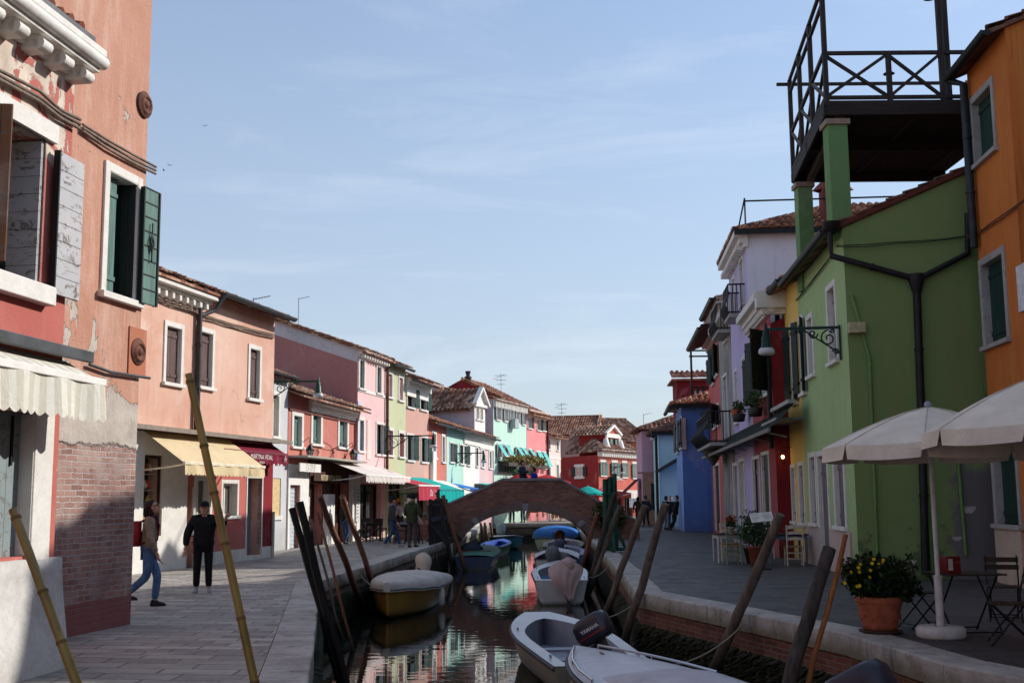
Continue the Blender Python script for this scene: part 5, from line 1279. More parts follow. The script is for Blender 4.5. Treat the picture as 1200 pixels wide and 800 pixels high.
# --- blue house: its blank end wall faces the camera
dB=56.3; bl=at(801,583,dB).x; bs=.09
BH=House('house','blue house with a blank end wall and terracotta roof',(bl+bs*5.2,dB+5.2),(bl,dB),6)
BLUP=plaster((136,166,220),(124,154,208),.5,.2,seed=50,name='blue_plaster'); BLUS=plaster((92,126,194),(82,114,182),.5,.25,seed=51,name='blue_end_plaster')
for r in ((797.5,799,490,525),(793.8,795.5,497,530)): BH.win(BH.rect(*r),'open',DKGREEN,fw=.1,depth=.2,swing=(6,6))
zeB=BH.z(800,473); BH.wall(zeB,[BLUP,BLUS],0,flat=True,side_mi=(1,1))
mb=MB(); zt=zeB+.1; q=[Vector((-.4,-.5,zt)),Vector((BH.L+.4,-.5,zt)),Vector((BH.L+.4,6.2,zt)),Vector((-.4,6.2,zt))]; ra=Vector((BH.L/2,3.2,zt+1.25)); rb_=ra+Vector((.0,.4,0))
slope(q[1],q[2],ra,rb_,.28); slope(q[0],q[1],ra,ra+Vector((.02,0,0)),.28); mb.poly([q[0],q[1],ra]); mb.poly([q[1],q[2],rb_,ra]); mb.poly([q[2],q[3],rb_]); mb.poly([q[3],q[0],ra,rb_]); mb.build('roof',tilemat((196,118,84),(228,176,142),(110,70,56)),BH.o)
gutter(BH.o,-.2,BH.L+.4,zt-.1,-.55,.1,DKMETAL); b=MB(); b.box(BH.L+.32,BH.L+.48,-.5,6.2,zt-.2,zt-.02); b.build('gutter',DKMETAL,BH.o)
b=MB(); b.lathe([(.0,.3),(.36,.3),(.12,-.3)],12,(BH.L+.05,1.5,zeB-.6)); b.tube([(BH.L+.06,1.5,zeB-.9),(BH.L+.06,1.5,zeB-3.5)],.05,8); b.build('rain_hopper',BLUP,BH.o)
b=MB(); b.box(BH.L,BH.L+.03,.05,1.2,0,3.3); b.build('wall_panel',BLUS,BH.o)
# small roof terrace above the blue house
o=thing('roof_terrace','small black roof terrace railing above the blue house','terrace',(at(822,455,60).x,60,at(822,455,60).z),0)
b=MB(); ww=1.4
for x in (-.5,1.6): b.box(x-.05,x+.05,-.05,.05,-1.2,2.0)
for z in (1.7,2.0): b.box(-.6,1.7,-.04,.04,z-.04,z+.04)
b.build('frame',DKMETAL,o); b=MB()
for i in range(8): x=-.5+2.1*i/7; b.box(x-.07,x+.07,-.02,.02,-.9,.1)
b.box(-.5,1.6,-.03,.03,0,.1); b.box(-.5,1.6,-.03,.03,-.7,-.6); b.build('railing',DKMETAL,o)
# --- pale cyan house end wall and mauve house end wall further on
dC=65.0; cl=at(773.5,583,dC).x
CH=House('house','pale cyan house with a dark awning beyond the blue house',(cl+.3,dC+5),(cl,dC),5)
zeC=CH.z(774,505); CY=plaster((190,220,226),(176,208,216),.5,.25,seed=52,name='pale_cyan_plaster'); CH.wall(zeC,[CY,CY],0,flat=True); mb=MB(); zt=zeC+.05
q=[Vector((-.4,-.4,zt)),Vector((CH.L+.4,-.4,zt)),Vector((CH.L+.4,5.2,zt)),Vector((-.4,5.2,zt))]; ra=Vector((CH.L/2,2.6,zt+1.3)); rb_=ra+Vector((0,.3,0)); slope(q[1],q[2],ra,rb_,.3); slope(q[0],q[1],ra,ra+Vector((.02,0,0)),.3)
mb.poly([q[0],q[1],ra]); mb.poly([q[1],q[2],rb_,ra]); mb.poly([q[2],q[3],rb_]); mb.poly([q[3],q[0],ra,rb_]); mb.build('roof',tilemat((110,74,62),(150,108,90),(70,50,46)),CH.o)
b=MB(); b.box(CH.L+.3,CH.L+.46,-.4,5.2,zt-.2,zt-.02); b.build('gutter',DKMETAL,CH.o); pipe(CH.o,[(CH.L+.1,-.15,zt-.2),(CH.L+.1,-.15,0)],.08,DKMETAL)
b=MB(); b.box(.8,3.8,1.2,4.4,zt+.2,zt+3.0); dm=b.build('roof_room',plaster((128,40,46),seed=9),CH.o); b=MB(); b.box(.5,4.2,.9,4.8,zt+3.0,zt+3.1); tiles(b,(4.2,.9,zt+3.12),(0,1,0),(-1,0,.3),3.9,lambda u:0,lambda u:2,.3,.5,.1); b.build('roof',tilemat((170,104,80),(214,166,140),(96,66,56)),dm)
b=MB(); b.box(3.81,3.86,2.2,3.6,zt+1.2,zt+2.4); b.box(3.82,3.9,2.1,3.7,zt+1.05,zt+1.2); b.build('window',GREYST,dm)
o=thing('awning','dark awning on the end wall of the pale cyan house','awning',(cl+.9,dC,3.0),0); b=MB(); b.grid([[Vector((-1.2+2.0*i/8,-.05,1.2-1.1*(1-i/8.0)**1.1)) for i in range(9)],[Vector((-1.2+2.0*i/8,-1.2,1.1-1.1*(1-i/8.0)**1.1)) for i in range(9)]],0,True); b.build('cloth',cloth((58,54,54)),o); b=MB(); b.tube([(-1.2,-1.2,0),(.8,-1.2,1.1)],.04,6); b.build('front_bar',DKMETAL,o)
dM=71.0; ml=at(753.5,583,dM).x
VH=House('house','mauve house beside the pale cyan house at the far end of the street',(ml+.2,dM+5),(ml,dM),5)
zeV=VH.z(754,503); VP=plaster((206,164,182),(194,150,170),.5,.3,seed=53,name='mauve_plaster'); VH.wall(zeV,[VP,VP],0,flat=True); mb=MB(); zt=zeV+.05
q=[Vector((-.4,-.4,zt)),Vector((VH.L+.4,-.4,zt)),Vector((VH.L+.4,5.2,zt)),Vector((-.4,5.2,zt))]; ra=Vector((VH.L/2,2.6,zt+1.1)); rb_=ra+Vector((0,.3,0)); slope(q[1],q[2],ra,rb_,.3); slope(q[0],q[1],ra,ra+Vector((.02,0,0)),.3)
mb.poly([q[0],q[1],ra]); mb.poly([q[1],q[2],rb_,ra]); mb.poly([q[2],q[3],rb_]); mb.poly([q[3],q[0],ra,rb_]); mb.build('roof',tilemat((150,96,74),(204,160,132),(88,62,54)),VH.o)
pipe(VH.o,[(VH.L+.08,1.15,zt-.1),(VH.L+.08,1.15,0)],.08,DKMETAL); b=MB(); b.box(VH.L,VH.L+.05,.0,1.0,0,3.1); b.box(VH.L,VH.L+.12,-.3,1.1,3.1,3.2); b.build('shop_surround',plain((170,128,110),.8),VH.o); b=MB(); b.box(VH.L+.05,VH.L+.07,.5,.95,.9,2.5); b.build('pane',GLASS,VH.o)
aw_=thing('awning','dark maroon awning at the far end beside the mauve house','awning',(ml,dM+2,0),0); z0=at(753,560,dM).z; b=MB(); b.grid([[Vector((-.02,-1+3*i/6,z0)) for i in range(7)],[Vector((-1.5,-1+3*i/6,z0-1.35)) for i in range(7)]],0,True); b.build('cloth',cloth((110,36,50)),aw_); b=MB(); b.box(-1.56,-1.48,-1,2,z0-1.6,z0-1.33); b.build('valance',WCL,aw_)

# unseen houses added on the right bank only to shade the street
for A_,B_,D_,h_,lab in (((11.75,28.2),(11.7,22.9),6,12.05,'unseen plain house added behind the orange house to shade the street'),((13.7,32.6),(13.5,28.4),6,12.5,'unseen plain house added behind the green gable to shade the street')):
    q=House('house',lab,A_,B_,D_); q.wall(h_,plaster((190,150,130)),.3); gable_roof(q.o,q.L,D_,h_,.3,.1,.05)
q=House('house','unseen plain house added on the right bank to block sun and sky',(9.0,16.6),(6.5,-14),9); q.wall(9.5,plaster((190,150,130)),.36); gable_roof(q.o,q.L,9,9.5,.36,.3,.1)  # added out of view, blocks sun and sky from the right quay
q=House('house','unseen plain house added behind the gap to block low sun',(13.0,22.4),(13.0,13.5),6); q.wall(10.1,plaster((190,150,130)),.1); gable_roof(q.o,q.L,6,10.1,.1,.2,.05)  # added to stop sun reaching the right quay through the gap
# ------------------------------------------------------------------ bridge
BR=thing('footbridge','arched brick footbridge over the canal with a stone topped parapet','bridge',(0,48,0))
BRK=brickmat((164,108,92),(122,80,70),(140,126,118),.26,.075,'bridge_brick')
tops=[(-4.9,.55),(-2.7,1.42),(-.46,2.40),(1.97,2.40),(3.6,1.45),(5.2,.62)]
def topz(x):
    for (a,za),(b_,zb) in zip(tops[:-1],tops[1:]):
        if a<=x<=b_: return za+(zb-za)*(x-a)/(b_-a)
    return tops[-1][1]
AX,AA,AZ,AH=.5,2.98,-1.0,2.16
def archz(x):
    t=(x-AX)/AA
    return AZ+AH*math.sqrt(max(0,1-t*t))**.92 if abs(t)<1 else -2
xs=sorted({x for x,_ in tops}|{AX+AA*math.sin(R(k)) for k in range(-90,91,6)}|{-4.9+i*.3 for i in range(34)})
def slab(y0,y1,zt,nm,m,par=BR,bottom=archz):
    mb=MB()
    for a,b_ in zip(xs[:-1],xs[1:]):
        if b_-a<1e-4: continue
        za0,zb0=max(bottom(a+1e-5),-1.6),max(bottom(b_-1e-5),-1.6); 
        for y,fl in ((y0,0),(y1,1)):
            q=[(a,y,za0),(b_,y,zb0),(b_,y,zt(b_)),(a,y,zt(a))]; mb.poly(q if not fl else q[::-1])
        mb.quad((a,y0,zt(a)),(b_,y0,zt(b_)),(b_,y1,zt(b_)),(a,y1,zt(a)))
        if za0>-1.55 or zb0>-1.55: mb.quad((a,y1,za0),(b_,y1,zb0),(b_,y0,zb0),(a,y0,za0))
    mb.quad((xs[0],y0,-1.6),(xs[0],y0,zt(xs[0])),(xs[0],y1,zt(xs[0])),(xs[0],y1,-1.6)); mb.quad((xs[-1],y1,-1.6),(xs[-1],y1,zt(xs[-1])),(xs[-1],y0,zt(xs[-1])),(xs[-1],y0,-1.6))
    return mb.build(nm,m,par)
slab(0,.32,topz,'parapet_wall',BRK); slab(3.1,3.42,topz,'parapet_wall',BRK)
slab(.322,3.098,lambda x:max(.02,topz(x)-.85),'deck',BRK)
CPS=stone((142,138,140),(98,94,96),.5,'bridge_coping')
for y in (-.05,3.05):
    mb=MB()
    for (a,za),(b_,zb) in zip(tops[:-1],tops[1:]):
        v=[(a,y,za+.003),(b_,y,zb+.003),(b_,y+.42,zb+.003),(a,y+.42,za+.003)]; v+= [(p[0],p[1],p[2]+.1) for p in v]
        mb.add(v,((3,2,1,0),(4,5,6,7),(0,1,5,4),(1,2,6,5),(2,3,7,6),(3,0,4,7)))
    mb.build('coping',CPS,BR)
def ring(x0,x1,o0,o1,nm,m,y0=-.012,y1=.05,n=26):   # arch ring of bricks / stones
    mb=MB()
    for i in range(n):
        a0=math.pi*(x0+(x1-x0)*i/n); a1=math.pi*(x0+(x1-x0)*(i+1)/n)-.004
        def P(a,o): return Vector((AX-(AA+o)*math.cos(a),0,AZ+(AH+o)*max(0,math.sin(a))**.92))
        q=[P(a0,o0),P(a1,o0),P(a1,o1),P(a0,o1)]
        v=[(p.x,y0,p.z) for p in q]+[(p.x,y1,p.z) for p in q]; mb.add(v,((0,1,2,3),(4,7,6,5),(0,4,5,1),(1,5,6,2),(2,6,7,3),(3,7,4,0)))
    return mb.build(nm,m,BR)
ring(.03,.97,.0,.34,'arch_ring',brickmat((146,100,88),(112,78,70),(128,114,106),.08,.3,'arch_brick'),n=70)
for a in (.5,.27,.76): ring(a-.013,a+.013,.0,.3,'keystone',stone((150,148,150),(104,100,100),.5,'keystone'),-.03,.06,1)
b=MB(); p=at(728,623,51); b.box(p.x-.12,p.x+.12,4-48+47.6-.1,4-48+47.6+.2,0,1.35); b.build('end_pillar',GREYST,BR)
b=MB(); leafball(b,(3.9,-.25,.95),.65,.3,.5,900,.24,3); tag(b.build('dry_plant',[plain((86,84,56),.9),plain((66,72,46),.9),plain((104,86,62),.9)]),'dry straggly plant growing at the right foot of the footbridge','plant').location=(0,48,0)
# ------------------------------------------------------------------ mooring poles
def pole(lab,b_,t,r,m,name='mooring_pole',grp=None,n=9,wob=.02,taper=.9,sink=True):
    p=at(*b_); q=at(*t); 
    if sink: p=p+(p-q).normalized()*.5
    o=thing(name,lab,'pole',p,0,grp); pts=[]; k=7; d=(q-p); sd_=d.cross(Vector((0,1,0))).normalized()
    for i in range(k): pts.append(d*(i/(k-1))+sd_*random.uniform(-wob,wob)*(0<i<k-1))
    mb=MB(); mb.tube(pts,[r*(1-(1-taper)*i/(k-1))*random.uniform(.97,1.03) for i in range(k)],n); mb.build('shaft',m,o); return o
PW=wood((128,112,100),(78,66,58),.85,2,'grey_pole_wood',.8,1.15); PB=wood((142,96,74),(98,64,50),.7,2,'brown_pole_wood',.8,1.1); PD=wood((88,80,74),(50,46,42),.85,2,'dark_pole_wood',.8,1.15)
pole('thick weathered grey pole leaning right in front of the white restaurant table',(835,790,17.3),(914,602,16.4),.08,PW)
pole('thick short dark pole leaning right beside the thin bamboo cane',(905,866,12.9),(972,642,13.4),.085,PD)
pole('thin orange brown bamboo cane leaning beside a thick dark pole',(932,858,13),(991,626,13.3),.032,wood((168,108,58),(120,74,40)),'bamboo_cane')
pole('long grey pole leaning right across the blank blue end wall',(732,752,21.0),(780,590,20.2),.078,PW)
pole('grey pole leaning right in front of the dark dressed walker',(708,722,26.0),(756,592,25.4),.078,PW)
pole('pole crossing in front of the green posts, the taller of the pair',(688,692,33.4),(721,577,32.6),.082,PD)
pole('pole in front of the green posts, the shorter of the pair',(691,690,33.2),(727,592,33.0),.078,PW)
pole('dark brown pole leaning against the right end of the bridge arch',(681,668,42.6),(700,601,42.2),.09,PB)
pole('brown pole with a sunlit edge leaning left, nearer the grey roller shutter',(425,712,28.7),(374,580,23.6),.075,PB)
pole('brown pole with a sunlit edge leaning left, nearer the restaurant pillar',(444,702,31.0),(401,582,26.0),.075,PB)
pole('thin grey brown cane leaning left, first of the thin pair',(400,745,23.0),(365,608,23.2),.028,PW,'mooring_cane')
pole('thin grey brown cane leaning left, second of the thin pair',(412,757,21.5),(372,600,21.8),.03,PB,'mooring_cane')
pole('black square ended pole leaning left, the shorter of the black pair',(399,796,17.4),(342,595,17.6),.062,BLACKW,n=4)
pole('black square ended pole leaning left, the taller of the black pair',(404,800,17.2),(351,588,17.3),.07,BLACKW,n=4)
pole('dark pole leaning left at the left foot of the bridge, taller one',(530,664,45.4),(512,576,45.4),.085,PD)
pole('dark pole leaning left at the left foot of the bridge, in front of the arch',(545,666,45.0),(519,580,45.2),.085,PB)
pole('pale grey pole leaning left beside the dark barrier',(513,668,43.5),(500.5,592,43.6),.07,PW)
pole('short pale stump standing in the water left of the bridge',(528,664,45.6),(528,629,45.6),.09,stone((196,190,172)),'mooring_post')
for i,(xb,xt) in enumerate(((567,563),(571,568),(578,574))):
    pole('thin brown pole on the quay seen through the arch, '+('left one','middle one','right one')[i],(xb,637,66),(xt,612,66),.08,PB,'mooring_pole')
# bamboo in the foreground
def bamboo(lab,b_,t,r):
    p=at(*b_); q=at(*t); o=thing('bamboo_pole',lab,'pole',p); d=q-p; L=d.length; dn=d.normalized()
    n=N('bamboo'); 
    col=n.mix(n.ramp(n.noise(1.3,6,n.mapped((6,6,1))),.35,.7),(132,108,46),(172,148,72)); col=n.mix(n.ramp(n.noise(3,5),.55,.75,0,.6),col,(96,76,40)); m=n.done(col,.3,0,.5)
    mb=MB(); pts=[]; rs=[]; z=0; nodes=[]
    while z<L-.02:
        seg=random.uniform(.3,.55)
        for t_,k in ((0,1.06),(.04,.97),(.5,1.0),(.96,.98)):
            if z+seg*t_<L: pts.append(dn*(z+seg*t_)); rs.append(r*k*(1-.12*z/L))
        nodes.append(z); z+=seg
    pts.append(dn*L); rs.append(r*.88); mb.tube(pts,rs,16,cap=False); 
    e=[p_ for p_ in pts][-1]; mb.tube([e,e-dn*.12],[r*.70,r*.66],16,cap=True); mb.tube([e-dn*.001,e+dn*.001],[r*.88,r*.7],16,cap=False); mb.build('culm',m,o)
    for z in nodes[1:]:
        b=MB(); b.tube([dn*(z-.008),dn*(z+.012)],[r*1.07,r*1.04],16); b.build('node_ring',plain((122,98,52),.6),o)
bamboo('thick yellow bamboo pole in the left corner in front of the white plinth',(128,905,7.0),(15,596,7.2),.031)
bamboo('long yellow bamboo pole leaning left in front of the pointing man',(318,890,7.4),(221,438,7.6),.0285)
# ------------------------------------------------------------------ boats
def boat(name,lab,stern,bow,beam,free,hm,rim=WPAINT,inner=None,gw=.16,te=.78,ts=.07,rise=.18,blunt=.02,kind='open',cover=None,dome=.35,stripe=None,cat='boat',grp='boats moored in the canal'):
    S,Bw=Vector((*stern,0)),Vector((*bow,0)); d=Bw-S; L=d.length; o=thing(name,lab,cat,(S.x,S.y,WZ),math.atan2(d.y,d.x)-math.pi/2,grp)
    ns=22
    def hb(t):
        f=.86+.14*min(1,t/.45) if t<.45 else 1-(1-blunt)*((t-.45)/.55)**2.4
        return beam/2*max(f,blunt)
    def sz(t): return free+rise*t*t
    mb=MB(); rows=[]
    for i in range(ns+1):
        t=i/ns; b_=hb(t); z=sz(t); y=t*L; k=max(0,(t-.7)/.3); zk=-.22+.3*k*k; over=.0+.12*k
        prof=[(-b_,z),(-b_*.97,z-.1),(-b_*.84,.12+.1*k),(-b_*.62,-.06+.2*k),(0,zk),(b_*.62,-.06+.2*k),(b_*.84,.12+.1*k),(b_*.97,z-.1),(b_,z)]
        rows.append([Vector((x,y-over*L*.12*(1-(zz/z if z else 0)),zz)) for x,zz in prof])
    mb.grid(rows,0,True); mb.poly(rows[0]); mb.poly(rows[-1][::-1]); mb.build('hull',hm,o)
    out=[]; 
    for i in range(ns+1): out.append(rows[i][0])
    star=[rows[i][8] for i in range(ns+1)][::-1]; outl=out+star[1:] if False else out+star
    b=MB(); b.tube([p+Vector((0,0,-.03)) for p in out],.035,6,cap=True); b.tube([p+Vector((0,0,-.03)) for p in star],.035,6,cap=True); b.build('rub_rail',stripe or plain((70,70,72),.6),o)
    if kind=='open':
        inn=[]
        for sg in (-1,1):
            side=[]
            for i in range(ns+1):
                t=i/ns; ti=ts+(te-ts)*t; w_=max(.0,hb(ti)-gw)
                if t>.6: w_*=math.sqrt(max(0,1-((t-.6)/.4)**2))
                side.append(Vector((sg*w_,ti*L,sz(ti)+.012)))
            inn.append(side)
        inl=inn[0]+inn[1][::-1]
        top=[p+Vector((0,0,.012)) for p in outl]
        b=MB(); b.grid([top,inl],0,False,True); b.build('deck_rim',rim,o)
        fl=[Vector((p.x*.9,p.y,.14)) for p in inl]
        b=MB(); b.grid([inl,fl],0,True,True); b.poly(fl); b.build('inner_hull',inner or rim,o)
        for tb in (.3,.55):
            y=(ts+(te-ts)*tb)*L; w_=(hb(ts+(te-ts)*tb)-gw)*.97; b=MB(); b.box(-w_,w_,y-.14,y+.14,free*.62,free*.62+.04); b.build('thwart',inner or rim,o)
        for sg in (-1,1):
            for ty in (.12,.62):
                b=MB(); x=sg*(hb(ty)-gw*.5); y=ty*L; z=sz(ty)+.02; b.tube([(x,y-.06,z),(x,y-.06,z+.04),(x,y+.06,z+.04),(x,y+.06,z)],.01,6); b.build('cleat',plain((150,150,152),.3,.1,5,.9),o)
    elif kind=='deck':
        b=MB(); P=[]
        for i in range(ns+1):
            t=i/ns; P.append([Vector((hb(t)*s_*.985,t*L,sz(t)+.015+.07*(1-s_*s_)*min(1,hb(t)/beam*2))) for s_ in (-1,-.6,-.2,.2,.6,1)])
        b.grid(P,0,True); b.build('deck',rim,o)
        if cover:
            b=MB(); P=[]
            for i in range(13):
                t=.06+.6*i/12; P.append([Vector(((hb(t)-.22)*math.cos(a),t*L,sz(t)+.03+(dome*math.sin(a)*(1-max(0,(t-.45)/.21)**2 if t>.45 else 1)))) for a in [math.pi*q/10 for q in range(11)]])
            b.grid(P,0,True); b.poly(P[0]); b.build('cover',cover,o)
    elif kind=='cover':
        b=MB(); P=[]
        for i in range(ns+1):
            t=i/ns; hb_=hb(t)+.05; D=dome*math.sin(math.pi*min(1,max(0,.12+t*.8)))**.8
            P.append([Vector((hb_*math.cos(a)*(1.0),t*L+.04*(t>.98),sz(t)-.12+ (.12+D*math.sin(a)**.8 if 0<q<12 else 0)+.012*math.sin(t*31+q))) for q,a in enumerate([0]+[math.pi*k/10 for k in range(11)]+[math.pi])])
        b.grid(P,0,True); b.poly(P[0]); b.poly(P[-1]); b.build('cover',cover,o)
        b=MB()
        for sg in (0,12): b.tube([p[sg]+Vector((0,0,.05)) for p in P],.02,6)
        b.build('lacing',plain((120,120,124),.8),o)
    return o,L
def motor(o,y,z,tilt=0,turn=0,cov=None,x=0,s=1.0,letter=None,lump=False):
    e=bpy.data.objects.new('outboard_motor',None); COL.objects.link(e); e.parent=o; e.location=(x,y,z); e.rotation_euler=(R(tilt),0,R(turn)); e.scale=(s,)*3
    DG=plain((52,52,58),.35,.1,3,.1,.5); b=MB()
    if lump:
        P=[]
        for i in range(9):
            t=i/8; rr=.27*max(.05,1-abs(2*t-1.02)**3.2)**.5*(.78+.22*t); P.append([Vector((rr*math.cos(a)*(.85+.1*math.sin(3*a+i)),-.02-.16*t+rr*math.sin(a)*(1.15+.12*math.sin(2*a+i*.7)),-.05+.62*t)) for a in [2*math.pi*k/14 for k in range(14)]])
        b.grid(P,0,True,True); b.poly(P[-1]); b.build('motor_cover',cov or DG,e)
    else:
        P=[]
        for z_,w_,f,bk in ((.12,.15,.2,-.3),(.16,.18,.24,-.36),(.3,.185,.27,-.4),(.46,.175,.26,-.4),(.54,.15,.2,-.34),(.565,.1,.12,-.24)):
            P.append([Vector((w_*math.copysign(abs(math.cos(a))**.55,math.cos(a)),(f+bk)/2+(f-bk)/2*math.copysign(abs(math.sin(a))**.6,math.sin(a)),z_)) for a in [2*math.pi*k/20 for k in range(20)]])
        b.grid(P,0,True,True); b.poly(P[-1]); b.poly(P[0][::-1]); cw=b.build('cowling',cov or DG,e)
        b=MB(); 
        for sg in (-1,1): b.box(sg*.187-.002,sg*.187+.002,-.34,.16,.24,.255)
        b.build('stripe',plain((170,40,44),.4),e)
        if letter:
            for sg in (-1,1):
                M_=Matrix.Translation((sg*.192,-.08,.345))@Matrix.Rotation(R(90)*sg,4,'Z')@FRONT
                text('lettering',letter,.085,M_,plain((214,214,220),.4),e,.002,1.0,.002)
    b=MB(); b.box(-.07,.07,-.16,.02,-.5,.14); b.box(-.04,.04,-.2,.06,-.75,-.5); b.box(-.13,.13,.02,.14,-.12,.1); b.tube([(0,-.26,-.72),(0,.12,-.72)],[.05,.03],8); b.box(-.012,.012,-.16,0,-.92,-.74); b.build('drive_leg',DG,e,.01)
    b=MB()
    for k in range(3): a=2*math.pi*k/3; b.add([(0,-.28,-.72),(.12*math.cos(a-.35),-.27,-.72+.12*math.sin(a-.35)),(.13*math.cos(a+.3),-.3,-.72+.13*math.sin(a+.3))],((0,1,2),))
    b.build('propeller',plain((90,90,94),.4,.1,5,.7),e)
    b=MB(); b.tube([(0,.2,.12),(.02,.55,.2)],.02,8); b.build('tiller',plain((24,24,26),.5),e)
    return e
BW_=plain((196,196,198),.35,.08,3,0,.5,.03,'white_gelcoat'); GI=plain((136,140,152),.5,.1,3,0,.4,.05,'grey_gelcoat'); HG=hullmat((140,136,124)); BWH=hullmat((200,200,200))
o,L=boat('motor_boat','open white motor boat with tilted dark outboard motor in the foreground',(1.22,15.9),(.42,22.0),1.62,.5,HG,BW_,GI,gw=.2,te=.86,ts=.06,rise=.12,blunt=.28)
motor(o,-.12,.74,-30,58,plain((50,52,64),.35,.1,3,.1,.5),-.1,.8,'YAMAHA')
o,L=boat('motor_boat','white decked motor boat with metal bow rails in the right foreground',(2.75,10.0),(.80,15.4),1.75,.62,hullmat((170,162,130)),plain((206,206,210),.45,.06),None,rise=.2,kind='deck',cover=cloth((204,204,210),'boat_cover'),dome=.22)
for sg in (-1,1):
    b=MB(); pts=[]
    for t in (.6,.7,.8,.88,.94): f=1-.98*((t-.45)/.55)**2.4; pts.append((sg*(1.75/2*f-.06),t*L,.62+.2*t*t+.07))
    b.tube(pts,.016,8)
    for p in pts[::2]: b.tube([p,(p[0],p[1],p[2]-.08)],.014,6)
    b.build('bow_rail',plain((190,190,194),.2,.05,5,1.0),o)
motor(o,-.1,.74,-30,40,plain((40,44,62),.4,.15,3,.1,.5),.25,1.0,'HONDA'if False else None,lump=False)
BLC=cloth((72,92,128),'blue_seat_cover'); o,L=boat('motor_boat','white motor boat with a pink cloth hanging over its outboard motor',(1.22,30.2),(1.36,36.0),1.56,.62,BWH,BW_,GI,gw=.17,te=.8,rise=.2)
b=MB(); b.grid([[Vector((.62*s_,.5+2.6*t,.56+.03*math.sin(s_*5+t*9)))for s_ in (-1,-.5,0,.5,1)] for t in (0,.3,.6,1)],0,True); b.build('blue_cover',BLC,o)
PK=cloth((200,174,172),'pink_cloth'); e=motor(o,-.1,.66,0,0,PK,.18,1.0,lump=True)
b=MB(); P=[]
for i in range(15):
    t=i/14; row=[]
    for k in range(15):
        s_=k/7-1; w_=(.40*(1-t)**.7+.05)*(1+.1*math.sin(t*7)); row.append(Vector((.12+.1*t+s_*w_-.12*t*(1-t)*2,-.42-.1*math.sin(math.pi*min(1,t*1.2))-.02*math.sin(k*1.7+t*5)+.16*s_*s_*(1-t),1.16-.2*s_*s_*(1-t)-.98*t+.05*math.sin(k*2.2)*t)))
    P.append(row)
b.grid(P,0,True); b.build('cloth_cover',PK,o)
o,L=boat('motor_boat','white motor boat with a grey shrouded outboard just beyond the pink cloth boat',(1.32,36.6),(1.6,42.0),1.5,.8,BWH,BW_,GI,gw=.2,te=.8,rise=.15)
b=MB(); b.grid([[Vector((.74*s_*(1-.15*t),.1+3.4*t,.84+.26*math.sin(math.pi*(.5+.5*s_))*(1-t*.5))) for s_ in (-1,-.5,0,.5,1)] for t in (0,.3,.6,1)],0,True); b.build('cover',plain((200,198,198),.6),o)
motor(o,-.12,.7,0,0,cloth((118,126,136),'grey_motor_cover'),-.1,1.0,lump=True)
o,L=boat('motor_boat','small blue and white boat with a dark covered outboard under the bridge side',(2.05,43.6),(2.2,48.6),1.4,.62,plain((70,88,140),.5),plain((176,186,214),.5),GI,gw=.2,te=.8)
motor(o,-.1,.7,0,0,cloth((92,98,116),'slate_motor_cover'),-.35,.95,lump=True)
o,L=boat('motor_boat','grey hulled boat with a rusty brown motor cover under the arch',(2.1,50.6),(2.5,56),1.9,.62,hullmat((160,154,142)),plain((130,126,118),.6),GI,gw=.2,te=.8)
motor(o,.25,.75,0,0,cloth((150,104,82),'rust_motor_cover'),-.1,1.05,lump=True)
o,L=boat('motor_boat','boat under a bright blue cover beyond the arch',(2.5,63.5),(1.95,57.0),2.4,.72,plain((214,212,204),.5),rim=WPAINT,kind='cover',cover=cloth((58,116,184),'blue_boat_cover'),dome=.55)
o,L=boat('motor_boat','pale boat moored behind the blue covered boat',(3.0,71),(2.7,64.2),2.2,.8,plain((206,204,196),.5),plain((214,210,200),.5),GI)
YEL=hullmat((158,122,54)); o,L=boat('motor_boat','yellow hulled boat under a pale grey cover moored on the left',(-2.45,32.4),(-2.92,26.9),1.65,.6,YEL,kind='cover',cover=cloth((206,200,194),'grey_boat_cover'),dome=.3,rise=.16,blunt=.03)
motor(o,-.05,.66,0,0,cloth((206,194,178),'cream_motor_cover'),.1,1.05,lump=True)
o,L=boat('rowing_boat','flat green decked boat with a dark blue hull at the left foot of the arch',(-1.55,45.0),(-1.35,51.4),1.75,.5,hullmat((40,58,96)),plain((72,128,114),.6,.2,3),None,kind='deck',blunt=.5)
b=MB(); b.lathe([(0,.5),(.34,.5),(.4,.7),(.2,.92),(0,.95)],12,(-.3,3.4,0),0,True,1.2,1.4); b.build('dark_tarp',cloth((70,76,92),'slate_tarp'),o); b=MB(); b.box(-.7,.5,2.6,3.0,.45,.62); b.build('plank_box',wood((150,92,52)),o)
o,L=boat('rowing_boat','narrow green boat with a blue lining under the left of the arch',(-1.2,54.2),(-.55,59.6),1.4,.5,hullmat((90,150,108)),plain((52,88,176),.5),plain((52,88,176),.5))
o,L=boat('motor_boat','white decked teal boat with a shrouded outboard beyond the arch',(-.75,67.5),(.1,63.0),1.6,.55,plain((54,110,130),.5),plain((206,204,206),.5),None,kind='deck'); motor(o,.2,.6,0,0,cloth((150,156,160),'pale_motor_cover'),0,1.3,lump=True)
def rope(lab,p,q,sag,r=.012,c=(150,140,122)):
    p,q=Vector(p),Vector(q); b=MB(); b.tube([p.lerp(q,t)-Vector((0,0,sag*4*t*(1-t))) for t in [i/14 for i in range(15)]],r,6); tag(b.build('mooring_rope',plain(c,.9,.2,30)),lab,'rope')
rope('rope from the yellow hulled boat to the leaning brown pole',(-3.0,27.2,-.35),(-3.86,28.95,-.1),.12)
rope('rope from the open foreground boat to the quay wall',(1.28,21.2,-.45),(2.2,21.3,-.2),.12)
rope('rope from the decked foreground boat to the thick grey pole',(1.05,14.6,-.2),(3.3,17.0,-.15),.35)
rope('rope from the pink cloth boat to the quay wall',(1.95,31.0,-.4),(2.6,32.3,-.2),.1)
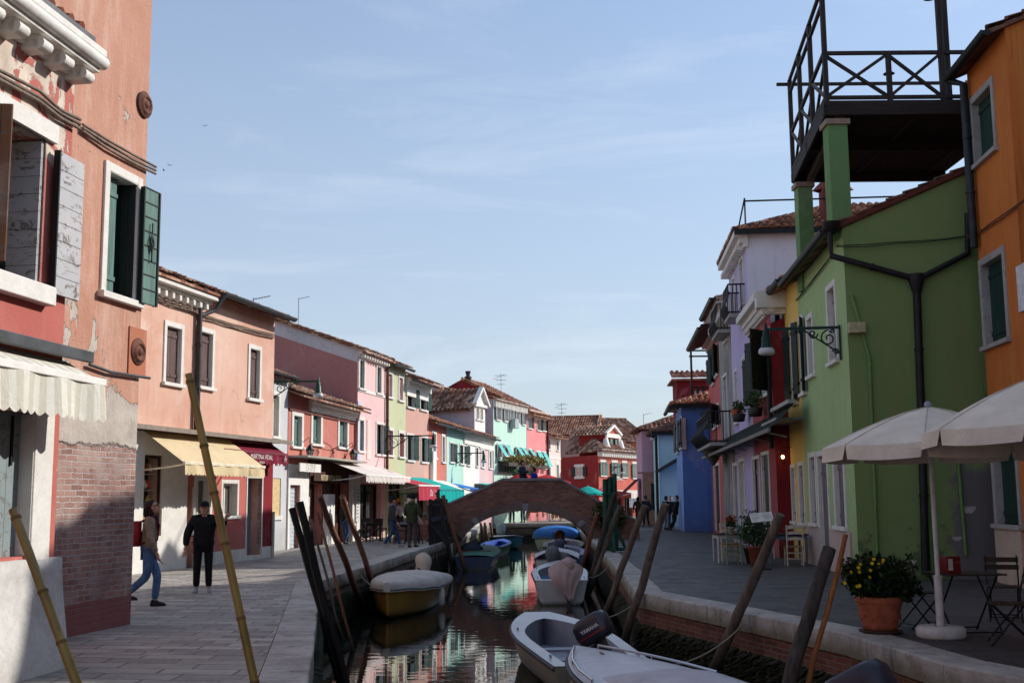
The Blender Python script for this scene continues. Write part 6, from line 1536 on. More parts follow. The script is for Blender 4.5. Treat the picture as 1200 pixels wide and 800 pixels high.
for x,y,lab in ((-2.12,29.6,'pale fender hanging on the yellow hulled boat'),):
    b=MB(); b.lathe([(0,-.24),(.06,-.22),(.085,-.15),(.085,.12),(.06,.19),(.025,.22),(.025,.26),(0,.26)],14); b.tube([(0,0,.24),(0.02,0,.5)],.008,5); tag(b.build('fender',plain((96,110,140) if y<25 else (206,204,200),.4),None,loc=(x-.62 if y<25 else x+.28,y,WZ+.3)),lab,'fender')
# ------------------------------------------------------------------ things on the right quay
GP=plain((38,74,62),.6,.25,4); o=thing('mooring_dolphin','green painted post cluster with a flared base beside the footbridge','post',at(718,645,36.3))
for x,h in ((-.2,2.22),(-.05,2.28),(.1,2.38)):
    b=MB(); b.tube([(x,0,0),(x,0,h)],[.085,.075],8); b.build('post',GP,o)
for sg in (-1,1):
    b=MB(); b.beam((sg*.42,.0,.02),(sg*.06,.0,.85),.09,.09); b.beam((0,sg*.42,.02),(0,sg*.06,.85),.09,.09); b.build('brace',GP,o)
b=MB(); b.box(-.5,.5,-.06,.06,0,.1); b.box(-.06,.06,-.5,.5,0,.1); b.build('base',GP,o); b=MB(); b.tube([(-.3,-.1,1.75),(.2,-.1,1.72),(.2,.1,1.72),(-.3,.1,1.75),(-.3,-.1,1.75)],.025,6); b.build('rope',plain((40,100,86),.8),o)
def umbrella(name,lab,x,y,r,zr,za,m,nseg=8,base=True,val=.17,grp=None,rot=.39,inner=None):
    o=thing(name,lab,'umbrella',(x,y,0),0,grp); pm=plain((214,214,212),.4); b=MB()
    A=[rot+2*math.pi*k/nseg for k in range(nseg)]
    b.grid([[Vector((rr*math.cos(a),rr*math.sin(a),zr+(za-zr)*(1-(rr/r)**1.35)-.02*r*math.sin(math.pi*f)*(rr/r))) for k,a0 in enumerate(A) for f,a in [(q/4,a0+(2*math.pi/nseg)*q/4) for q in range(4)]] for rr in (r,r*.75,r*.5,r*.25,.03)],0,False,True); 
    # straight panel edges: pull mid points in
    b.build('canopy',m,o)
    if base:
        b=MB()
        for a in A: b.tube([(rr*math.cos(a),rr*math.sin(a),zr+(za-zr)*(1-(rr/r)**1.35)+.004) for rr in (r,r*.8,r*.6,r*.4,r*.2,.05)],.006,5)
        b.build('seams',plain((196,186,170),.8),o)
    b=MB(); apo=math.cos(math.pi/nseg)
    for k,a0 in enumerate(A):
        a1=a0+2*math.pi/nseg; p=Vector((r*math.cos(a0),r*math.sin(a0),zr)); q=Vector((r*math.cos(a1),r*math.sin(a1),zr))
        arc=[Vector((r*math.cos(a0+(a1-a0)*f),r*math.sin(a0+(a1-a0)*f),zr-.02*r*math.sin(math.pi*f))) for f in [.0+i/8 for i in range(9)]]
        low=[v*1.015+Vector((0,0,-val-zr*.015)) for v in arc]; low[0]=low[0].lerp(low[1],.35); low[-1]=low[-1].lerp(low[-2],.35)
        b.grid([arc,low],0,True)
    b.build('valance',m,o)
    b=MB(); b.tube([(0,0,.06),(0,0,za)],.028,12); b.build('pole',pm,o)
    b=MB()
    for a in A: b.tube([(0,0,za-.06),(r*.98*math.cos(a),r*.98*math.sin(a),zr-.01)],.011,5); b.tube([(0,0,zr-.12),(r*.5*math.cos(a),r*.5*math.sin(a),zr+(za-zr)*.6-.03)],.009,5)
    b.build('ribs',pm,o); b=MB(); b.ball((0,0,za+.03),.045); b.build('finial',plain((150,156,176),.3),o)
    if base:
        b=MB(); b.lathe([(0,0),(.26,0),(.285,.03),(.285,.11),(.26,.14),(.07,.145)],32); b.build('base',plain((206,204,200),.6),o); b=MB(); b.tube([(0,0,.14),(0,0,.72)],.047,16); b.tube([(0,0,.7),(0,0,.735)],.053,16); b.build('sleeve',plain((206,204,200),.6),o)
    return o
UC=cloth((236,226,208),'umbrella_cloth',.1)
g=gp(1103,747)
umbrella('parasol','off white parasol standing on a round base by the bistro table',g.x,g.y,1.27,at(1083,522,g.y).z,at(1083,477,g.y).z,UC)
umbrella('parasol','off white parasol cut off by the right edge of the picture',5.75,12.35,1.28,at(1200,503,12.35).z,at(1200,440,12.35).z,UC,rot=.2)
for lab,px,py,d,c,rr in (('teal parasol in the square beyond the bridge',689,575,84,(40,176,164),1.2),('pink parasol in the square beyond the bridge',706,577,86,(206,84,104),1.2),('red parasol seen over the bridge beside the coral house',640,562,80,(190,56,60),1.7),('red parasol seen over the bridge under the mint veranda',612,560,78,(184,52,56),1.2)):
    p=at(px,py,d); umbrella('parasol',lab,p.x,p.y,rr,p.z-.15,p.z+.35,cloth(c,'parasol_cloth'),base=False,val=.14)
# pot of yellow daisies
g=gp(1032,741); o=thing('flower_pot','terracotta pot of yellow daisies standing on the right quay','plant',g)
TC=plain((168,92,66),.8,.2,5)
b=MB(); b.lathe([(0,.04),(.2,.04),(.215,.1),(.25,.26),(.265,.33),(.27,.34),(.27,.36),(.285,.37),(.29,.44),(.275,.45),(.25,.45),(.24,.38),(0,.38)],32); b.build('pot',TC,o); b=MB(); b.lathe([(0,0),(.24,0),(.27,.035),(.25,.04),(0,.02)],28); b.build('saucer',plain((66,50,46),.8),o)
b=MB()
for k in range(9):
    a=2*math.pi*k/9; b.tube([(.245*math.cos(a+t*.55)+0,.245*math.sin(a+t*.55),.2+.05*math.sin(t*6)) for t in (0,.3,.6,.9,1)],.008,5)
b.build('relief',TC,o)
b=MB(); leafball(b,(0,0,.6),.34,.34,.25,3200,.075,3); leafball(b,(-.12,-.05,.7),.3,.3,.26,900,.08,3); leafball(b,(.2,.0,.56),.3,.36,.2,700,.08,3)
for q_ in range(46):
    a=random.uniform(0,6.28); r_=random.uniform(.3,.47); z_=random.uniform(.55,.92); b.tube([(r_*.4*math.cos(a),r_*.4*math.sin(a),.5),(r_*math.cos(a),r_*math.sin(a),z_)],.004,4); leafball(b,(r_*math.cos(a),r_*math.sin(a),z_),.05,.05,.05,9,.07,3); b.build('foliage',[plain((52,76,42),.7,.3,9),plain((68,92,52),.7,.3,9),plain((38,58,36),.7,.3,9)],o)
for px,py in ((990,683),(1006,665),(1007,670),(1008,661),(1022,660),(1024,655),(1019,676),(1035,656),(1030,661),(1034,658),(1004,687),(1007,686),(1020,668),(1032,664),(997,670)):
    q=at(px,py,g.y-.32)-g; b=MB(); n_=Vector((random.uniform(-.5,.5),-1,random.uniform(.2,.9))).normalized(); M_=n_.to_track_quat('Z','Y').to_matrix().to_4x4()
    for k in range(9):
        a=2*math.pi*k/9; c,s_=math.cos(a),math.sin(a); b.add([q+M_.to_3x3()@Vector(v) for v in ((0,0,0),(c*.016-s_*.007,s_*.016+c*.007,.004),(c*.026,s_*.026,.006),(c*.016+s_*.007,s_*.016-c*.007,.004))],((0,1,2,3),))
    b.ball(q+n_*.006,.009,n=8,k=4); fl=b.build('flower',plain((226,190,30),.7),o); b=MB(); b.tube([q,q+Vector((-q.x*.25,.12,-.18))],.003,4); b.build('stem',plain((44,64,30),.8),fl)
# bistro table and folding chairs
SL=wood((74,58,48),(46,36,32),.6,0,'bistro_slats'); IR=plain((30,30,32),.5,.1,5,.4)
def bistro_chair(lab,x,y,rz,g_='folding bistro chairs'):
    o=thing('folding_chair',lab,'chair',(x,y,0),rz,g_)
    for sg in (-1,1):
        b=MB(); b.tube([(sg*.2,.26,0),(sg*.2,-.16,.46),(sg*.2,-.2,.88)],.011,8) if False else b.tube([(sg*.2,.24,0),(sg*.2,-.12,.44),(sg*.2,-.22,.86)],.011,8); b.build('leg',IR,o)
        b=MB(); b.tube([(sg*.17,-.24,0),(sg*.17,.2,.45)],.011,8); b.build('leg',IR,o)
    for y_,z_ in ((-.2,.06),(.2,.06)): 
        b=MB(); b.tube([(-.19,y_,z_),(.19,y_,z_)],.009,6); b.build('stretcher',IR,o)
    b=MB()
    for k in range(6): b.box(-.21,.21,-.17+k*.066,-.115+k*.066,.445,.463)
    b.build('seat',SL,o); b=MB()
    for z_ in (.7,.8): b.beam((-.22,-.185-.24*(z_-.7),z_),(.22,-.185-.24*(z_-.7),z_),.016,.065)
    b.build('backrest',SL,o); return o
def bistro_table(lab,x,y,rz=0,w=.6,cat='table'):
    o=thing('folding_table',lab,cat,(x,y,0),rz); b=MB(); n=int(w/.075)
    for k in range(n): b.box(-w/2,w/2,-w/2+k*w/n,-w/2+(k+.88)*w/n,.71,.728)
    b.build('tabletop',SL,o)
    for sg in (-1,1):
        b=MB(); b.tube([(sg*w*.42,-w*.4,0),(sg*w*.42,w*.38,.7)],.012,8); b.build('leg',IR,o); b=MB(); b.tube([(sg*w*.38,w*.4,0),(sg*w*.38,-w*.38,.7)],.012,8); b.build('leg',IR,o)
    for y_ in (-.37,.37): b=MB(); b.tube([(-w*.42,y_*w*1.05,.03),(w*.42,y_*w*1.05,.03)],.01,6); b.build('stretcher',IR,o)
    return o
tx=at(1128,660,14.6); bistro_table('dark slatted folding table with a napkin box on it',tx.x,14.6,.1,.75)
bistro_chair('dark folding chair behind the parasol pole, left of the folding table',at(1094,670,15.0).x-.15,15.1,R(-80))
bistro_chair('dark folding chair nearest the right edge, right of the folding table',at(1176,690,13.3).x+.12,13.45,R(75))
bistro_chair('dark folding chair farther back beside the orange wall',at(1150,690,15.9).x+.3,15.9,R(160))
q=at(1113,656,14.5); o=thing('napkin_box','red napkin dispenser with a white side standing on the folding table','napkin box',(q.x,14.5,.728),R(18)); b=MB(); b.box(-.1,.1,-.075,.075,0,.205); b.build('case',plain((120,28,28),.4),o,.006); b=MB(); b.box(-.085,-.02,-.08,-.076,.04,.18); b.build('napkins',plain((224,222,216),.8),o)
b=MB(); b.box(.005,.09,-.0775,-.0752,.12,.15); b.build('label_strip',plain((150,60,58),.5),o)
# ladder back chairs and tables of the restaurant
def ladder_chair(lab,x,y,rz,m,g_='ladder back restaurant chairs'):
    o=thing('ladder_chair',lab,'chair',(x,y,0),rz,g_); st=plain((150,124,84),.8)
    for sg in (-1,1):
        b=MB(); b.tube([(sg*.2,.2,0),(sg*.2,.2,.45)],.02,8); b.build('leg',m,o)
        b=MB(); b.tube([(sg*.19,-.2,0),(sg*.19,-.2,.45),(sg*.2,-.28,.98)],.02,8); b.build('leg',m,o)
    for z_,h_ in ((.92,.09),(.78,.07),(.64,.07)):
        b=MB(); yy=-.2-.08*(z_-.45)/.53; P=[]
        for dz in (-h_/2,h_/2): P.append([Vector((-.2+.4*k/8,yy-.03*math.sin(math.pi*k/8),z_+dz+.02*math.sin(math.pi*k/8))) for k in range(9)])
        b.grid(P,0,True); P2=[[p+Vector((0,.014,0)) for p in r_] for r_ in P]; b.grid(P2,0,True); b.grid([P[1],P2[1]],0); b.build('slat',m,o)
    for z_ in (.16,.3):
        for a,c in (((-.2,-.2),(.2,-.2)),((-.2,.2),(.2,.2)),((-.2,-.2),(-.2,.2)),((.2,-.2),(.2,.2))):
            b=MB(); b.tube([(a[0],a[1],z_),(c[0],c[1],z_)],.011,6); b.build('stretcher',m,o)
    b=MB(); b.box(-.22,.22,-.2,.23,.435,.47); b.build('seat',st,o,.01); return o
def table(lab,x,y,rz,m,w=.8,l=.8,top=None,name='table',h=.75):
    o=thing(name,lab,'table',(x,y,0),rz); b=MB(); b.box(-w/2,w/2,-l/2,l/2,h-.035,h); b.build('tabletop',top or m,o,.004); b=MB(); b.box(-w/2+.05,w/2-.05,-l/2+.05,l/2-.05,h-.13,h-.036); b.build('apron',m,o)
    for sx_ in (-1,1):
        for sy_ in (-1,1): b=MB(); b.tube([(sx_*(w/2-.06),sy_*(l/2-.06),0),(sx_*(w/2-.06),sy_*(l/2-.06),h-.05)],[.025,.035],8); b.build('leg',m,o)
    return o
GC=wood((150,166,146),(118,134,116),.7,2,'sage_paint'); CC=wood((216,204,186),(188,174,154),.7,2,'cream_paint'); WT=wood((206,206,206),(170,170,172),.7,2,'white_table_paint'); BT=wood((112,130,150),(84,100,120),.7,2,'blue_grey_paint')
g=gp(860,660); table('white painted wooden table beside the sage green chair',g.x,g.y+.5,0,WT,.82,.8,wood((88,58,50)))
ladder_chair('sage green ladder back chair at the white table',g.x-.05,g.y-.12,R(4),GC)
g2=gp(925,662); table('blue grey painted table beside the cream chair',g2.x+.05,g2.y+.55,0,BT,1.0,.8,wood((56,50,60)))
ladder_chair('cream ladder back chair at the blue grey table',g2.x+.12,g2.y-.05,R(-6),CC)
ladder_chair('second cream ladder back chair half hidden by a leaning pole',gp(900,655).x,gp(900,655).y+.3,R(90),CC)
ladder_chair('brown seated chair on the far side of the white table',g.x+.15,g.y+1.25,R(180),CC)
q=gp(893,658); o=thing('menu_stand','menu stand with an open white menu in front of the maroon house','menu stand',(at(893,630,27.2).x,27.2,0)); b=MB(); b.tube([(0,0,0),(0,0,1.1)],.02,8); b.lathe([(0,0),(.2,0),(.2,.02),(0,.03)],16); b.build('stand',IR,o)
b=MB(); M_=Matrix.Translation((0,-.05,1.2))@Matrix.Rotation(R(35),4,'X')@Matrix.Rotation(R(-6),4,'Y'); b.xbox(M_,.52,.34,.02); mo=b.build('menu_board',plain((226,222,216),.6),o); b=MB()
for c_ in (-.13,.13):
    for k in range(7): b.add([M_@Vector((c_+dx,.12-k*.038+dy,.0125)) for dx,dy in ((-.1,0),(.1-.03*(k%3),0),(.1-.03*(k%3),.008),(-.1,.008))],((0,1,2,3),))
b.build('menu_lines',plain((120,116,112),.8),mo)
def potted(lab,x,y,r,h,ph,pc,leaf,n,fl=None,z0=0,ls=.1):
    o=thing('potted_plant',lab,'plant',(x,y,z0)); b=MB(); b.lathe([(0,0),(r*.7,0),(r,ph),(r*1.06,ph),(r*1.06,ph+.03),(r*.9,ph+.03),(0,ph)],16); b.build('pot',plain(pc,.8),o); b=MB(); leafball(b,(0,0,ph+h/2),r*1.7,r*1.7,h/2,n,ls,3); b.build('foliage',leaf,o)
    if fl:
        b=MB(); leafball(b,(0,0,ph+h*.8),r*1.6,r*1.6,h*.25,60,ls*.9,1); b.build('blossoms',plain(fl,.7),o)
LF=[plain((44,66,34),.8),plain((58,82,42),.8),plain((34,50,30),.8)]
tz=.75; potted('small pot of red flowers standing on the white table',at(857,600,28.9).x,29.0,.08,.3,.16,(196,190,180),LF,120,(180,60,44),tz,.08)
potted('bushy dark olive plant behind the white table',at(880,600,29.6).x,29.7,.2,1.0,.35,(70,60,54),[plain((70,74,64),.8),plain((84,84,78),.8),plain((52,58,50),.8)],420,None,0,.09)
potted('terracotta pot with a dark shrub behind the leaning grey pole',at(886,650,28.6).x,28.5,.22,.75,.45,(150,84,66),LF,500,None,0,.1)
# warm wall lantern by the yellow house door
p=onf(YH,928,535,.25); o=thing('wall_lantern','small lit wall lantern under the dark canopy beside the yellow house','lantern',p); b=MB(); b.box(-.09,.09,-.09,.09,.14,.17); b.box(-.05,.05,-.05,.05,-.2,-.17)
for sx_ in (-1,1):
    for sy_ in (-1,1): b.tube([(sx_*.08,sy_*.08,.14),(sx_*.045,sy_*.045,-.17)],.009,5)
b.tube([(0,0,.16),(.0,0,.26),(.26,0,.26)],.012,6); b.build('frame',IR,o); n=N('lit_bulb'); n.b.inputs['Emission Color'].default_value=C4((255,214,150)); n.b.inputs['Emission Strength'].default_value=6; LM=n.done((255,230,190),.4); b=MB(); b.ball((0,0,0),.05); b.build('bulb',LM,o)
# ------------------------------------------------------------------ street lamps on scroll brackets
def bracket_lamp(lab,root,tip,zt,m=IRONGR,drop=.2,s=1.0):
    root,tip=Vector(root),Vector(tip); L=(tip-root).length; an=math.atan2(tip.y-root.y,tip.x-root.x); o=thing('bracket_lamp',lab,'street lamp',(root.x,root.y,zt),an)
    b=MB(); b.beam((0,0,0),(L,0,0),.035,.06); b.beam((L*.5,0,-.03),(.02,0,-L*.36),.03,.03); b.beam((.015,0,.05),(.015,0,-L*.45),.04,.05)
    def spiral(cx,cz,r0,turn,st,dirn):
        pts=[]
        for k in range(22): t=k/21; a=st+dirn*turn*2*math.pi*t; r=r0*(1-.85*t); pts.append((cx+r*math.cos(a),0,cz+r*math.sin(a)))
        b.tube(pts,.012*s+.004,6)
    k=L/1.5
    spiral(.24*k,-.22*k,.17*k,1.4,math.pi*.5,-1); spiral(.55*k,-.12*k,.1*k,1.3,math.pi,1); spiral(.78*k,-.07*k,.06*k,1.2,math.pi*.5,-1); spiral(.1*k,-.5*k,.07*k,1.2,0,1); spiral(.16*k,-.06*k,.05*k,1.1,0,-1)
    b.build('bracket',m,o); b=MB(); b.lathe([(0,.16),(.03,.12),(.035,0),(.045,-.04),(.075,-.07),(.065,-.12),(.09,-.17),(.105,-.36),(.135,-.4),(.13,-.43)],16,(L,0,0)); hd=b.build('lamp_head',m,o)
    b=MB(); b.lathe([(.13,-.41),(.165,-.44),(.175,-.52),(.14,-.555),(0,-.56)],18,(L,0,0)); b.build('lamp_shade',plain((198,198,200),.4),hd); return o
p=onf(GH,986,395,.02); r0=Vector(p); u,z=GH.uz(986,383); bracket_lamp('green lamp on a scroll bracket at the corner of the green house',(r0.x,r0.y,0),(r0.x-1.55,r0.y+.2,0),z,plain((28,54,46),.5,.2,6,.2),s=1.2)
p=onf(H4,319,452,.02); bracket_lamp('green lamp on a long scroll bracket by the narrow grey house',(p[0],p[1],0),(p[0]+1.55,p[1]-.05,0),at(340,447,p[1]).z)
p=onf(H6,451,510,.02); bracket_lamp('black scroll bracket lamp between the pink and the yellow green house',(p[0],p[1],0),(p[0]+2.2,p[1]-.2,0),H6.z(451,511),IR)
p=onf(H10,534,528,.02); bracket_lamp('green scroll bracket lamp on the small mint house',(p[0],p[1],0),(p[0]+1.6,p[1]-.2,0),H10.z(540,532),IRONGR)
p=at(772,506,67); bracket_lamp('lamp hanging from a bracket between the mauve and the cyan house',(p.x+1.2,66,0),(p.x-.5,65.6,0),p.z,IR)
p=at(715,547,94.3); bracket_lamp('lamp bracket on the front of the dark red corner house',(p.x,p.y,0),(p.x+.9,p.y-.9,0),p.z,IR)
for px,py,lab in ((354,530,'small black lantern over the roller shutter, left of the restaurant doors'),(405.5,534,'small black lantern above the white awning of the restaurant')):
    p=onf(H5,px,py,.3); o=thing('wall_lantern',lab,'lantern',p); b=MB(); b.lathe([(0,.3),(.06,.26),(.16,.1),(.15,.08)],6,(0,0,0),0,False); b.lathe([(.04,-.22),(.06,-.2),(.0,-.22)],6)
    for k in range(6): a=math.pi*k/3; b.tube([(.15*math.cos(a),.15*math.sin(a),.09),(.06*math.cos(a),.06*math.sin(a),-.2)],.012,5)
    b.build('frame',IR,o); b=MB(); b.lathe([(.13,.08),(.05,-.19)],6,(0,0,0),0,False); b.build('pane',plain((150,150,146),.2),o); b=MB(); b.tube([(0,0,.28),(-.05,.02,.55),(-.3,.05,.35),(-.32,.05,.1)],.014,6); b.build('bracket',IR,o)
for px,py in ((371,531),(389,531)):
    p=onf(H5,px,py,.05); b=MB(); pts=[(k*.045*math.cos(k*.5),0,k*.03*math.sin(k*.5)) for k in range(16)]; b.tube([(0,0,-.4),(0,0,.2)],.016,6); b.tube(pts,.014,6); b.tube([(0,0,.2),(.5,-.02,.1),(.9,-.02,.35)],.014,6); tag(b.build('scroll_bracket',IR,None,loc=p),'empty black scroll bracket on the red restaurant wall, '+('left one' if px<380 else 'right one'),'bracket')
# barrier of dark timbers on the left quay
o=thing('timber_barrier','dark barrier of upright timbers with slanting braces on the left quay by the bridge','barrier',(-3.05,42.5,0),math.atan2(4.6,.30)-0)
DT=wood((44,42,46),(26,25,28),.8,2,'dark_timber'); Lb=4.8
for k in range(7):
    u=Lb*k/6; b=MB(); b.box(u-.05,u+.05,-.05,.05,0,1.72-random.uniform(0,.1)); b.build('post',DT,o); b=MB(); b.beam((u,.0,.75),(u-.1,-.62,.03),.07,.07); b.build('brace',DT,o)
b=MB(); b.box(-.1,Lb+.1,-.08,-.052,.86,1.02); b.build('rail',plain((46,54,72),.7),o); b=MB(); b.box(-.1,Lb+.1,-.08,-.052,1.42,1.5); b.build('rail',DT,o)
# restaurant terrace on the left: tables, chairs, displays
DKC_=wood((52,46,44),(34,30,29),.6,2,'dark_chair_wood')
def simple_chair(lab,x,y,rz,m,g_):
    o=thing('cafe_chair',lab,'chair',(x,y,0),rz,g_)
    for sx_ in (-1,1):
        for sy_ in (-1,1): b=MB(); b.tube([(sx_*.2,sy_*.2,0),(sx_*.19,sy_*.19,.46)] + ([(sx_*.19,-.26,.92)] if sy_<0 else []),.018,6); b.build('leg',m,o)
    b=MB(); b.box(-.22,.22,-.2,.22,.44,.475); b.build('seat',m,o); b=MB(); b.box(-.2,.2,-.26,-.235,.62,.92); b.build('backrest',m,o); return o
for i,(px,py,d,rz,lab) in enumerate(((428,632,48.5,10,'dark cafe chair in front of the pink house opening, left one'),(441,634,47.0,170,'dark cafe chair beside the walker in the black hat'),(447,628,49.5,-80,'dark cafe chair against the white shop corner'),(470,632,46.0,90,'dark cafe chair behind the man in the green parka'))):
    p=at(px,py,d); simple_chair(lab,p.x,p.y,R(rz),DKC_,'dark cafe chairs on the left quay')
p=at(433,630,48.0); table('small dark cafe table in front of the pink house opening',p.x+.2,47.6,.2,DKC_,.7,.7); p=at(474,630,45.2); table('grey topped table beside the man in the green parka',p.x,p.y,.3,DKC_,1.1,.9,plain((110,108,116),.7))
b=MB(); p=at(415,600,48.2); 
o=thing('menu_board','tall white menu board on the restaurant pillar','sign',onf(H5,411.5,590,.27),H5.o.rotation_euler.z); b.box(-.22,.22,-.02,.02,-.75,.75); b.build('board',plain((226,224,220),.6),o); b=MB()
for k in range(9): b.box(-.16,.1+.05*(k%2),-.024,-.021,.55-k*.14,.6-k*.14)
b.build('menu_lines',plain((150,146,140),.8),o)
p=at(496,596,44.5); o=thing('display_panel','slanting pale panel on an easel in front of the green parka','sign',(p.x-.35,44.3,0),R(30)); b=MB(); M_=Matrix.Translation((0,0,1.15))@Matrix.Rotation(R(-35),4,'Y'); b.xbox(M_,.04,.5,1.0); b.build('panel',plain((196,176,172),.7),o); b=MB(); b.tube([(.3,-.2,0),(.0,0,1.4)],.02,6); b.tube([(.3,.2,0),(0,0,1.4)],.02,6); b.tube([(-.4,0,0),(0,0,1.4)],.02,6); b.build('easel',DKC_,o)
# terrace seen under the arch
TRM=plain((150,88,58),.6)
for i in range(7):
    p=at(618+i*10.5,603,85+(i%3)*1.6); simple_chair('orange brown terrace chair seen through the bridge arch',p.x,p.y,R(40*i),TRM,'terrace chairs seen through the arch')
for i in range(3):
    p=at(624+i*26,603,84.5); table('orange brown terrace table seen through the bridge arch, '+('left one','middle one','right one')[i],p.x,p.y,0,TRM,.9,.9)
b=MB(); p0,p1=at(590,600,88),at(700,600,93); o=thing('terrace_screen','low wooden screen round the terrace beyond the arch','fence',(p0.x,p0.y,0),math.atan2(p1.y-p0.y,p1.x-p0.x)); W_=math.hypot(p1.x-p0.x,p1.y-p0.y)
for k in range(26): b.box(W_*k/26,W_*(k+.7)/26,-.03,.03,.1,1.0)
b.box(0,W_,-.02,.02,.9,.98); b.build('slats',wood((176,108,70)),o)
p=at(741,607,87); o=thing('menu_stand','dark menu easel with a white sheet at the far end of the right quay','menu stand',(p.x,p.y,0)); b=MB(); b.beam((-.35,0,0),(-.1,0,1.5),.06,.06); b.beam((.35,0,0),(.1,0,1.5),.06,.06); b.beam((-.3,0,.6),(.3,0,.6),.05,.05); b.build('easel',IR,o); b=MB(); b.xbox(Matrix.Translation((.1,-.05,1.25))@Matrix.Rotation(R(-12),4,'X'),.6,.03,.7); b.build('sheet',plain((230,228,224),.7),o)
# antennas
def antenna(lab,px,py,d,h,kind=0,k=.5):
    p=at(px,py,d); b=MB(); b.tube([(0,0,-h-1.5),(0,0,0)],.016,6)
    if kind==0: b.tube([(0,0,-.05),(1.1*k,0,.12*k)],.012,5); [b.tube([((.2+q*.18)*k,-.25*k,q*.03*k-.02),((.2+q*.18)*k,.25*k,q*.03*k-.02)],.008,4) for q in range(5)]
    else: [b.tube([(-.5+.1*k,0,-.2-.35*k),(.5-.1*k,0,-.2-.35*k)],.018,5) for k in range(3)]; b.tube([(-.6,0,-.5),(.3,0,-.1)],.014,5)
    tag(b.build('antenna',plain((110,112,118),.5,.1,4,.3),None,loc=p),lab,'antenna')
antenna('tv antenna over the roof of the brown gable house',350,349,56,1.4); antenna('small tv antenna over the tiled roof of the long pink house',297,349,36,.8); antenna('tv antenna beside the chimney of the coral house',587,437,91,1.8,1); antenna('tall thin antenna right of the coral house',658,471,96,3.2,1)
for i,(px,py) in enumerate(((700,492),(705,496),(712,496))): antenna('thin tv antenna over the dark red corner house, '+('left','middle','right')[i],px,py,108,2.0,1)
antenna('tv antenna above the mauve house',754,485,76,1.6)
# ------------------------------------------------------------------ people
SKIN=plain((196,144,120),.6,.1,8,0,.3,.02,'skin')
def skinmesh(verts,edges,rad,root=0,sub=2):
    me=bpy.data.meshes.new('t'); me.from_pydata([Vector(v) for v in verts],edges,[]); o=bpy.data.objects.new('t',me); COL.objects.link(o)
    md=o.modifiers.new('s','SKIN'); md.use_smooth_shade=True
    for i,sv in enumerate(me.skin_vertices[0].data): sv.radius=rad[i] if isinstance(rad[i],tuple) else (rad[i],rad[i]); sv.use_root=(i==root)
    o.modifiers.new('u','SUBSURF').levels=sub
    bpy.context.view_layer.update(); dg=bpy.context.evaluated_depsgraph_get(); ev=o.evaluated_get(dg); m2=ev.to_mesh()
    vs=[tuple(v.co) for v in m2.vertices]; fs=[tuple(p.vertices) for p in m2.polygons]; ev.to_mesh_clear(); bpy.data.objects.remove(o); bpy.data.meshes.remove(me)
    return vs,fs
